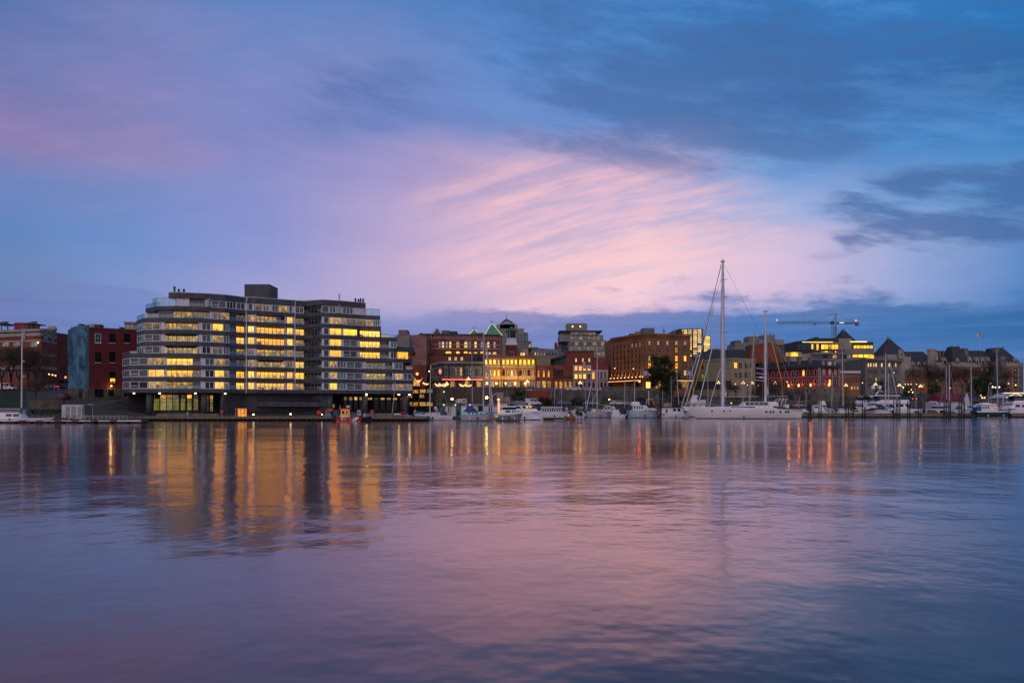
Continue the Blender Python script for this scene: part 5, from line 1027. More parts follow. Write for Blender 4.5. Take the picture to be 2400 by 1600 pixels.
for lab, x, y, Y in (('five globe street lamp outside the taupe pub, left one', 1047, 897, 262), ('five globe street lamp in front of the red neon line', 1098, 886, 262), ('five globe street lamp at the right end of the cream arcade', 1236, 892, 263), ('five globe street lamp before the pinkish stucco arches', 1360, 895, 263),
                     ('five globe street lamp left of the tall main mast', 1684, 895, 284), ('five globe street lamp below the beige stucco building front', 1742, 895, 284), ('five globe street lamp at the right corner of the beige stucco building', 1763, 896, 284), ('five globe street lamp right of the mizzen mast', 1817, 896, 284), ('five globe street lamp in front of the low brick building', 1983, 901, 286),
                     ('five globe street lamp in front of the stone office windows', 2052, 899, 286), ('five globe street lamp beside the stone office corner', 2108, 901, 286), ('five globe street lamp under the hotel left wing', 2157.5, 903, 286)): globe_post(lab, x, y, Y)
def single(lab, x, y, Y, m=BULB, zb=None, r=.2, g='single street lamps'): return globe_post(lab, x, y, Y, False, m, zb, g, r)
for lab, x, y, Y, m, r in (('orange street lamp glowing against the brick hall at far left', 89, 804, 225, BULBO, .28), ('first of three warm lamps below the brick hall', 115, 878, 228, BULB, .22), ('middle of three warm lamps below the brick hall', 123, 879.5, 228, BULB, .22), ('last of three warm lamps below the brick hall', 130, 881, 228, BULB, .22), ('small white lamp beyond the street at left', 142, 879, 260, BULBW, .16),
    ('warm lamp before the brown brick block of the large warehouse', 1441, 864, 268, BULB, .2), ('warm lamp against the middle pilasters of the orange warehouse', 1484.5, 865, 268, BULB, .2), ('white lamp post in the car park with a bright head', 1059.5, 936, 236, BULBS, .32), ('green light in the car park under the terrace', 1040.5, 919, 240, BULBG, .2), ('yellow green lamp behind the tall mast', 1140.5, 932.5, 236, glow_mat('bright yellow green lamp', (.95, .8, .12), 20), .36),
    ('pale lamp at the corner of the taupe pub', 1006, 871, 262, BULBW, .18), ('warm lamp on the cream arcade pavement', 1181, 861, 262, BULBO, .16), ('lamp beside the green skip in the car park', 1428, 937, 240, BULBY, .2), ('warm lamp under the left hotel wing trees, first', 2122, 901, 300, BULB, .18), ('warm lamp under the left hotel wing trees, second', 2128.5, 901.5, 300, BULB, .18), ('warm lamp under the left hotel wing trees, third', 2135.5, 901, 300, BULB, .18),
    ('warm lamp left of the hotel globe lamp', 2148, 901, 300, BULB, .2), ('low warm lamp beside the causeway traffic', 2136, 914, 276, BULB, .2), ('low lamp left of the causeway traffic', 2130, 919, 274, BULB, .18), ('low lamp right of the causeway traffic', 2139, 920, 274, BULBY, .18), ('white lamp on the causeway below the stone tower', 2117, 908.5, 280, BULBW, .18), ('warm lamp beside the masts with flags', 2227, 910, 290, BULB, .18),
    ('warm lamp before the main hotel roof', 2291, 899, 300, BULB, .2), ('warm lamp right of centre of the hotel front', 2321, 899.5, 300, BULB, .16), ('warm lamp before the hotel right pavilion', 2364, 899.5, 300, BULB, .2), ('torch like lamp in front of the hotel right pavilion', 2380.5, 903, 292, BULBO, .26), ('left of two low lamps above the dark green trawler', 2302, 933, 258, BULB, .24), ('right of two low lamps above the dark green trawler', 2307.5, 933, 258, BULB, .24),
    ('small lamp above the pair over the dark green trawler', 2299, 928, 258, BULB, .18), ('white globe lamp left of the clock cluster at right', 2326.5, 907.5, 270, BULBW, .24), ('white globe lamp in the middle before the hotel', 2333, 908.5, 270, BULBW, .2), ('white globe lamp right beside the tall thin mast', 2342, 908, 270, BULBW, .24), ('warm lamp in front of the stone offices', 2021.5, 898, 300, BULB, .2), ('lamp high on the stone office front', 2095.5, 874, 310, BULB, .16),
    ('warm lamp left of the mizzen mast among bare trees', 1723.5, 901, 280, BULB, .2), ('small warm lamp under the beige stucco front', 1752, 903, 280, BULB, .14), ('small warm lamp beside the mizzen mast', 1777, 904, 280, BULB, .14), ('warm lamp at the left end of the custom house', 1845, 896, 268, BULB, .2)): single(lab, x, y, Y, m, r=r)
for lab, x, y in (('bright lamp on the quay right of the orange booth', 594, 973), ('bright lamp on the quay in the middle of the fence', 681, 972)):
    globe_post(lab, x, y, 174, False, BULBW, .95, 'low quay lamps', .2)
Y = 203; r_ = thing('dock_lamp', 'cone shaped dock lamp glowing orange beside the beige hut', 'lamp', (X(1169, 176), 176, 0)); MB().lathe((X(1169, 176), 176, .3), [(.14, 0), (.2, 1.2), (.34, 2.6), (.26, 3.6), (.1, 4.0)], 8).build('shade', glow_mat('orange paper light', (1, .42, .16), .75), r_, True); MB().ball((X(1168.5, 176), 176, Z(936, 176)), .25).build('bulb', BULB, r_, True)
tl = thing('traffic_light', 'red traffic light at the end of the left street', 'traffic light', (X(154, 226), 226, height(X(154, 226), 226))); zz = Z(884, 226); MB().tube((X(157, 226), 226, tl.location.z - .3), (X(157, 226), 226, zz + 1), .08, 5).build('pole', BLACK, tl); MB().box(X(153, 226), X(156, 226), 225.9, 226.2, zz - .8, zz + .5).build('housing', BLACK, tl); MB().ball((X(154.3, 226), 225.85, zz), .3).build('lens', BULBR, tl, True)
tl2 = thing('traffic_light', 'red traffic light in front of the warehouse doorway', 'traffic light', (X(1498.5, 270), 270, 8)); zz = Z(893.5, 270); MB().tube((X(1498.5, 270), 270.3, 8), (X(1498.5, 270), 270.3, zz + .7), .08, 5).build('pole', BLACK, tl2); MB().box(X(1497, 270), X(1500, 270), 270, 270.2, zz - .8, zz + .5).build('housing', BLACK, tl2); MB().ball((X(1498.5, 270), 269.9, zz), .34).build('lens', glow_mat('strong red lamp', (1, .06, .01), 16), tl2, True)
def fairy(label, x0, x1, y0, y1, Y, n, m=FAIRY, r=.09, sag=.4):
    r_ = thing('string_lights', label, 'string lights', (X(x0, Y), Y, Z(y1, Y))); b = MB(); wv_ = MB(); prev = None
    for k in range(n):
        t_ = k / (n - 1); x = X(x0 + (x1 - x0) * t_, Y); z = Z(y0 + (y1 - y0) * t_, Y) - sag * abs(math.sin(t_ * PI * max(1, n // 8))) + R.uniform(-.08, .08); b.ball((x, Y + R.uniform(-.2, .2), z), r * R.uniform(.7, 1.5), n=5, k=3)
        if prev: wv_.tube(prev, (x, Y, z + .1), .02, 3)
        prev = (x, Y, z + .1)
    b.build('bulbs', m, r_); wv_.build('wire', BLACK, r_)
for a_ in (('string of warm bulbs sagging over the terrace at the apartment end', 970, 990, 884, 886, 258, 14, FAIRY, .12, 1.2), ('short string of warm bulbs by the terrace steps', 992, 1004, 897, 899, 257, 10, FAIRY, .2, .3), ('long string of warm bulbs along the pub terrace', 1020, 1050, 899, 899, 257, 26, FAIRY, .17, .5), ('lower string of warm bulbs along the pub terrace', 1022, 1048, 902, 902, 256.5, 18, FAIRY, .14, .4), ('string of mixed bulbs right of the pub door', 1076, 1106, 899, 902, 257, 22, FAIRY, .16, .5), ('second string of bulbs right of the pub door', 1078, 1104, 903, 901, 256.8, 16, FAIRY, .13, .4)): fairy(*a_)
# ================================================================ waterside huts and offices
ub = Bld('timber_building', 'dark two storey timber restaurant with dim amber windows under the terrace', [(958, 222), (1016, 222)], 908, 1, mat('dark brown boarding', (.035, .025, .018)), 10); ub.band(908, .3, 1.2, WOODD, 'eaves'); ub.band(938, .3, 1.2, WOODD, 'balcony_edge')
for x0, x1, y0, y1, l in ((968, 980, 913, 921, 'o'), (984, 998, 912, 920, 'o'), (1001, 1014, 912, 920, 'v'), (960, 968, 924, 932, 'o'), (984, 994, 924, 932, 'o'), (960, 980, 942, 951, 'o'), (984, 1014, 942, 951, 'o')): ub.win(x0, x1, y0, y1, l, WOODD, nv=3, d=.02)
for x in (968, 982, 999): ub.pier(x, 1, 905, 975, WOODD, 1.3, 'post')
tr_ = Bld('brick_building', 'red brick gap building glowing with one orange lamp right of the apartment block', [(965, 282), (1000, 284)], 856, 8, BR1, 8); tr_.win(969, 984, 890, 904, 'o', BR2, nv=2)
q0 = tr_.ch.pt(977, .5); MB().ball((q0[0], q0[1], Z(876, 282)), .5).build('wall_lamp', glow_mat('dull orange lamp', (1, .3, .04), 2.5), tr_.root)
of_ = thing('marina_office', 'low marina office with a teal roof edge and white panels on a float', 'building', (X(1098, 200), 200, 0)); Y = 200
MB().box(X(1028, Y), X(1166, Y), Y - .5, Y + 6, -.2, .5).build('float', WOODD, of_); MB().box(X(1031, Y), X(1163, Y), Y, Y + 5, .5, Z(948.5, Y)).build('wall', mat('dim grey wall', (.12, .12, .13)), of_); MB().box(X(1028, Y), X(1169, Y), Y - .7, Y + 5.4, Z(948.3, Y), Z(945.3, Y)).build('roof', TEAL, of_)
for x0, x1, m in ((1044, 1050, LILAC), (1058, 1068, LILAC), (1068.5, 1071, TEAL), (1077, 1080, TEAL), (1081, 1095, WHITE), (1107, 1120, LILAC), (1133, 1145, LILAC), (1155, 1165, LILAC), (1031, 1034, TEAL), (1053, 1056, WHITE2)): MB().box(X(x0, Y), X(x1, Y), Y - .1, Y - .003, .6, Z(949, Y)).build('wall_panel', m, of_)
for x0, x1 in ((1036, 1042), (1050.5, 1052.5), (1071.5, 1076.5), (1096, 1105), (1122, 1131), (1147, 1153)): MB().box(X(x0, Y), X(x1, Y), Y - .06, Y - .003, .8, Z(950, Y)).build('window', GLASS, of_)
for x in (1041, 1068, 1102): MB().ball((X(x, Y), Y - .9, Z(948.6, Y)), .17).build('eaves_lamp', BULB, of_, True)
hut = thing('dock_hut', 'beige boarded dock hut with a taller tank house beside the sailboats', 'hut', (X(1172, 206), 206, 0)); Y = 206; TAN = mat('beige boards', (.24, .18, .15), .8, .15, 1)
MB().box(X(1164, Y), X(1180, Y), Y, Y + 3, .4, Z(919, Y)).build('tall_box', TAN, hut); MB().box(X(1180.2, Y), X(1195, Y), Y + .5, Y + 3, .4, Z(930, Y)).build('low_box', TAN, hut); MB().box(X(1166, Y), X(1189, Y), Y - 1.5, Y - .01, .4, Z(944, Y)).build('store', LILAC, hut); MB().box(X(1164, Y), X(1191, Y), Y - 1.7, Y - .02, Z(943.9, Y), Z(942.7, Y)).build('roof', BLACK, hut)
kx = thing('glass_kiosk', 'white framed glass kiosk standing at the head of the left dock', 'kiosk', (X(172, 160), 160, .8)); Y = 160; x0, x1 = X(146, Y), X(198, Y)
MB().box(x0 + .35, x1, Y + .05, Y + 3, .6, Z(949.5, Y)).build('inner_wall', mat('kiosk blind', (.16, .13, .12)), kx); MB().box(x0, x1 + .1, Y - .1, Y + 3.1, Z(949.4, Y), Z(948, Y)).build('roof', LILAC, kx); MB().box(x0 - .1, x0 + .6, Y - .05, Y + 3, .6, Z(949.6, Y)).build('side_wall', WHITE2, kx)
for a_, c_ in ((154, 166), (166, 181), (181, 193)):
    b = MB(); u, v = X(a_, Y), X(c_, Y); t_ = .12
    for bx_ in ((u, u + t_, .7, 3.3), (v - t_, v, .7, 3.3), (u + t_, v - t_, 3.15, 3.3), (u + t_, v - t_, .7, .85), (u + t_, v - t_, 1.7, 1.78)): b.box(bx_[0], bx_[1], Y - .08, Y + .04, bx_[2], bx_[3])
    o = b.build('glazing_frame', LILAC, kx); MB().face([(u + t_, Y - .02, .85), (v - t_, Y - .02, .85), (v - t_, Y - .02, 3.15), (u + t_, Y - .02, 3.15)]).build('pane', RAILG, o)
rail('gangway_railing', 'white double railing of the gangway beside the glass kiosk', 160, 298, 154, .6, .75, WHITE2, 14, 2, r=.05)
lp_ = thing('dock_light', 'thin lamp post with a short arm beside the glass kiosk', 'lamp post', (X(217, 155), 155, .5)); MB().path([(X(217, 155), 155, .5), (X(217, 155), 155, Z(947, 155)), (X(208, 155), 155, Z(947, 155))], .05).build('post', METAL, lp_); MB().box(X(206, 155), X(211, 155), 154.9, 155.1, Z(947.6, 155), Z(947.1, 155)).build('lamp_head', METAL, lp_)
bo = thing('glass_booth', 'glowing orange glass booth standing on the quay edge', 'booth', (X(562, 173), 173, .95)); Y = 173; x0, x1 = X(557, Y), X(573, Y); zb_, zt_ = .96, Z(956, Y)
MB().box(x0, x1, Y, Y + 1.4, zb_, zt_ - .12).build('glow_panel', lit('orange booth glow', (255, 190, 60), (230, 110, 20), 1.6, None, 1.2), bo); MB().box(x0 - .1, x1 + .1, Y - .1, Y + 1.5, zt_ - .12, zt_).build('roof', WOOD, bo)
b = MB(); [b.box(x - .06, x + .06, Y - .06, Y - .003, zb_, zt_ - .12) for x in (x0, (x0 + x1) / 2, x1)]; [b.box(x0, x1, Y - .05, Y - .004, z, z + .08) for z in (zb_ + .7, zb_ + 1.4)]; b.build('frame', mat('orange frame', (.4, .15, .03)), bo)
b = MB(); b.path([(X(550.5, Y), Y + .5, .95), (X(550.5, Y), Y + .5, Z(957, Y)), (X(557, Y), Y + .5, Z(957, Y))], .05); b.build('door_frame', WHITE2, bo)
bt = thing('boathouse', 'red roofed boathouse with a white gable end behind the flagged sailboat', 'building', (X(2235, 246), 246, 0)); Y = 246
MB().box(X(2204, Y), X(2262, Y), Y, Y + 9, 0, Z(939.5, Y)).build('wall', LILAC, bt); b = MB(); b.loft([[(X(2203, Y), Y - .6, Z(940, Y)), (X(2207, Y), Y + 4.5, Z(920, Y)), (X(2203, Y), Y + 9.6, Z(940, Y))], [(X(2268, Y), Y - .6, Z(940, Y)), (X(2258, Y), Y + 4.5, Z(920, Y)), (X(2268, Y), Y + 9.6, Z(940, Y))]], close=True); b.build('roof', REDROOF, bt)
b = MB(); b.loft([[(X(2255, Y), Y - 1.4, .3), (X(2255, Y), Y - 1.4, Z(938, Y)), (X(2261, Y), Y - 1.4, Z(921, Y)), (X(2269, Y), Y - 1.4, Z(948, Y)), (X(2269, Y), Y - 1.4, .3)], [(X(2255, Y), Y - .7, .3), (X(2255, Y), Y - .7, Z(938, Y)), (X(2261, Y), Y - .7, Z(921, Y)), (X(2269, Y), Y - .7, Z(948, Y)), (X(2269, Y), Y - .7, .3)]], close=True); b.build('gable_wall', LILAC, bt)
pv = thing('pavilion', 'pale gabled pavilion roof edged with lights at the far right edge', 'building', (X(2390, 255), 255, 1)); Y = 255; MB().box(X(2358, Y), X(2440, Y), Y, Y + 9, 0, Z(931, Y)).build('wall', PALE, pv)
b = MB(); b.loft([[(X(2355, Y), Y + d_, Z(932, Y)), (X(2378, Y), Y + d_, Z(921, Y)), (X(2401, Y), Y + d_, Z(932, Y))] for d_ in (-.5, 9)], close=True); b.loft([[(X(2374, Y), Y + 2, Z(925, Y)), (X(2374, Y), Y + 6, Z(920, Y)), (X(2374, Y), Y + 10, Z(925, Y))], [(X(2450, Y), Y + 2, Z(925, Y)), (X(2450, Y), Y + 6, Z(920, Y)), (X(2450, Y), Y + 10, Z(925, Y))]], close=True); g = b.build('roof', WHITE2, pv)
MB().path([(X(2355, Y), Y - .6, Z(932, Y)), (X(2378, Y), Y - .6, Z(920.8, Y)), (X(2401, Y), Y - .6, Z(932, Y))], .07).path([(X(2376, Y), Y + 5, Z(919.8, Y)), (X(2440, Y), Y + 5, Z(919.8, Y))], .08).build('light_string', glow_mat('eaves string', (1, .72, .35), 1.6, 'NONE'), g)
sk = thing('waste_skip', 'dark green waste container in the car park', 'container', (X(1421, 238), 238, 3.2)); MB().prism([(X(1413, 238), 238), (X(1426, 238), 238), (X(1426, 238), 240), (X(1413, 238), 240)], 3.2, Z(936, 238)).build('body', mat('green container', (.006, .07, .04)), sk); MB().box(X(1412.5, 238), X(1426.5, 238), 237.9, 240.1, Z(936, 238), Z(935.3, 238)).build('lid', BLACK, sk)
b = MB()
for _ in range(520):
    x = R.uniform(-40, 330); Y = R.uniform(153, 164); r = R.uniform(.2, .55); c = Vector((X(x, Y), Y, height(X(x, Y), Y) + .1 + max(0, (Y - 160)) * .1)); 
    if Y < 160: c.z = R.uniform(-.3, .25) + (Y - 153) * .1
    vs = [c + Vector((math.cos(a_) * r * R.uniform(.7, 1.2), math.sin(a_) * r * R.uniform(.6, 1.1), 0)) for a_ in (0, 1.1, 2.2, 3.3, 4.4, 5.4)]; tp = c + Vector((R.uniform(-.1, .1), R.uniform(-.1, .1), r * R.uniform(.5, .9)))
    for k in range(6): b.face([vs[k], vs[(k + 1) % 6], tp])
tag(b.build('shore_rocks', mat('wet shore rock', (.028, .025, .022), .7, .5, 1.5)), 'dark wet rocks heaped along the left shore behind the dock', 'rocks', kind='stuff')
for nm, lab, x, Y, fn in (('life_ring_post', 'red life ring post on the quay left of the orange booth', 520, 173, 0), ('bollard', 'short black bollard on the quay right of the first quay lamp', 612, 172.3, 1), ('bollard', 'short black bollard on the quay before the second quay lamp', 668, 172.3, 1), ('litter_bin', 'grey litter bin on the quay in front of the yellow shop windows', 440, 173, 2), ('life_ring_post', 'red life ring post on the quay below the right hand shopfronts', 872, 173, 0), ('litter_bin', 'grey litter bin on the quay right of the timber fence', 782, 176, 2)):
    a_ = X(x, Y); r_ = thing(nm, lab, nm.replace('_', ' '), (a_, Y, .95))
    if fn == 0: MB().box(a_ - .05, a_ + .05, Y, Y + .1, .95, 2.3).build('post', WHITE2, r_); MB().path([(a_ + .35 * math.cos(k * PI / 5), Y - .08, 2.0 + .35 * math.sin(k * PI / 5)) for k in range(11)], .09, 6).build('ring', RED, r_)
    elif fn == 1: MB().lathe((a_, Y, .95), [(.16, 0), (.12, .1), (.12, .4), (.22, .5), (.2, .6), (.05, .62)], 10).build('post', BLACK, r_)
    else: MB().lathe((a_, Y, .95), [(.25, 0), (.3, .9), (.3, .95)], 10).build('body', METAL, r_); MB().lathe((a_, Y, 1.905), [(.33, 0), (.3, .12), (.05, .2)], 10).build('lid', BLACK, r_)
# ================================================================ flag, crane
fp = thing('flagpole', 'red and white flag flying above the hotel roof', 'flag', (X(2297, 404), 404, Z(820, 404))); Y = 404
MB().tube((X(2297, Y), Y, Z(822, Y)), (X(2297, Y), Y, Z(776, Y)), .12, 6, .06).build('pole', LILAC, fp); 
def flag(x0, x1, m): 
    rws = []
    for k in range(5):
        x = x0 + (x1 - x0) * k / 4; dz_ = (2296 - x) * .55; rws.append([(X(x, Y), Y + .5 * math.sin(x), Z(779 + dz_, Y)), (X(x, Y), Y + .5 * math.sin(x) + .05, Z(786 + dz_ * .9, Y))])
    MB().loft(rws, caps=False).build('flag_cloth', m, fp)
flag(2296.5, 2293, RED); flag(2293, 2289, WHITE); flag(2289, 2286, RED)
YC = 470; cr_ = thing('tower_crane', 'tower crane with a long jib above the glass office block', 'crane', (X(1955, YC), YC, 7)); CRM = mat('crane steel', (.17, .15, .10), .6, .2); x0, x1 = X(1951, YC), X(1959, YC); zt_ = Z(758, YC); b = MB()
for x in (x0, x1):
    for yy in (YC - 1, YC + 1): b.tube((x, yy, 7), (x, yy, zt_), .16, 4)
z = Z(800, YC)
while z < zt_ - 2: b.tube((x0, YC - 1, z), (x1, YC - 1, z + 2), .12, 4).tube((x1, YC - 1, z), (x0, YC - 1, z + 2), .12, 4).tube((x0, YC - 1, z), (x1, YC - 1, z), .12, 4); z += 2
b.build('mast', CRM, cr_); b = MB(); zj = Z(758, YC); zk = Z(754, YC); jx = X(1821, YC)
b.tube((x0, YC, zj), (jx, YC, zj), .16, 4).tube((x0, YC, zk), (jx, YC, zk), .12, 4); n = 44
for k in range(n): u = x0 + (jx - x0) * k / n; v = x0 + (jx - x0) * (k + 1) / n; b.tube((u, YC, zj), ((u + v) / 2, YC, zk), .06, 3).tube(((u + v) / 2, YC, zk), (v, YC, zj), .06, 3)
b.box(X(1906, YC), X(1912, YC), YC - .6, YC + .6, Z(761, YC), zj - .2); b.build('jib', CRM, cr_)
b = MB(); ax_ = X(2010, YC); b.tube((x1, YC, zj), (ax_, YC, zj), .3, 4).tube((x1, YC, Z(756, YC)), (ax_, YC, Z(756, YC)), .18, 4); b.box(X(1961, YC), X(1966, YC), YC - .5, YC + .5, zj, Z(754, YC)).box(X(1977, YC), X(1994, YC), YC - .5, YC + .5, zj, Z(755, YC)); b.build('counter_jib', CRM, cr_)
MB().box(X(2006, YC), X(2012, YC), YC - 1, YC + 1, Z(763, YC), Z(756, YC)).build('counterweight', mat('crane counterweight', (.20, .13, .12)), cr_); MB().box(X(1966, YC), X(1976, YC), YC - 1.3, YC - 1, zj, Z(755.5, YC)).build('crane_sign', glow_mat('crane banner', (.5, .8, .75), .8), cr_)
b = MB(); pk_ = (X(1960, YC), YC, Z(735, YC)); b.tube((x0, YC, zk), pk_, .22, 4).tube((x1, YC, zk), pk_, .22, 4); b.build('apex_frame', CRM, cr_); MB().box(X(1946, YC), X(1954, YC), YC - 1.5, YC + .5, Z(759, YC), Z(754, YC)).build('cab', GLASSK, cr_)
b = MB(); 
for x, yy in ((1880, 754), (1856, 754), (1895, 754)): b.tube(pk_, (X(x, YC), YC, Z(yy, YC)), .06, 3)
b.tube(pk_, (X(2002, YC), YC, Z(756, YC)), .08, 3).tube((X(1882, YC), YC, zk), (X(1882, YC), YC, Z(739, YC)), .1, 3).tube((X(1882, YC), YC, Z(739, YC)), pk_, .05, 3).tube((X(1882, YC), YC, Z(739, YC)), (X(1856, YC), YC, zk), .05, 3); b.build('pendant_line', CRM, cr_)
for x, yy in ((1821, 750), (2006, 751)): MB().ball((X(x, YC), YC, Z(yy, YC)), .35).build('warning_light', glow_mat('aviation light', (1, .25, .3), 3), cr_, True)
# ================================================================ trees and shrubs
BARK = mat('bare bark', (.045, .034, .028), .95, .3, 2); TWIG = mat('bare twigs', (.075, .050, .040), .95, .3, 2)
LEAF = mat('dark evergreen leaves', (.018, .030, .012), .8, .7, 1.2, rgb2=(.04, .06, .02)); LEAFG = mat('hedge leaves', (.020, .055, .012), .8, .6, 1.2); LEAFB = mat('bramble leaves', (.025, .028, .014), .85, .6, 1.5)
def bare_mesh(seed, h, depth=6):
    rr = random.Random(seed); tk = MB(); tw = MB()
    def go(p, d, L, r, k):
        q = p + d * L; (tk if k < 2 else tw).tube(p, q, r, 5 if k < 2 else 3, r * .68, cap=False)
        if k >= depth: return
        for _ in range(3 if k in (1, 2, 3, 4) else 2 + (k == 0) * 2):
            a_ = rr.uniform(.3, .75) if k else rr.uniform(.2, .6); t_ = rr.uniform(0, 2 * PI); s_ = d.orthogonal().normalized(); s2 = d.cross(s_)
            nd = (d * math.cos(a_) + (s_ * math.cos(t_) + s2 * math.sin(t_)) * math.sin(a_) + Vector((0, 0, .10))).normalized()
            go(p + d * L * rr.uniform(.7, 1), nd, L * rr.uniform(.62, .85), max(.014, r * .6), k + 1)
    go(Vector((0, 0, -.3)), Vector((0, 0, 1)), h * .27, h * .02, 0); return tk, tw
def tree(name, label, loc, meshes, mats, s=1.0, rot=0, group=None):
    if name == 'bare_tree': s *= 1.3
    r_ = thing(name, label, 'tree', loc, group); r_.scale = (s, s, s); r_.rotation_euler = (0, 0, rot)
    for nm, me in meshes: o = bpy.data.objects.new(nm, me); C.objects.link(o); o.parent = r_
    return r_
def tomesh(mb, name, m): o = mb.build(name, m); me = o.data; bpy.data.objects.remove(o); return me
BT = []
for sd in (3, 11): tk, tw = bare_mesh(sd, 10, 7); BT.append((('trunk', tomesh(tk, 'trunk', BARK)), ('crown', tomesh(tw, 'crown', TWIG))))
def leaf_mesh(seed, rx, rz, n, zc, size=.3, clumps=26, sq=1.0):
    rr = random.Random(seed); b = MB(); cl = []
    for _ in range(clumps):
        while True:
            v = Vector((rr.uniform(-1, 1), rr.uniform(-1, 1), rr.uniform(-1, 1)))
            if v.length < 1 and v.length > .25: break
        cl.append((Vector((v.x * rx, v.y * rx * sq, zc + v.z * rz)), rr.uniform(.18, .34) * rx))
    for _ in range(n):
        c, r = rr.choice(cl); v = Vector((rr.gauss(0, .5), rr.gauss(0, .5), rr.gauss(0, .42))) * r; p = c + v; u = Vector((rr.gauss(0, 1), rr.gauss(0, 1), rr.gauss(0, 1))).normalized(); w_ = u.orthogonal().normalized(); s_ = size * rr.uniform(.5, 1.2)
        if p.z < .1: continue
        b.face([p - u * s_, p + w_ * s_ * .5, p + u * s_, p - w_ * s_ * .5])
    tk = MB().tube((0, 0, -.3), (rx * .05, 0, zc * .8), rx * .07, 6, rx * .04)
    for c, r in cl[:10]: tk.tube((rx * .05, 0, zc * .6), c, rx * .03, 4, rx * .01)
    return tk, b
def leafy(seed, *a, m=None, **k): tk, b = leaf_mesh(seed, *a, **k); return (('trunk', tomesh(tk, 'trunk', BARK)), ('crown', tomesh(b, 'crown', m or LEAF)))
EV = leafy(5, 3.4, 5.0, 5200, 7.2, size=.3, clumps=44); EV2 = leafy(6, 2.6, 3.0, 2600, 3.8, size=.26, clumps=26); HG = leafy(8, 2.6, 1.1, 2400, 1.3, size=.2, clumps=30, m=LEAFG); BB = leafy(9, 2.4, 1.3, 2000, 1.2, size=.2, clumps=24, m=LEAFB)
def at(x, Y, dz_=0): return (X(x, Y), Y, height(X(x, Y), Y) + dz_)
for i, (lab, x, Y, s_) in enumerate((('bare tree cut by the left edge of the picture', 4, 222, 1.25), ('bare tree second from the left before the brick hall', 26, 226, 1.3), ('bare tree just left of the white mast', 45, 220, 1.15), ('bare tree just right of the white mast', 66, 224, 1.35), ('bare tree before the corner of the brick hall', 86, 223, 1.2), ('small bare tree on the slope above the stone wall', 83, 197, .72), ('bare tree across the far street by the gabled building', 146, 262, 1.2))):
    tree('bare_tree', lab, at(x, Y, -.2), BT[i % 2], None, s_, i * 1.7, 'bare winter trees on the left slope')
for i, (x, Y, s_) in enumerate(((1776, 268, .75), (1792, 270, .85), (1808, 268, .8), (1824, 270, .85), (1842, 264, .7), (1862, 264, .75), (1884, 266, .6), (1705, 276, .6), (1728, 276, .6))):
    tree('bare_tree', ({1776: 'bare tree right behind the mizzen mast', 1792: 'bare tree left of the yellow slanting spar', 1808: 'bare tree behind the yellow slanting spar', 1824: 'bare tree right of the yellow slanting spar', 1842: 'small bare tree at the first custom house flame lamp', 1862: 'small bare tree between two custom house flame lamps', 1884: 'small bare tree below the lit custom house window'}[x]) if x > 1750 else ('small bare tree right of the ketch main mast' if x < 1715 else 'small bare tree below the beige stucco windows'), at(x, Y, -.3), BT[(i + 1) % 2], None, s_, i * 2.3, 'bare winter trees along the causeway')
HT = ['beside the pale stone tower', 'at the left wing corner', 'under the left wing dormers', 'below the left wing roof end', 'left of the stone turret', 'below the stone turret', 'right of the stone turret', 'left of the paired thin masts', 'behind the paired thin masts', 'under the steep left pavilion roof', 'at the tall chimney', 'left of the flagpole', 'below the flagpole', 'under the rightmost dormers', 'left of the tallest thin mast', 'before the right pavilion']
for i in (0, 2, 3, 5, 6, 8, 9, 11, 12, 14, 15): 
    x = 2150 + i * 13.5 + R.uniform(-3, 3); Y = 345 + (i * 37) % 20; tree('bare_tree', 'bare winter tree before the hotel, ' + HT[i], (X(x, Y), Y, height(X(x, Y), Y) - .3), BT[i % 2], None, 1.15 + .25 * ((i * 7) % 5) / 4, i * 1.3, 'bare winter trees in a row before the chateau hotel')
for lab, x, Y, s_, M_ in (('large dark evergreen tree before the orange brick warehouse', 1550, 258, 1.12, EV), ('low dark evergreen filling in under the large one by the warehouse', 1543, 257, 1.15, EV2), ('smaller dark evergreen right of the large one by the warehouse', 1572, 261, .95, EV), ('dark evergreen bush on the bank left of the ketch bow', 1598, 262, .9, EV2), ('dark conifer before the stone office front', 2066, 296, .55, EV), ('dark evergreen shrub under the hotel, by the second mast', 2283, 300, .95, EV2), ('wide dark evergreen in front of the hotel roof', 2303, 290, 1.25, EV2), ('dark evergreen right of the tall thin mast', 2326, 290, 1.15, EV2), ('dark evergreen before the hotel right pavilion', 2349, 286, .9, EV2), ('dark shrub at the corner of the pub terrace steps', 1215, 250, .9, EV2), ('dark round evergreen left of the causeway traffic', 2188, 300, .9, EV2), ('dark evergreen beneath the stone tower', 2128, 282, .7, EV2)):
    tree('evergreen_tree', lab, at(x, Y, -.2), M_, None, s_, x * .1, 'dark evergreens along the shore')
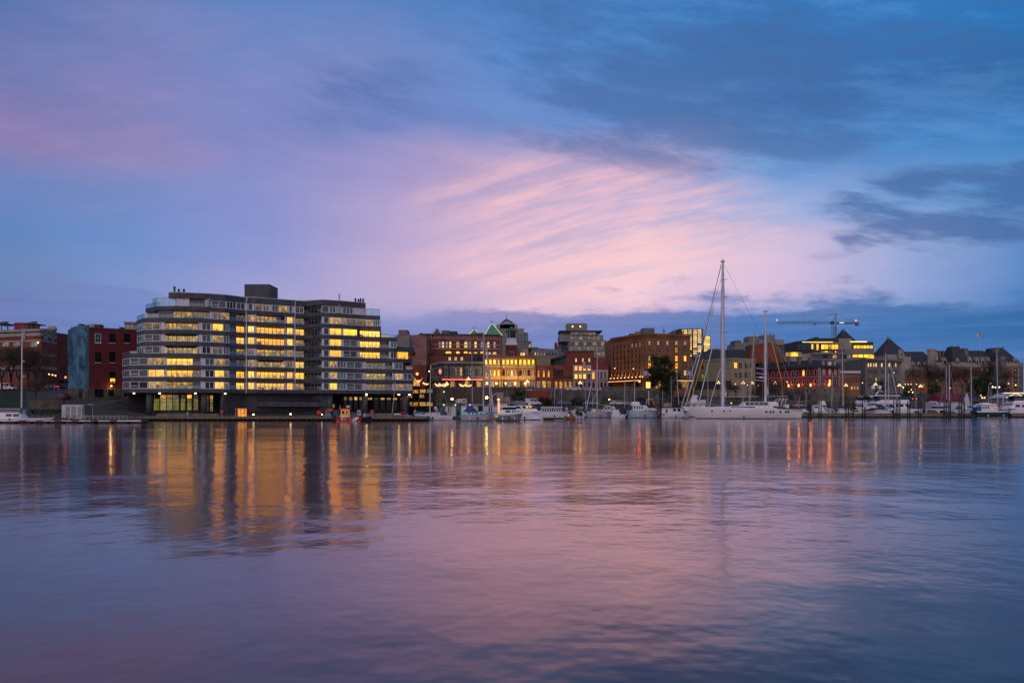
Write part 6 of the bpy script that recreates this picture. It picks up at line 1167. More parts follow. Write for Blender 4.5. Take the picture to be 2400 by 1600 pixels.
for i, (lab, x, Y, s_, M_) in enumerate((('green hedge clump left of the flybridge yacht', 1985, 262, 1.0, HG), ('green hedge clump behind the flybridge yacht', 2006, 262, 1.1, HG), ('green hedge clump right of the hedge pair by the yacht', 2028, 262, .9, HG), ('green bush on the seawall left of the boathouse', 2163, 256, .95, HG), ('second green bush on the seawall near the boathouse', 2180, 256, .8, HG), ('bramble bush at the foot of the brick wall panel', 1275, 250, 1.1, BB), ('dark bramble bush right of the brick wall panel', 1300, 250, 1.0, BB), ('dark bramble bush before the stone wall, middle', 1355, 250, 1.1, BB), ('dark bramble bush before the stone wall, right', 1385, 250, .9, BB), ('dark bramble bush below the red traffic light', 1500, 250, 1.1, BB), ('green shrub under the main boom of the ketch', 1690, 264, 1.2, HG), ('green shrub behind the ketch deck saloon', 1730, 264, 1.3, HG), ('green shrub behind the radar domes', 1765, 264, 1.2, HG), ('dark shrub left of the ketch main mast', 1640, 264, 1.3, BB), ('dark shrub behind the white fishing boat', 1615, 264, 1.4, BB), ('dark shrub before the custom house stone base', 1812, 264, 1.2, BB), ('dark shrub at the custom house corner', 1850, 264, 1.2, BB), ('dark shrub right of the custom house', 1955, 264, 1.1, BB), ('dark shrub below the custom house lamps', 1900, 264, 1.1, BB), ('dark shrub behind the dark pilings', 2080, 266, 1.2, BB), ('dark shrub beneath the causeway lamps', 2110, 266, 1.2, BB), ('dark shrub behind the dark green trawler', 2290, 262, 1.4, BB), ('dark shrub left of the pale pavilion', 2335, 262, 1.3, BB), ('climbing shrub on the wall beside the beige hut', 1218, 251, 1.1, BB))):
    tree('shrub', lab, at(x, Y, -.1), M_, None, s_, i, 'shrubs along the wall and shore')
b = MB()
for (x0, x1, Y0, Y1, n) in ((1560, 1990, 259, 262, 900), (1300, 1540, 250, 253, 500), (2030, 2420, 259, 262, 700), (70, 160, 176, 179, 300)):
    for _ in range(n):
        x = R.uniform(x0, x1); Y = R.uniform(Y0, Y1); p = Vector((X(x, Y), Y, height(X(x, Y), Y) + R.uniform(0, .9))); u = Vector((R.gauss(0, 1), R.gauss(0, 1), R.gauss(0, 1))).normalized() * R.uniform(.15, .4); w_ = u.orthogonal() * .6; b.face([p - u, p + w_, p + u, p - w_])
tag(b.build('undergrowth', LEAFB), 'dark undergrowth along the shore banks', 'undergrowth', kind='stuff')
# ================================================================ vehicles
def car(name, label, x, Y, paint, heading=0, kind='car', z=None, group='parked vehicles', lights=False):
    L = {'car': 4.4, 'van': 5.2, 'bus': 10}[kind]; W = 1.8 if kind != 'bus' else 2.5; h1_ = {'car': .85, 'van': 1.0, 'bus': 1.2}[kind]; h2_ = {'car': 1.45, 'van': 2.1, 'bus': 3.0}[kind]
    r_ = thing(name, label, kind if kind != 'car' else 'car', (0, 0, 0), group); w = W / 2
    prof = {'car': [(-2.2, .35), (-2.2, .8), (-2.0, .95), (2.0, .85), (2.2, .65), (2.2, .35)], 'van': [(-2.6, .35), (-2.6, 1.05), (1.9, 1.05), (2.5, .85), (2.6, .35)], 'bus': [(-5, .35), (-5, 1.3), (5, 1.3), (5, .35)]}[kind]
    MB().loft([[(px_, s_, pz) for px_, pz in prof] for s_ in (-w, w)], close=True).build('body', paint, r_)
    cp = {'car': [(-1.9, .95), (-1.35, 1.4), (.4, 1.45), (1.2, .9)], 'van': [(-2.55, 1.05), (-2.5, 2.1), (1.1, 2.1), (1.8, 1.05)], 'bus': [(-5, 1.3), (-4.9, 3), (4.8, 3), (4.95, 1.3)]}[kind]
    MB().loft([[(px_, s_, pz) for px_, pz in cp] for s_ in (-w * .88, w * .88)], close=True).build('cabin', paint, r_)
    b = MB()
    for s_ in (-1, 1):
        yy = s_ * (w * .88 + .012)
        if kind == 'car': b.face([(-1.6, yy, .98), (-1.2, yy, 1.36), (-.4, yy, 1.38), (-.4, yy, .98)]).face([(-.32, yy, .98), (-.32, yy, 1.38), (.36, yy, 1.38), (1.0, yy, .96)])
        elif kind == 'van': b.face([(-.9, yy, 1.3), (-.9, yy, 1.9), (.2, yy, 1.9), (.2, yy, 1.3)]).face([(.3, yy, 1.2), (.3, yy, 1.9), (1.1, yy, 1.9), (1.6, yy, 1.2)])
        else: [b.face([(-4.5 + k * 1.5, yy, 1.6), (-4.5 + k * 1.5, yy, 2.6), (-3.2 + k * 1.5, yy, 2.6), (-3.2 + k * 1.5, yy, 1.6)]) for k in range(6)]
    b.face([(cp[2][0] + .03, -w * .8, cp[2][1] - .06), (cp[2][0] + .03, w * .8, cp[2][1] - .06), (cp[3][0] + .03, w * .8, cp[3][1] + .05), (cp[3][0] + .03, -w * .8, cp[3][1] + .05)])
    b.face([(cp[0][0] - .03, -w * .8, cp[0][1] + .05), (cp[0][0] - .03, w * .8, cp[0][1] + .05), (cp[1][0] - .03, w * .8, cp[1][1] - .06), (cp[1][0] - .03, -w * .8, cp[1][1] - .06)]); b.build('window_glass', GLASS, r_)
    for wx_ in (-L * .31, L * .31):
        for s_ in (-1, 1): MB().tube((wx_, s_ * (w - .2), .33), (wx_, s_ * (w + .01), .33), .33, 10).build('wheel', RUBBER, r_)
    for s_ in (-1, 1):
        MB().box(L / 2 - .02, L / 2 + .03, s_ * w * .7 - .15, s_ * w * .7 + .15, .6, .75).build('headlight', (glow_mat('bus headlamp', (1, .95, .75), 30) if kind == 'bus' else BULBW) if lights else WHITE2, r_); MB().box(-L / 2 - .03, -L / 2 + .02, s_ * w * .7 - .15, s_ * w * .7 + .15, .65, .8).build('tail_light', RED if not lights else glow_mat('tail lamp', (1, .03, .02), 5), r_)
    r_.location = (X(x, Y), Y, (height(X(x, Y), Y) if z is None else z) + .08); r_.rotation_euler = (0, 0, heading); return r_
SILV = mat('silver car paint', (.26, .27, .30), .35, .05, metal=.4, spec=.6); BLU = mat('blue grey car paint', (.12, .17, .25), .35, .05, metal=.4, spec=.6); DRD = mat('dark red car paint', (.16, .012, .014), .3, .05, spec=.6); WCP = mat('white car paint', (.55, .54, .57), .3, .03, spec=.6); BCP = mat('black car paint', (.015, .016, .02), .25, .1, spec=.6)
for nm, lab, x, Y, m, hd, kd, lt_ in (('parked_car', 'dark red car parked on the slope beside the mural wall', 148, 206, DRD, 2.6, 'car', 0), ('white_van', 'white van at the kerb at the far left edge', 14, 224, WCP, 0, 'van', 0), ('bus', 'grey bus with headlights on at the end of the left street', 144, 246, SILV, PI, 'bus', 1), ('moving_car', 'silver car with headlights on crossing the left street', 116, 229, SILV, PI, 'car', 1),
    ('parked_car', 'silver car parked in the lot above the white cruiser', 1222, 236, SILV, .2, 'car', 0), ('parked_car', 'blue grey car parked left of the brick wall panel', 1207, 240, BLU, 0, 'car', 0), ('white_van', 'pale van parked left of the brambles', 1247, 238, WCP, .4, 'van', 0), ('parked_car', 'blue grey car seen from its sloping back, above the launch', 1322, 236, BLU, .5, 'car', 0), ('parked_car', 'dark car parked beside the sloping blue one', 1311, 239, BCP, .2, 'car', 0),
    ('parked_car', 'silver car parked behind the grey sailboat', 1386, 236, SILV, .3, 'car', 0), ('parked_car', 'pale car parked behind the silver one near the grey sailboat', 1391, 243, BLU, 0, 'car', 0), ('parked_car', 'dark car parked left of the green container', 1405, 240, BCP, 0, 'car', 0), ('parked_car', 'white car parked right of the green container', 1447, 236, WCP, .5, 'car', 0), ('parked_car', 'grey car parked at the far end of the lot', 1464, 240, SILV, 0, 'car', 0),
    ('moving_car', 'white car passing in front of the pinkish stucco arches', 1345, 262, WCP, PI, 'car', 1), ('moving_car', 'dark red car passing before the cream arcade', 1240, 262, DRD, PI, 'car', 1), ('moving_car', 'silver car passing under the pinkish stucco building', 1375, 264, SILV, PI, 'car', 1), ('moving_car', 'dark car with orange tail lamps near the warehouse canopy', 1424, 262, BCP, 0, 'car', 1), ('moving_car', 'dark car before the long cream arcade shops', 1200, 262, BCP, PI, 'car', 1),
    ('parked_car', 'pale car on the causeway before the stone offices', 2035, 278, WCP, 0, 'car', 0), ('parked_car', 'silver car on the causeway left of the stone offices', 2023, 278, SILV, 0, 'car', 0), ('moving_car', 'car with red tail lamps on the causeway under the hotel', 2147, 275, BCP, .9, 'car', 1), ('parked_car', 'grey car parked on the bank behind the ketch stern', 1960, 268, BLU, 0, 'car', 0)):
    car(nm, lab, x, Y, m, hd, kd, lights=lt_)
rv = thing('camper_trailer', 'white camper trailer with red stripes parked above the teal roof', 'trailer', (X(1081, 232), 232, 3.3)); Y = 232; b = MB(); b.loft([[(X(x, Y), Y + d_, Z(y, Y) + .8) for x, y in ((1068, 950), (1067, 945), (1072, 941), (1093, 940), (1094, 950))] for d_ in (0, 2.3)], close=True); b.build('body', WCP, rv); MB().box(X(1084, Y), X(1092, Y), Y - .03, Y - .005, Z(947, Y) + .8, Z(943, Y) + .8).build('stripe_panel', mat('brick red stripe', (.25, .06, .05)), rv); MB().box(X(1070, Y), X(1073, Y), Y - .03, Y - .005, Z(946, Y) + .8, Z(943.5, Y) + .8).box(X(1078, Y), X(1081, Y), Y - .03, Y - .005, Z(948, Y) + .8, Z(945, Y) + .8).build('window', GLASS, rv); [MB().tube((X(x, Y), Y + .1, 3.5), (X(x, Y), Y - .1, 3.5), .3, 8).build('wheel', RUBBER, rv) for x in (1078, 1087)]
# ================================================================ boats (bow towards +x, waterline at z = 0)
LILG = mat('lilac white deck', (.56, .52, .55), .5, .06)
class Boat:
    def __init__(s, name, label, x0, x1, yw, L=None, flip=False, yaw=0, cat='boat', group=None, Y=None):
        s.Y = Y or H * F / (yw - HY); s.w = X(x1, s.Y) - X(x0, s.Y); s.L = L or s.w; s.px = (x0 + x1) / 2
        s.r = thing(name, label, cat, (0, 0, 0), group); s.flip = flip; s.yaw = yaw
    def hull(s, B, zs, zb, m, stripe=None, over=.8, tr=.75, deck=None, boot=None, sheer=1.8, zback=None, fine=2.2):
        L = s.L; s.B = B; s.zs = zs; s.zb = zb; s.sheer = sheer; n = 14; rows = []; s.tr = tr; s.fine = fine
        for k in range(n + 1):
            t_ = k / n; z = s.zz(t_); b_ = max(.03, s.bb(t_)); x = -L / 2 + L * t_; sec = []
            for f, g in ((1.0, 1.0), (.985, .80), (.93, .42), (.80, .06), (.76, -.02), (.5, -.2)):
                zz_ = z * g if g > 0 else g * 1.0; dxx = over * (1 - max(0, g)) * (t_ ** 4) + (.25 if zback is None else zback) * (1 - max(0, g)) * (-1 if t_ < .5 else 0) * ((1 - t_) ** 6)
                sec.append((x - dxx, b_ * (f if t_ < .98 else f * .6), zz_))
            rows.append(sec + [(p_[0], -p_[1], p_[2]) for p_ in sec[::-1]])
        b = MB(); base = 0; npt = len(rows[0])
        for r in rows: b.v += r
        for k in range(n):
            for i in range(npt - 1):
                mi = 1 if i in (0, npt - 2) else (2 if i in (3, 4, npt - 5, npt - 6) else 0)
                b.f.append((k*npt+i, k*npt+i+1, (k+1)*npt+i+1, (k+1)*npt+i)); b.mi.append(mi)
        b.f.append(tuple(range(npt))); b.mi.append(0)
        b.build('hull', [m, stripe or m, boot or BLACK], s.r, True)
        d = MB(); 
        for k in range(n):
            t0, t1 = k / n, (k + 1) / n; x0, x1 = -L / 2 + L * t0, -L / 2 + L * t1; b0, b1 = max(.02, s.bb(t0) - .05), max(.02, s.bb(t1) - .05)
            d.face([(x0, -b0, s.zz(t0) - .06), (x1, -b1, s.zz(t1) - .06), (x1, b1, s.zz(t1) - .06), (x0, b0, s.zz(t0) - .06)])
        d.build('deck', deck or LILG, s.r)
        return s
    def bb(s, t): return s.B / 2 * (s.tr + (1 - s.tr) * math.sin(min(1, t / .4) * PI / 2) if t < .4 else max(0, 1 - ((t - .4) / .6) ** s.fine))
    def zz(s, t): return s.zs + (s.zb - s.zs) * t ** s.sheer + .12 * (1 - t) ** 3
    def block(s, name, x0, x1, w, z0, z1, rf=.4, rr=.1, m=None, tw=.85):     # tapered deckhouse; x in metres
        q = [(x0, -w / 2), (x1, -w / 2), (x1, w / 2), (x0, w / 2)]; q2 = [(x0 + rr, -w / 2 * tw), (x1 - rf, -w / 2 * tw), (x1 - rf, w / 2 * tw), (x0 + rr, w / 2 * tw)]
        o = MB().prism(q, z0, z1, poly2=q2).build(name, m or LILG, s.r); s.last = (o, x0, x1, w, z0, z1, tw); return o
    def wins(s, x0, x1, n, z0, z1, m=None, gap=.18, name='window', slant=0):  # windows on both sides and let into the last block
        o, bx0, bx1, w, a, c, tw = s.last
        for k in range(n):
            u = x0 + (x1 - x0) * k / n + gap / 2; v = x0 + (x1 - x0) * (k + 1) / n - gap / 2; b = MB()
            for sg in (-1, 1):
                y0 = sg * (w / 2 * (1 - (1 - tw) * (z0 - a) / (c - a)) + .015); y1 = sg * (w / 2 * (1 - (1 - tw) * (z1 - a) / (c - a)) + .015)
                b.face([(u, y0, z0), (v, y0, z0), (v - slant, y1, z1), (u + slant * .3, y1, z1)])
            b.build(name, m or GLASSK, o)
    def mast(s, x, z0, z1, r=.09, lean=0, spread=(.55,), boom=None, cover=None, bz=1.4, m=None, stays=True, sw=.9, fore=True, back=True, roller=None, spr=.03):
        tp = (x + lean, 0, z1); o = MB().tube((x, 0, z0), tp, r, 8, r * .7).build('mast', m or MAST, s.r)
        sp_ = MB(); h_ = z1 - z0
        for f in spread: z = z0 + h_ * f; sp_.tube((x + lean * f, -sw, z), (x + lean * f, sw, z), spr, 4).tube((x + lean * f, 0, z), (x + lean * f - sw * .8, 0, z + .05), spr, 4)
        if spread: sp_.build('spreader', METAL, o)
        if stays:
            b = MB(); rr_ = .013 + .0006 * h_
            if fore: b.tube(tp, (s.L / 2 - .2, 0, s.zb), rr_, 3)
            if back: b.tube(tp, (-s.L / 2 + .1, 0, s.zs), rr_, 3)
            for sg in (-1, 1):
                for f in spread or (.5,): b.path([tp, (x + lean * f, sg * sw, z0 + h_ * f), (x, sg * s.B * .42, s.zs + .1)], rr_, 3)
            b.build('stays', METAL, o)
        if roller: MB().tube((x + lean, 0, z0 + h_ * roller), (s.L / 2 - .3, 0, s.zb + .1), .05, 5, .09).build('furled_sail', LILAC, s.r)
        if boom:
            zb_ = z0 + bz; MB().tube((x, 0, zb_), (x - boom, 0, zb_ + .1), .06, 6).build('boom', m or MAST, o)
            if cover: MB().loft([[(x - boom * t_, a_ * (.10 + .12 * (1 - t_)), zb_ + .08 + c_ * (.18 + .3 * (1 - t_))) for a_, c_ in ((-1, 0), (-.9, .6), (0, 1), (.9, .6), (1, 0))] for t_ in (0, .2, .5, .8, 1)]).build('sail_cover', cover, o)
        return o
    def rails(s, h=.6, t0=.05, t1=.98, n=12, r=.02, m=None):
        b = MB()
        for sg in (-1, 1):
            pts = [(-s.L / 2 + s.L * (t0 + (t1 - t0) * k / n), sg * max(.05, s.bb(t0 + (t1 - t0) * k / n) - .08), s.zz(t0 + (t1 - t0) * k / n)) for k in range(n + 1)]
            for p_ in pts: b.tube(p_, (p_[0], p_[1], p_[2] + h), r, 4)
            for u, v in zip(pts, pts[1:]): b.tube((u[0], u[1], u[2] + h), (v[0], v[1], v[2] + h), r, 4).tube((u[0], u[1], u[2] + h * .5), (v[0], v[1], v[2] + h * .5), r * .6, 3)
        b.build('guard_rail', m or METAL, s.r)
    def ports(s, xs, z, r=.12):
        for x in xs:
            t_ = x / s.L + .5; b = MB()
            for sg in (-1, 1): y = sg * (s.bb(t_) * .975 + .0); b.tube((x, y - sg * .05, z), (x, y + sg * .05, z), r, 10)
            b.build('porthole', GLASSK, s.r)
    def outboard(s, x, y=0, z=.3, sc_=1, m=None): MB().loft([[(x + a_ * sc_, y + c_ * .18 * sc_, z + d_ * sc_) for a_, d_ in ((-.35, .5), (-.3, .95), (.15, 1.0), (.25, .5))] for c_ in (-1, 1)], close=True).box(x - .1, x + .05, y - .07, y + .07, z - .5, z + .5 * sc_).build('outboard_motor', m or BLACK, s.r)
    def ball(s, name, x, y, z, r, m=None): MB().ball((x, y, z), r, n=10, k=6).build(name, m or GEL, s.r, True)
    def tube(s, name, pts, r, m=None): MB().path(pts, r, 6).build(name, m or METAL, s.r)
    def box(s, name, x0, x1, y0, y1, z0, z1, m): return MB().box(x0, x1, y0, y1, z0, z1).build(name, m, s.r)
    def X(s, px):                                           # photo column -> metres along the boat
        v = X(px, s.Y) - X(s.px, s.Y); v *= s.L / s.w if abs(s.yaw) > .3 else 1; return -v if s.flip else v
    def Z(s, py): return Z(py, s.Y)
    def place(s):
        if s.L > 4.5 and s.zs > .6:
            for k, f_ in enumerate((.28, .5, .7)):
                x = -s.L / 2 + s.L * f_
                for sg in (-1, 1): MB().lathe((x, sg * (s.bb(f_) + .14), .25), [(.05, 0), (.14, .1), (.14, .5), (.04, .62)], 6).build('fender', [WHITE, NAVYCV, LILAC][k], s.r)
        s.r.location = (X(s.px, s.Y), s.Y, 0); s.r.rotation_euler = (0, 0, (PI if s.flip else 0) + s.yaw); return s
# ---- the large ketch
k = Boat('sailing_yacht', 'very large white ketch with two tall masts moored broadside', 1595, 1874, 981, flip=True, Y=200); k.hull(6.6, 2.55, 3.15, mat('cream gelcoat', (.60, .55, .55), .22, .04, .3, spec=.6), over=4.2, tr=.7, stripe=GEL, sheer=1.4, fine=1.9)
k.block('coachroof', k.X(1808), k.X(1703), 4.2, 2.5, 3.15, 1.2, .3, GEL); k.wins(k.X(1765), k.X(1708), 1, 2.62, 3.0, GLASSK); k.block('deck_saloon', k.X(1820), k.X(1735), 3.8, 3.1, k.Z(941.5), 1.0, .5, GEL); k.wins(k.X(1795), k.X(1742), 5, 3.35, 4.1, GLASS, .1); k.block('foredeck_trunk', k.X(1703), k.X(1668), 3.0, 2.6, 3.05, .8, .1, GEL)
k.box('toe_rail', k.X(1872), k.X(1812), -3.12, 3.12, 2.5, 2.72, BLACK); zt1 = k.Z(614)
k.mast(k.X(1694), 2.6, zt1, .40, 0, (.30, .52, .76, .88), boom=k.X(1696) - k.X(1781), bz=k.Z(930) - 2.6, sw=1.6, m=MAST, roller=.92, spr=.06); k.mast(k.X(1794), 3.0, k.Z(730), .33, 0, (.55, .72), boom=k.X(1797) - k.X(1850), bz=k.Z(929) - 3.0, sw=1.3, m=MAST, fore=False, spr=.06)
k.tube('forestay', [(k.X(1690), 0, k.Z(620)), (k.X(1614), 0, 3.3)], .07, CONC2); k.tube('furled_sail', [(k.X(1672), 0, k.Z(722)), (k.X(1607), 0, 3.2)], .13, LILAC); k.tube('furled_sail', [(k.X(1690), 0, k.Z(730)), (k.X(1636), 0, 3.2)], .13, LILAC); k.tube('furled_sail', [(k.X(1688), 0, k.Z(865)), (k.X(1662), 0, 3.0)], .10, LILAC); k.tube('rope', [(k.X(1648), 0, k.Z(840)), (k.X(1616), 0, 3.3)], .08, mat('yellow rope', (.5, .38, .03))); k.tube('rope', [(k.X(1674), 0, k.Z(715)), (k.X(1660), 0, k.Z(785))], .07, LILAC)
b = MB(); b.box(k.X(1694) - .5, k.X(1694) + .5, -.35, .35, zt1, zt1 + .25).tube((k.X(1694), 0, zt1), (k.X(1694), 0, zt1 + 1.0), .06, 4).tube((k.X(1694) - .5, 0, zt1 + .6), (k.X(1694) + .5, 0, zt1 + .6), .05, 4).box(k.X(1794) - .6, k.X(1794) + .6, -.3, .3, k.Z(730), k.Z(730) + .2).tube((k.X(1800), 0, k.Z(730)), (k.X(1800), 0, k.Z(716)), .04, 3); b.build('masthead', METAL, k.r)
MB().loft([[(k.X(1697), -.2, k.Z(905)), (k.X(1697), .2, k.Z(905)), (k.X(1697), 0, k.Z(900))], [(k.X(1697), -.35, k.Z(930)), (k.X(1697), .35, k.Z(930)), (k.X(1704), 0, k.Z(925))]]).build('sail_bag', LILAC, k.r); MB().loft([[(k.X(1797), -.2, k.Z(898)), (k.X(1797), .2, k.Z(898)), (k.X(1797), 0, k.Z(895))], [(k.X(1797), -.35, k.Z(926)), (k.X(1797), .35, k.Z(926)), (k.X(1802), 0, k.Z(924))]]).build('sail_bag', LILAC, k.r)
for y in (862, 874, 883, 890): k.tube('radar_bracket', [(k.X(1772 if y < 885 else 1770), 0, k.Z(y)), (k.X(1792), 0, k.Z(y + 3))], .10, MAST)
MB().lathe((k.X(1784), 0, k.Z(886)), [(.6, 0), (.65, .15), (.55, .35), (.1, .4)], 10).build('radar_dome', GEL, k.r, True); k.ports([k.X(x) for x in (1664, 1691, 1704)], 1.95, .2); k.ports([k.X(x) for x in (1787, 1796, 1803, 1820, 1833, 1839)], 1.75, .26)
k.rails(.9, .03, .97, 22, .03); k.box('platform', k.X(1612) - .8, k.X(1612) + 1.2, -.4, .4, 2.1, 2.3, GEL)
for x in (1818, 1826, 1835): k.tube('cockpit_arch', [(k.X(x), -1.4, 3), (k.X(x + 2), -1.3, 4.5), (k.X(x + 8), -1.0, 5.0), (k.X(x + 8), 1.0, 5.0), (k.X(x + 2), 1.3, 4.5), (k.X(x), 1.4, 3)], .07, GEL)
k.box('wheel_pod', k.X(1846), k.X(1838), -1, 1, 2.6, 3.6, GEL); k.ball('anchor_light', k.X(1714), 0, 3.9, .16, BULB); k.place()
yr = thing('ensign', 'small red flag on a slanting staff at the stern of the ketch', 'flag', (X(1873, 203), 203, 2.6)); MB().tube((X(1866, 203), 203, 2.6), (X(1875, 203), 203, 5.6), .05, 4).build('staff', METAL, yr); MB().loft([[(X(1872.5, 203), 203, 4.9), (X(1872.5, 203), 203.05, 3.6)], [(X(1875.5, 203), 203.1, 5.4), (X(1875, 203), 203.1, 3.4)]], caps=False).build('flag_cloth', RED, yr)
# ---- sailing boats
s_ = Boat('sailboat', 'long pale sailboat with a bare single mast, left of the teal office', 968, 1062, 984.5, flip=True).hull(2.9, 1.05, 1.5, LILG, over=1.3, tr=.5); s_.block('cabin', s_.X(1032), s_.X(990), 1.9, 1.0, 1.65, .9, .1, LILG); s_.wins(s_.X(1030), s_.X(1000), 4, 1.2, 1.45, GLASSK, .5); s_.mast(s_.X(1007.5), 1.5, s_.Z(855), .10, s_.X(1009.5) - s_.X(1007.5), (.5,), sw=.9); s_.rails(.55, r=.022); s_.block('spray_hood', s_.X(1048), s_.X(1034), 1.7, 1.1, 1.9, .5, .1, NAVYCV)
for x in (982, 988): s_.box('blue_barrel', s_.X(x) - .3, s_.X(x) + .3, -.3, .3, 1.2, 1.75, mat('light blue drum', (.06, .28, .50)))
s_.ball('rolled_sail', s_.X(973), 0, 1.9, .38, PALE); s_.place(); text_o = text_mesh('ZAMIR', .55, 'hull_lettering', mat('grey hull lettering', (.22, .22, .26)), s_.r, (s_.X(1026), 1.37, .5), PI)
s_ = Boat('sailboat', 'white sailboat with turquoise rail and bright blue canvas covers', 1079, 1161, 986).hull(3.0, 1.25, 1.95, GREYHULL, stripe=TURQ, over=1.2, tr=.55); s_.block('cabin', s_.X(1092), s_.X(1140), 2.0, 1.3, 1.95, .8, .2, LILG); s_.wins(s_.X(1095), s_.X(1132), 4, 1.5, 1.75, GLASSK, .4); s_.mast(s_.X(1133), 1.8, s_.Z(778), .14, .05, (.38, .7), sw=1.0, boom=s_.X(1133) - s_.X(1088), bz=1.6, roller=.95)
s_.block('spray_hood', s_.X(1092), s_.X(1121), 2.1, 1.9, 3.2, 1.3, .2, BLUECV, .8); s_.block('canvas_awning', s_.X(1085), s_.X(1104), 1.7, 2.0, 2.9, .1, 1.0, BLUECV, .6); s_.rails(.55); s_.place()
s_ = Boat('sailboat', 'small white sailboat with a red ring on its stern beside the apartment block', 916, 958, 984).hull(2.3, .95, 1.25, LILG, over=.7, tr=.6); s_.block('cabin', s_.X(924), s_.X(942), 1.5, 1.0, 1.5, .4, .1, GEL); s_.wins(s_.X(925), s_.X(940), 3, 1.12, 1.36, GLASSK, .3); s_.mast(s_.X(919), 1.1, s_.Z(895), .05, .75, (.6,), sw=.5)
MB().lathe((0, 0, 0), [(.32, -.06), (.42, 0), (.32, .06), (.22, 0), (.32, -.06)], 14).build('life_ring', RED, s_.r); o = [c for c in bpy.data.objects if c.parent == s_.r and c.name.startswith('life_ring')][0]; o.rotation_euler = (PI / 2, 0, 0); o.location = (s_.X(945), -1.0, 1.5); s_.rails(.5); s_.place()
s_ = Boat('sailboat', 'grey sailboat with a yellow bundle and wheelhouse, right of the outboards', 1374, 1436, 979).hull(3.0, 1.6, 1.75, GREYHULL, over=.9, tr=.6, deck=WHITE2); s_.block('cabin', s_.X(1385), s_.X(1414), 2.2, 1.6, 2.2, .3, .1, LILG); s_.wins(s_.X(1396), s_.X(1410), 2, 1.75, 2.05, GLASSK, .2); s_.block('wheelhouse', s_.X(1410), s_.X(1432), 2.3, 1.6, 3.2, .1, .8, WHITE2); s_.wins(s_.X(1416), s_.X(1430), 2, 2.3, 2.95, GLASS, .2)
s_.mast(s_.X(1399.5), 1.8, s_.Z(812), .13, .05, (.5, .75), sw=1.0); s_.tube('boom', [(s_.X(1374), 0, s_.Z(960)), (s_.X(1385), 0, s_.Z(905))], .11, LILAC); s_.tube('derrick', [(s_.X(1388), 0, s_.Z(944)), (s_.X(1397), 0, s_.Z(920))], .07, LILAC); s_.box('yellow_bundle', s_.X(1386), s_.X(1395), -.7, .7, 1.9, 2.55, mat('yellow cover', (.32, .25, .02))); s_.box('hatch_cover', s_.X(1404), s_.X(1428), -1, 1, 3.25, 3.6, mat('ochre canvas', (.22, .12, .04))); s_.rails(.6); s_.place()
s_ = Boat('motor_sailer', 'white motor sailer with a tall white mast moored at the far left dock', -60, 130, 991, Y=156).hull(3.2, .7, 1.05, GEL, over=1.6, tr=.7); s_.block('cabin', s_.X(-6), s_.X(60), 2.3, .8, 2.0, .9, .5, GEL); s_.wins(s_.X(20), s_.X(54), 2, 1.2, 1.72, GLASS, .3); s_.mast(s_.X(50.5), 1.2, s_.Z(780), .16, .12, (.45,), sw=.45, boom=s_.X(50) + 7.5, bz=s_.Z(957) - 1.3, stays=False); s_.rails(.35, .55, .98, 8)
for y in (846, 881): s_.box('mast_fitting', s_.X(53), s_.X(58), -.1, .1, s_.Z(y) - .12, s_.Z(y), WHITE)
s_.box('mast_base', s_.X(49), s_.X(52), -.2, .2, 1.0, s_.Z(955), BLACK); s_.place()
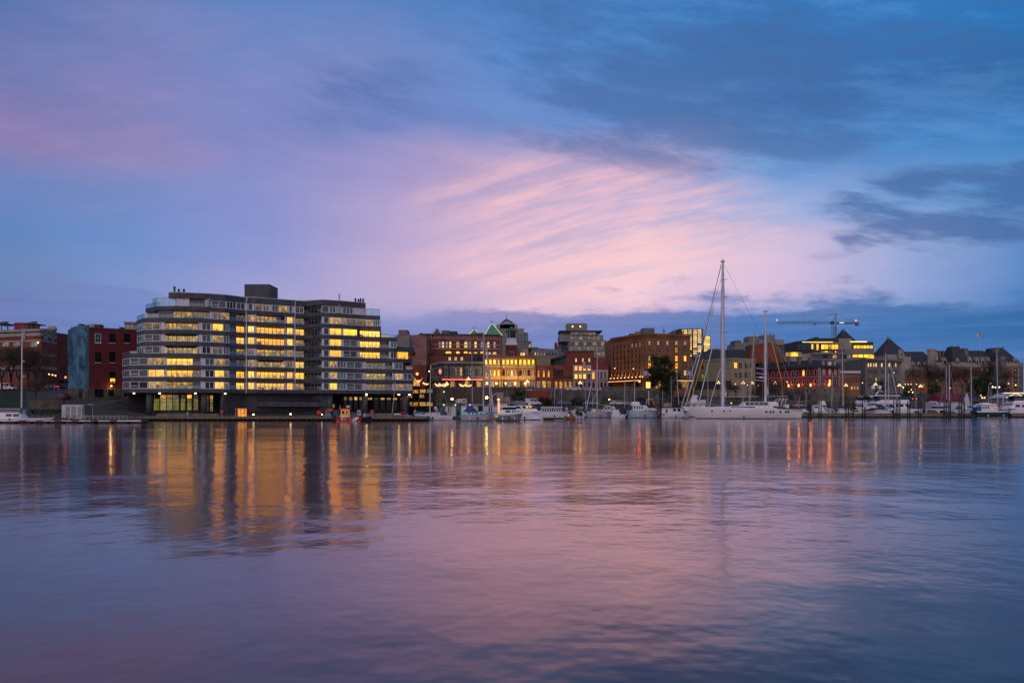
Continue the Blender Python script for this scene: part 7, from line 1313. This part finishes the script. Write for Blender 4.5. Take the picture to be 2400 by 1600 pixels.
for lab, x0, x1, yw, hm, mx, ytop, ln, cov, hd, Y, rr in (('small sailboat with a thin mast behind the pilings, below the custom house', 1943, 1968, 968, LILG, 1949, 872, .3, NAVYCV, 0, 228, .07), ('sailboat whose tall mast is red at the top, right of centre of the marina', 2050, 2098, 969, LILG, 2075, 806, .1, BLUECV, 0, 226, .16), ('sailboat with a slanting grey mast left of the stone offices', 1960, 2000, 969, LILG, 1976.5, 822, -.3, NAVYCV, 0, 228, .13), ('small pale sailboat right below the flybridge yacht', 2060, 2100, 968, LILG, 2082, 874, .1, BLUECV, 1, 221.5, .1),
    ('sailboat dressed with signal flags in front of the red roof', 2196, 2250, 968, LILG, 2225, 855, 0, BLUECV, 0, 230, .13), ('sailboat with a slim white mast beside the flagged one', 2200, 2240, 968, LILG, 2218.5, 858, -.1, NAVYCV, 0, 234, .09), ('sailboat with a white mast left of the dark green trawler', 2256, 2292, 968, LILG, 2277, 860, -.15, BLUECV, 0, 240, .12), ('sailboat with the tallest thin mast, right of the dark green trawler', 2318, 2356, 968, LILG, 2338.5, 822, -.3, NAVYCV, 0, 242, .11),
    ('sailboat with a plain mast behind the timber framed hut', 1101, 1130, 968, LILG, 1107, 826, -.1, NAVYCV, 0, 204, .10), ('sailboat hidden behind the launch with a grey mast', 1300, 1330, 968, LILG, 1316.5, 907, 0, NAVYCV, 0, 222, .06), ('sailboat behind the grey sailboat with a leaning mast', 1378, 1402, 968, LILG, 1388.5, 918, 0, NAVYCV, 0, 222, .05), ('sailboat behind the blue trawler with a white mast', 1470, 1500, 968, LILG, 1487, 888, .05, NAVYCV, 0, 224, .13),
    ('dark sailboat left of the timber brown mast, behind the fishing boat', 1632, 1660, 968, LILG, 1659, 855, 0, BLUECV, 0, 226, .07), ('sailboat with an orange lit wooden mast between the ketch masts', 1738, 1772, 968, LILG, 1755, 773, 1.6, NAVYCV, 1, 222, .19), ('sailboat with a slim grey mast left of the mizzen mast', 1732, 1760, 968, LILG, 1741, 880, .1, NAVYCV, 0, 228, .08), ('sailboat with a thin pole mast before the dark evergreens', 1583, 1610, 968, LILG, 1592, 872, -.7, NAVYCV, 0, 228, .1), ('sailboat with a short mast right of the warehouse corner', 1630, 1650, 968, LILG, 1627.5, 841, -.8, NAVYCV, 0, 230, .09),
    ('low sailboat with a single stub mast left of the ketch bow', 1545, 1570, 968, LILG, 1553, 912, 0, NAVYCV, 0, 226, .05), ('slim sailboat by the far right pavilion', 2300, 2325, 968, LILG, 2322.5, 908, 0, NAVYCV, 0, 240, .05)):
    HC = [LILG, GEL, NAVYCV, LILG, TEAL, WHITE2][len(lab) % 6]; q = Boat('sailboat', lab, x0, x1, yw, flip=bool(hd), Y=Y).hull(2.4, .95, 1.3, hm if HC in (TEAL,) else (HC if HC is not NAVYCV else mat('navy hull', (.012, .03, .09), .3)), over=.7, tr=.55, stripe=[BLUECV, LILG, LILG, NAVYCV, TEAL, RED][len(lab) % 6]); q.block('spray_hood', -q.L * .32, -q.L * .14, 1.5, 1.1, 1.9, .4, .1, [NAVYCV, BLUECV, NAVYCV, WOODD][len(lab) % 4]); q.block('cabin', -q.L * .2, q.L * .2, 1.5, 1.0, 1.55, .6, .1, GEL); q.wins(-q.L * .16, q.L * .1, 3, 1.15, 1.4, GLASSK, .3); xm = q.X(mx)
    wood = 'orange lit' in lab; q.mast(xm, 1.4, q.Z(ytop), rr, ln * (-1 if hd else 1), (.55,) if ytop > 840 else (.4, .7), sw=.8, boom=min(3.2, q.L * .4), bz=1.2, cover=cov, m=mat('varnished mast', (.42, .27, .20)) if wood else None, spr=.03)
    if 'red at the top' in lab: MB().tube((xm + ln * .85, 0, q.Z(829)), (xm + ln, 0, q.Z(805.5)), .17, 8).build('red_masthead', mat('masthead red', (.30, .01, .03)), q.r); q.tube('furled_sail', [(xm + 1.4, 0, q.Z(850)), (xm + 4.2, 0, 1.4)], .09, LILAC)
    if 'signal flags' in lab:
        b = MB(); cs = [0, 1, 2, 3]; e0 = Vector((xm, 0, q.Z(858)))
        for e1 in (Vector((xm + 2.6, 0, 1.5)), Vector((xm - 3.2, 0, 1.5))):
            b.tube(e0, e1, .012, 3, m=0)
            for j in range(18): u = e0.lerp(e1, (j + 1) / 19.5); v = e0.lerp(e1, (j + 1.75) / 19.5); b.face([u, v, v + Vector((.0, .02, -.28)), u + Vector((0, .02, -.30))], j % 4)
        b.build('signal_flags', [mat('flag navy', (.03, .05, .35)), mat('flag red', (.4, .03, .04)), mat('flag white', (.6, .6, .62)), mat('flag yellow', (.5, .4, .05))], q.r)
    q.place()
# ---- motor boats
m_ = Boat('rescue_boat', 'red hulled rescue boat with a white diagonal stripe and orange lit wheelhouse', 788, 850, 988.5, Y=165).hull(2.7, .75, 1.15, RED, stripe=BLACK, over=.5, tr=.85, deck=BLACK, boot=WHITE); m_.block('wheelhouse', m_.X(799.5), m_.X(818), 1.8, .8, 2.45, .0, .1, LO if 0 else lit('glowing cabin wall', (230, 165, 80), (200, 120, 50), .8, None, 1.0)); m_.wins(m_.X(803), m_.X(809), 1, 1.6, 2.2, GLASSK, .05); m_.wins(m_.X(812), m_.X(817), 1, 1.6, 2.25, GLASS, .05); m_.block('roof', m_.X(797), m_.X(821), 2.0, 2.45, 2.75, .3, .1, RED, .9)  # wheelhouse walls emit the orange light themselves
for sg in (-1, 1):
    x = m_.X(836); y = sg * (m_.bb(.72) + .02); MB().face([(x - .9, y * 1.0, .1), (x - .1, y * .99, .1), (x + .75, y * .97, .95), (x - .0, y * 1.01, .95)]).build('diagonal_stripe', WHITE, m_.r)
tx = text_mesh('SALVAGE', .38, 'hull_lettering', WHITE, m_.r, (m_.X(817), -1.345, .38), 0)
m_.tube('aerial', [(m_.X(797), 0, 2.5), (m_.X(797), 0, m_.Z(949))], .04, WHITE); m_.box('light_bar', m_.X(813), m_.X(820), -.4, .4, 2.9, 3.3, LILAC); m_.rails(.5, .05, .95, 8); m_.outboard(-m_.L / 2 - .3, .4, .2, 1.1); m_.outboard(-m_.L / 2 - .3, -.4, .2, 1.1); m_.place()
m_ = Boat('workboat', 'small grey workboat with a red canopy behind the rescue boat', 748, 800, 984, Y=175).hull(2.2, .8, 1.1, CONC2, over=.4, tr=.9, deck=BLACK); m_.block('cabin', m_.X(760), m_.X(780), 1.7, .9, 1.9, .5, .5, mat('grey blue panel', (.13, .17, .20))); m_.wins(m_.X(764), m_.X(772), 1, 1.2, 1.6, GLASST, .05); m_.block('canopy', m_.X(762), m_.X(781), 1.8, 2.1, 2.6, .2, .9, RED, .9); m_.ball('red_buoy', m_.X(750), -.9, 1.7, .5, RED); m_.ball('deck_light', m_.X(757), -1.0, 1.35, .12, BULBW); m_.block('tarpaulin', m_.X(782), m_.X(796), 1.7, .9, 2.4, .2, .2, mat('navy tarpaulin', (.04, .055, .09))); m_.place()
m_ = Boat('inflatable_boat', 'black inflatable boat ahead of the red rescue boat', 846, 872, 986.5, Y=168).hull(2.0, .85, 1.1, BLACK, over=.4, tr=.9, deck=RUBBER); m_.block('console', m_.X(852), m_.X(858), .8, .9, 1.7, .2, .1, METAL); m_.place()
m_ = Boat('workboat', 'open railed grey workboat moored behind the red rescue boat', 818, 849, 980, Y=181).hull(2.2, .8, 1.0, GREYHULL, over=.4, tr=.9); m_.block('cabin', m_.X(838), m_.X(847), 1.6, .9, 2.3, .2, .1, WHITE2); m_.wins(m_.X(839), m_.X(845), 1, 1.5, 2.0, GLASS); m_.rails(.9, .05, .7, 8); m_.place()
m_ = Boat('cabin_cruiser', 'grey bottomed cabin cruiser with three square side windows, right of the blue covered sailboat', 1160, 1226, 986.5, Y=172).hull(3.0, 1.5, 1.9, mat('olive grey gelcoat', (.16, .155, .15), .4, .1), stripe=LILG, over=.7, tr=.85); m_.block('cabin', m_.X(1172), m_.X(1220), 2.3, 1.6, 2.4, .6, .1, GEL); m_.wins(m_.X(1184), m_.X(1196), 1, 1.85, 2.25, GLASSK, .1); m_.wins(m_.X(1199), m_.X(1218), 3, 1.85, 2.25, GLASS, .25); m_.block('windscreen', m_.X(1177), m_.X(1212), 2.0, 2.4, 3.0, .8, .2, GLASSK); m_.block('hardtop', m_.X(1174), m_.X(1210), 2.3, 3.0, 3.18, .3, .1, GEL, .95); m_.box('notice', m_.X(1199), m_.X(1203), -1.52, -1.49, .6, 1.2, PALE); m_.rails(.5, .5, .98, 8); [m_.ball('fender', m_.X(x), -1.55, .9, .28, WHITE) for x in (1163, 1166)]; m_.place()
m_ = Boat('motor_cruiser', 'white express cruiser seen from its swept stern, dark glass house glowing orange', 1186, 1272, 984, Y=182).hull(3.6, 1.9, 2.2, GEL, over=.6, tr=.9, zback=1.2); m_.flip = False
m_.block('deckhouse', m_.X(1200), m_.X(1262), 3.2, 1.9, 2.6, .6, .5, GEL); m_.block('glass_house', m_.X(1204), m_.X(1256), 2.8, 2.6, m_.Z(951), 1.2, 1.4, GLASSK, .85); m_.wins(m_.X(1231), m_.X(1247), 2, 2.75, 3.2, lit('orange cabin light', (255, 190, 70), (120, 60, 15), 1.1, None, 3), .15); m_.block('hardtop', m_.X(1203), m_.X(1250), 3.0, m_.Z(951), m_.Z(949.3), 1.0, .8, GEL, .9)
for sg in (-1, 1): MB().loft([[(m_.X(1222), sg * 1.55, m_.Z(951)), (m_.X(1217), sg * 1.5, m_.Z(951)), (m_.X(1217), sg * 1.35, m_.Z(951))], [(m_.X(1236), sg * 1.83, 1.6), (m_.X(1229), sg * 1.83, 1.6), (m_.X(1229), sg * 1.7, 1.6)]]).build('arch', GEL, m_.r)
m_.box('swim_platform', m_.X(1240), m_.X(1272), -1.7, 1.7, .25, .45, GEL); m_.ball('radar_dome', m_.X(1241), 0, m_.Z(949.3) + .25, .3); m_.tube('aerial', [(m_.X(1242), .5, 3.3), (m_.X(1242), .5, m_.Z(936))], .04, MAST); m_.ports([m_.X(1210), m_.X(1222)], 1.3, .1); m_.place()
m_ = Boat('harbour_launch', 'long low passenger launch with open arched windows', 1266, 1332, 975, Y=205).hull(2.8, 1.4, 1.8, LILG, over=.8, tr=.7); m_.block('passenger_cabin', m_.X(1268), m_.X(1318), 2.2, 1.4, 2.75, .5, .1, WHITE2); m_.wins(m_.X(1270), m_.X(1314), 8, 1.75, 2.5, GLASSK, .3); m_.block('canopy_roof', m_.X(1267), m_.X(1320), 2.5, 2.75, 2.9, .3, .1, GEL); m_.block('dinghy_cover', m_.X(1283), m_.X(1306), 1.4, .5, 1.2, .4, .4, CONC2); m_.rails(.5, .7, .98, 6); m_.place()
m_ = Boat('work_float', 'small orange brown work float between launch and outboards', 1322, 1350, 983.5, Y=184).hull(1.9, .75, .75, mat('orange brown timber', (.20, .07, .035)), over=.1, tr=.98, deck=WOOD, fine=9); m_.box('white_locker', m_.X(1330), m_.X(1335), -.3, .3, .7, 1.35, GEL); m_.box('crate', m_.X(1336), m_.X(1342), -.4, .4, .7, 1.2, mat('orange brown timber', (0, 0, 0))); m_.place()
m_ = Boat('speedboat', 'small white speedboat with twin black outboards raised', 1345, 1374, 984, Y=190, flip=False).hull(2.2, 1.1, 1.4, GEL, over=.6, tr=.9); m_.block('console', m_.X(1352), m_.X(1370), 1.8, 1.3, 1.9, .6, .1, GEL); m_.block('windscreen', m_.X(1354), m_.X(1368), 1.6, 1.9, 2.5, .6, .2, GLASS); m_.block('hardtop', m_.X(1353), m_.X(1367), 1.8, 2.75, 2.87, .1, .1, LILAC); m_.outboard(m_.X(1353), -1.15, .35, 1.7); m_.outboard(m_.X(1361), -1.2, .15, 1.7); m_.place()
m_ = Boat('inflatable_boat', 'grey inflatable tender with a dark seat, beside the blue trawler', 1432, 1470, 979, Y=205).hull(2.0, .9, 1.15, LILG, over=.6, tr=.85, deck=RUBBER, zback=.1); m_.block('covered_seat', m_.X(1433), m_.X(1452), 1.5, .9, 2.2, .3, .3, LILAC, .7); m_.block('helm', m_.X(1454), m_.X(1464), 1.1, .9, 2.1, .3, .2, NAVYCV); m_.outboard(m_.X(1466), 0, .5, 1.2); m_.place()
m_ = Boat('trawler_yacht', 'pale blue trawler yacht with a flybridge and mast, left of the dark pilings', 1472, 1546, 978.5, Y=209).hull(3.6, 1.9, 2.3, mat('pale blue gelcoat', (.30, .36, .42), .3, .06, spec=.5), over=.9, tr=.9, boot=mat('teal boot top', (.02, .12, .14))); m_.block('deckhouse', m_.X(1482), m_.X(1522), 3.0, 2.0, 3.3, 1.0, .1, LILG); m_.wins(m_.X(1483), m_.X(1506), 4, 2.4, 3.1, GLASSK, .3); m_.block('front_cabin', m_.X(1508), m_.X(1540), 2.6, 2.1, 2.7, 1.2, .1, LILG); m_.block('sloping_windscreen', m_.X(1510), m_.X(1537), 2.5, 2.7, 3.3, 1.3, .1, GLASSK)
m_.block('flybridge', m_.X(1478), m_.X(1500), 2.8, 3.3, 4.3, .5, .3, LILG); m_.block('canvas_cover', m_.X(1497), m_.X(1512), 2.3, 3.4, 4.5, .3, .2, NAVYCV); m_.tube('mast', [(m_.X(1521), 0, 2.9), (m_.X(1520), 0, m_.Z(915))], .12, LILAC); m_.tube('radar_frame', [(m_.X(1513), -1, 3.5), (m_.X(1514), -1, 4.9), (m_.X(1528), -1, 4.9), (m_.X(1532), -1, 3.5)], .08, LILAC); [m_.box('life_ring_box', m_.X(x), m_.X(x + 3), -1.15, -1.02, 4.0, 4.7, RED) for x in (1514, 1527)]; m_.ports([m_.X(x) for x in (1510, 1521)], 1.9, .2); m_.rails(.6, .5, .98, 8); m_.place()
m_ = Boat('work_barge', 'low white deckhouse barge with two dark square windows beside the dark pilings', 1546, 1614, 979.5, Y=206, flip=True).hull(3.6, 1.1, 1.3, LILG, over=.4, tr=.95, fine=4); m_.block('deckhouse', m_.X(1600), m_.X(1549), 2.8, 1.2, 2.75, .1, .3, LILG, .97); m_.wins(m_.X(1594), m_.X(1573), 2, 1.8, 2.5, GLASSK, .4); m_.wins(m_.X(1563), m_.X(1557), 1, 1.4, 2.4, GLASS, .1); m_.block('flat_roof', m_.X(1612), m_.X(1546), 3.2, 2.75, 2.95, .1, .1, BLACK, .98); m_.box('roof_locker', m_.X(1570), m_.X(1554), -.9, .9, 2.97, 3.9, TAN); m_.box('stored_dinghy', m_.X(1596), m_.X(1577), -.7, .7, 3.0, 3.5, BLACK); m_.place()
m_ = Boat('fishing_boat', 'white fishing boat with a high flared bow and glowing cabin wall behind the ketch bow', 1603, 1656, 968, Y=222, flip=True).hull(3.6, 2.6, 3.0, LILG, over=1.2, tr=.9); m_.block('cabin', m_.X(1651), m_.X(1615), 3.0, 2.6, 3.7, .2, .1, LILG); m_.wins(m_.X(1651), m_.X(1634), 2, 2.8, 3.5, LO, .5); m_.wins(m_.X(1628), m_.X(1621), 1, 2.9, 3.4, GLASSK); m_.block('bridge_wing', m_.X(1653), m_.X(1604), 3.4, 3.7, 4.0, 1.8, .0, LILG, 1.0); m_.block('upper_fairing', m_.X(1651), m_.X(1618), 3.2, 4.0, 4.9, 3.5, .0, LILAC, .95); m_.block('flybridge', m_.X(1634), m_.X(1614), 2.4, 4.0, 5.6, .9, .3, LILG, .7); m_.block('hood', m_.X(1635), m_.X(1621), 1.8, 5.7, 6.1, .3, .2, GEL, .6); m_.place()
m_ = Boat('motor_yacht', 'large white flybridge motor yacht with two radar domes behind the pilings', 2004, 2152, 974, Y=234, flip=True).hull(5.6, 2.2, 3.0, GEL, over=2.4, tr=.9, stripe=GEL); m_.block('main_house', m_.X(2118), m_.X(2026), 4.6, 2.3, 3.9, 3.2, .8, GEL); m_.wins(m_.X(2112), m_.X(2040), 3, 2.9, 3.6, GLASSK, .5, slant=.5); m_.block('hull_window', m_.X(2080), m_.X(2018), 5.3, 2.0, 2.6, 2.0, .3, GLASSK, .98); m_.block('flybridge', m_.X(2124), m_.X(2038), 4.4, 3.9, 4.9, 2.6, .3, GEL, .9); m_.block('flybridge_windscreen', m_.X(2102), m_.X(2048), 3.6, 4.9, 6.0, .6, .3, GLASSK, .9); m_.wins(m_.X(2098), m_.X(2054), 4, 5.1, 5.8, GLASS, .25); m_.block('hardtop', m_.X(2104), m_.X(2042), 4.0, 6.0, 6.25, .6, .5, GEL, .95)
m_.block('aft_overhang', m_.X(2126), m_.X(2096), 4.4, 3.7, 4.0, .1, .8, GEL); m_.tube('radar_mast', [(m_.X(2052), 0, 6.2), (m_.X(2062), 0, 8.0), (m_.X(2068), 0, 7.2)], .16, GEL); [m_.ball('radar_dome', m_.X(x), y_, m_.Z(908), .62) for x, y_ in ((2049.5, -.9), (2058.5, .9))]; [m_.ball('boat_cover', m_.X(x), -1, 4.0, .8, LILAC) for x in (2014, 2024, 2030)]; m_.rails(.8, .5, .98, 10, .03); m_.place()
m_ = Boat('cabin_boat', 'white cabin boat with cream hull between the two leftmost piling pairs', 1904, 1958, 972, Y=226).hull(3.2, 1.6, 1.9, LILG, over=.6, tr=.85); m_.block('cabin', m_.X(1904), m_.X(1930), 2.6, 1.7, 3.4, .9, .1, GEL); m_.wins(m_.X(1905), m_.X(1914), 1, 2.5, 3.2, GLASS, .1); m_.block('trunk', m_.X(1930), m_.X(1953), 2.2, 1.8, 2.5, .6, .1, PALE); m_.ports([m_.X(1936), m_.X(1947)], 1.5, .22); m_.block('upper_helm', m_.X(1919), m_.X(1934), 1.8, 3.4, 4.6, .5, .1, GEL); m_.place()
for lab, nm, x0, x1, Y, hm, zs, cz, cx0, cx1, cm, fl in (('white sports boat moored just behind the ketch stern', 'sports_boat', 1858, 1892, 224, LILG, 1.5, 3.4, .1, .9, GLASSK, 0), ('small runabout with a blue hull beside the dock pilings', 'runabout', 1960, 1988, 222, mat('navy hull', (.012, .03, .09), .3), 1.1, 2.4, .15, .7, LILG, 0), ('small grey runabout behind the piling cluster', 'runabout', 1990, 2022, 224, LILG, 1.0, 2.0, .3, .8, GLASS, 0), ('small white cabin boat with three windows in front of the flybridge yacht', 'cabin_boat', 2044, 2082, 222, LILG, .9, 2.1, .2, .75, GEL, 0),
    ('low black inflatable by the leftmost pilings', 'inflatable_boat', 1888, 1902, 222, BLACK, 1.0, 1.4, .3, .6, RUBBER, 0), ('white sport fishing boat with a slanting radar arch, left of the flagged sailboat', 'sports_boat', 2172, 2216, 238, LILG, 1.6, 3.2, .15, .8, GLASSK, 1), ('open launch with a varnished timber cabin by the dock pilings', 'launch', 2160, 2204, 224, GREYHULL, .9, 2.2, .35, .85, mat('varnished cabin', (.16, .06, .03), .4), 0), ('small white tender with blue cover below the flagged sailboat', 'tender', 2206, 2248, 224, LILG, .9, 1.7, .2, .8, BLUECV, 0), ('grey outboard skiff left of the dark green trawler', 'skiff', 2256, 2282, 224, GREYHULL, .8, 2.0, .5, .9, LILAC, 0),
    ('white cabin boat behind the left end of the dark green trawler', 'cabin_boat', 2268, 2304, 236, LILG, 1.4, 3.6, .3, .75, GEL, 1), ('far moored runabout at the middle of the seawall', 'runabout', 2120, 2150, 246, LILG, 1.0, 2.0, .2, .7, GLASS, 0), ('small skiff tied in front of the timber restaurant', 'skiff', 944, 966, 186, WHITE2, .9, 1.3, .3, .6, RUBBER, 0), ('white runabout with a grey cover on the float by the teal office', 'runabout', 1041, 1058, 194, LILG, 1.1, 1.9, .2, .9, LILAC, 0), ('dark runabout left of the blue trawler', 'runabout', 1450, 1474, 212, NAVYCV, 1.4, 2.6, .2, .8, NAVYCV, 0), ('white boat stern glimpsed right of the green trawler bow', 'cabin_boat', 2342, 2372, 244, LILG, 1.4, 3.2, .2, .8, GLASSK, 0)):
    q = Boat(nm, lab, x0, x1, 0, Y=Y, flip=bool(fl)).hull(2.2, zs, zs * 1.25, hm, over=.5, tr=.85, stripe=GEL if hm is not BLACK else BLACK); a_ = -q.L / 2 + q.L * cx0; c_ = -q.L / 2 + q.L * cx1; zm = zs + (cz - zs) * .45
    q.block('cabin', a_, c_, 1.8, zs, zm, .4, .1, LILG if cm in (GLASSK, GLASS) else cm); q.block('wheelhouse', a_ + .1, c_ - .4, 1.6, zm, cz - .12, .5, .2, GLASSK if cm in (GLASSK, GLASS) else cm); q.wins(a_ + .3, c_ - 1.0, 3 if q.L > 3 else 1, zm + .05, cz - .3, GLASS, .2)
    if cz > 1.9 and cm not in (BLUECV, LILAC, NAVYCV): q.block('hardtop', a_, c_ - .6, 1.8, cz - .12, cz, .3, .1, GEL)
    if 'radar arch' in lab: q.tube('radar_arch', [(a_ + .4, -1, 2.2), (a_ + 1.4, -1, 4.4), (a_ + 3.6, -1, 4.4)], .12, GEL)
    if q.L < 4: q.outboard(-q.L / 2 - .2, 0, .4)
    q.place()
m_ = Boat('trawler', 'dark green hulled trawler with a white wheelhouse at the end of the right dock', 2281, 2369, 974.5, Y=214).hull(3.8, 1.75, 2.05, mat('dark green hull', (.008, .035, .032), .3, .1, spec=.5), stripe=LILG, over=.9, tr=.85, boot=LILG, sheer=2.4, fine=3.2); m_.block('wheelhouse', m_.X(2294), m_.X(2332), 2.8, 1.7, 3.45, .2, .1, LILG, .92); m_.wins(m_.X(2296), m_.X(2312), 4, 2.4, 3.1, GLASS, .2); m_.wins(m_.X(2316), m_.X(2330), 2, 2.2, 3.0, LO, .5); m_.block('roof', m_.X(2293), m_.X(2329), 3.1, 3.45, 3.75, .3, .2, GEL, .9); m_.block('roof_crown', m_.X(2298), m_.X(2318), 2.0, 3.75, 4.1, .5, .4, LILAC, .8); m_.box('blue_cover', m_.X(2284), m_.X(2294), -1.2, 1.2, 1.8, 2.9, BLUECV); m_.box('bow_rail_cap', m_.X(2332), m_.X(2366), -1.2, 1.2, 1.98, 2.1, BLUECV); m_.rails(.5, .6, .98, 6); m_.place()
m_ = Boat('motor_yacht', 'white motor yacht cut by the right edge of the picture', 2344, 2440, 970, Y=232, flip=True).hull(4.6, 2.2, 2.9, GEL, over=1.6, tr=.9); m_.block('main_house', m_.X(2425), m_.X(2356), 3.8, 2.4, 3.9, 1.6, .5, GEL); m_.wins(m_.X(2415), m_.X(2368), 3, 2.8, 3.5, GLASSK, .4, slant=.3); m_.block('flybridge', m_.X(2420), m_.X(2362), 3.6, 3.9, 4.7, 1.2, .3, GEL); m_.block('windscreen', m_.X(2410), m_.X(2366), 3.0, 4.7, 5.8, .5, .3, GLASSK); m_.wins(m_.X(2405), m_.X(2370), 4, 4.9, 5.6, GLASS, .3); m_.block('hardtop', m_.X(2412), m_.X(2362), 3.4, 5.8, 6.0, .3, .3, NAVYCV); m_.tube('radar_post', [(m_.X(2351), 0, 2.9), (m_.X(2351), 0, 7.2)], .1, GEL); m_.box('radar_scanner', m_.X(2353), m_.X(2348), -.3, .3, 6.6, 6.9, GEL); m_.rails(.7, .5, .98, 8, .03); m_.place()
tf = thing('derrick', 'orange lit timber A frame derrick beside the tall sailboat mast', 'derrick', (X(1148, 184), 184, 0)); Y = 184
MB().path([(X(1138, Y), Y, .5), (X(1152, Y), Y + .5, Z(930, Y)), (X(1163, Y), Y + .5, Z(921, Y))], .10).path([(X(1155, Y), Y, .5), (X(1146, Y), Y, Z(842, Y))], .12).path([(X(1151, Y), Y - .5, .5), (X(1141, Y), Y - .5, Z(805, Y))], .10).build('poles', LILAC, tf); MB().box(X(1139, Y), X(1164, Y), Y - .6, Y + .6, 1.6, 1.8).box(X(1139, Y), X(1141, Y), Y - .6, Y - .4, .2, 1.6).box(X(1162, Y), X(1164, Y), Y - .6, Y - .4, .2, 1.6).box(X(1150, Y), X(1152, Y), Y - .6, Y - .4, .2, 1.6).box(X(1139, Y), X(1164, Y), Y - .55, Y + .6, .2, .6).build('timber_stand', mat('timber with lamplight tint', (.30, .16, .07)), tf)  # lamplight on the timber stand is put into its base colour
yl = thing('leaning_spar', 'yellow lit slanting spar between the ketch mizzen and the crane', 'spar', (X(1825, 224), 224, 3)); MB().tube((X(1832, 224), 224, Z(892, 224)), (X(1809, 224), 224, Z(800, 224)), .12, 6).tube((X(1838, 224), 224, 1), (X(1832, 224), 224, Z(892, 224)), .05, 5).build('spar', mat('yellow rope', (0, 0, 0)), yl)
# ---- second row of small moored boats filling the marina
kinds = ['blue striped', 'green canvas covered', 'white', 'dark hulled', 'grey', 'cream hulled']
rowd = [(1176, 1198, 216, 'behind the dock hut'), (1240, 1262, 214, 'left of the passenger launch'), (1262, 1284, 226, 'behind the stern of the passenger launch'), (1290, 1312, 226, 'behind the middle of the passenger launch'), (1322, 1340, 214, 'behind the orange work float'), (1336, 1358, 222, 'left of the raised outboards'), (1360, 1382, 216, 'behind the small speedboat'), (1404, 1428, 222, 'behind the wheelhouse of the grey sailboat'),
 (1430, 1452, 218, 'behind the grey inflatable tender'), (1454, 1476, 222, 'left of the blue trawler flybridge'), (1496, 1518, 226, 'behind the blue trawler'), (1524, 1544, 222, 'beside the dark pilings at the blue trawler bow'), (1560, 1584, 224, 'behind the white work barge'), (1584, 1604, 228, 'left of the white fishing boat'), (1014, 1036, 205, 'left end of the marina office'), (1880, 1900, 236, 'behind the leftmost right hand pilings'), (1925, 1950, 238, 'behind the white cabin boat'), (1975, 1998, 240, 'left of the flybridge yacht'), (2132, 2158, 232, 'right of the flybridge yacht'), (2230, 2256, 240, 'before the white gable of the boathouse'), (2252, 2276, 234, 'right of the boathouse'), (2306, 2330, 238, 'behind the dark green trawler deck'), (2330, 2352, 240, 'left of the right edge yacht')]
for i, (x0, x1, Y, where) in enumerate(rowd):
    kd = kinds[i % 6]; hm = [LILG, GEL, GEL, mat('navy hull', (.012, .03, .09), .3), GREYHULL, mat('cream hull', (.42, .36, .28), .4)][i % 6]; sail = i % 3 == 0; cv = [BLUECV, TEAL, LILG, NAVYCV, WHITE2, mat('rust canvas', (.16, .05, .03))][i % 6]
    q = Boat('small_boat', kd + (' sailing dinghy' if sail else ' day boat') + ' ' + where, x0, x1, 0, Y=Y, flip=bool(i % 2)).hull(2.1, 1.0 + .25 * (i % 3), 1.35 + .3 * (i % 3), hm, over=.6, tr=.8, stripe=[BLUECV, GEL, RED, GEL, NAVYCV, GEL][i % 6])
    z = q.zs; q.block('cabin', -q.L * .18, q.L * .25, 1.6, z, z + .75, .5, .1, GEL if i % 2 else cv); q.wins(-q.L * .12, q.L * .14, 2, z + .2, z + .55, GLASSK, .2)
    if sail: q.mast(q.L * .08, z + .5, z + 6.5 + (i * 7 % 5), .055, (i % 3 - 1) * .15, (.55,), boom=q.L * .36, bz=.7, cover=cv, sw=.5)
    else: q.block('canopy', -q.L * .34, q.L * .05, 1.6, z + .85, z + 1.55 + .2 * (i % 2), .4, .2, cv); q.tube('aerial', [(0, .4, z + .7), (-.3, .4, z + 3.0)], .02, METAL)
    q.rails(.45, .1, .96, 6); q.place()
for i, x in enumerate((985, 1040, 1180, 1236, 1345, 1420, 1500, 1590)):
    Y = 191 if x < 1300 else 215; r_ = thing('dock_box', ['white', 'grey', 'blue lidded', 'green'][i % 4] + ' dock locker box ' + ['near the small sailboat', 'behind the long pale sailboat', 'by the cabin cruiser', 'by the swept white cruiser', 'behind the raised outboards', 'behind the grey sailboat', 'at the blue trawler stern', 'behind the work barge'][i], 'dock box', (X(x, Y), Y, .5)); a_ = X(x, Y)
    MB().box(a_, a_ + 1.2, Y, Y + .6, .5, 1.1).build('body', [LILG, METAL, GEL, TEAL][i % 4], r_); MB().box(a_ - .05, a_ + 1.25, Y - .05, Y + .65, 1.1, 1.2).build('lid', [GEL, WHITE2, BLUECV, TEAL][i % 4], r_)
# added spots without fixtures, standing in for street lamp light on the cream arcade
for x in (1148, 1172, 1196, 1220, 1244):
    Y = 264; l_ = bpy.data.lights.new('arcade_wash_spot', 'SPOT'); l_.energy = 1500; l_.color = (1, .62, .22); l_.spot_size = 2.2; l_.spot_blend = 1; l_.shadow_soft_size = .3; lo = bpy.data.objects.new('arcade_wash_spot', l_); C.objects.link(lo); lo.location = (X(x, Y), Y, 10.9); lo.rotation_euler = (math.radians(112), 0, 0)
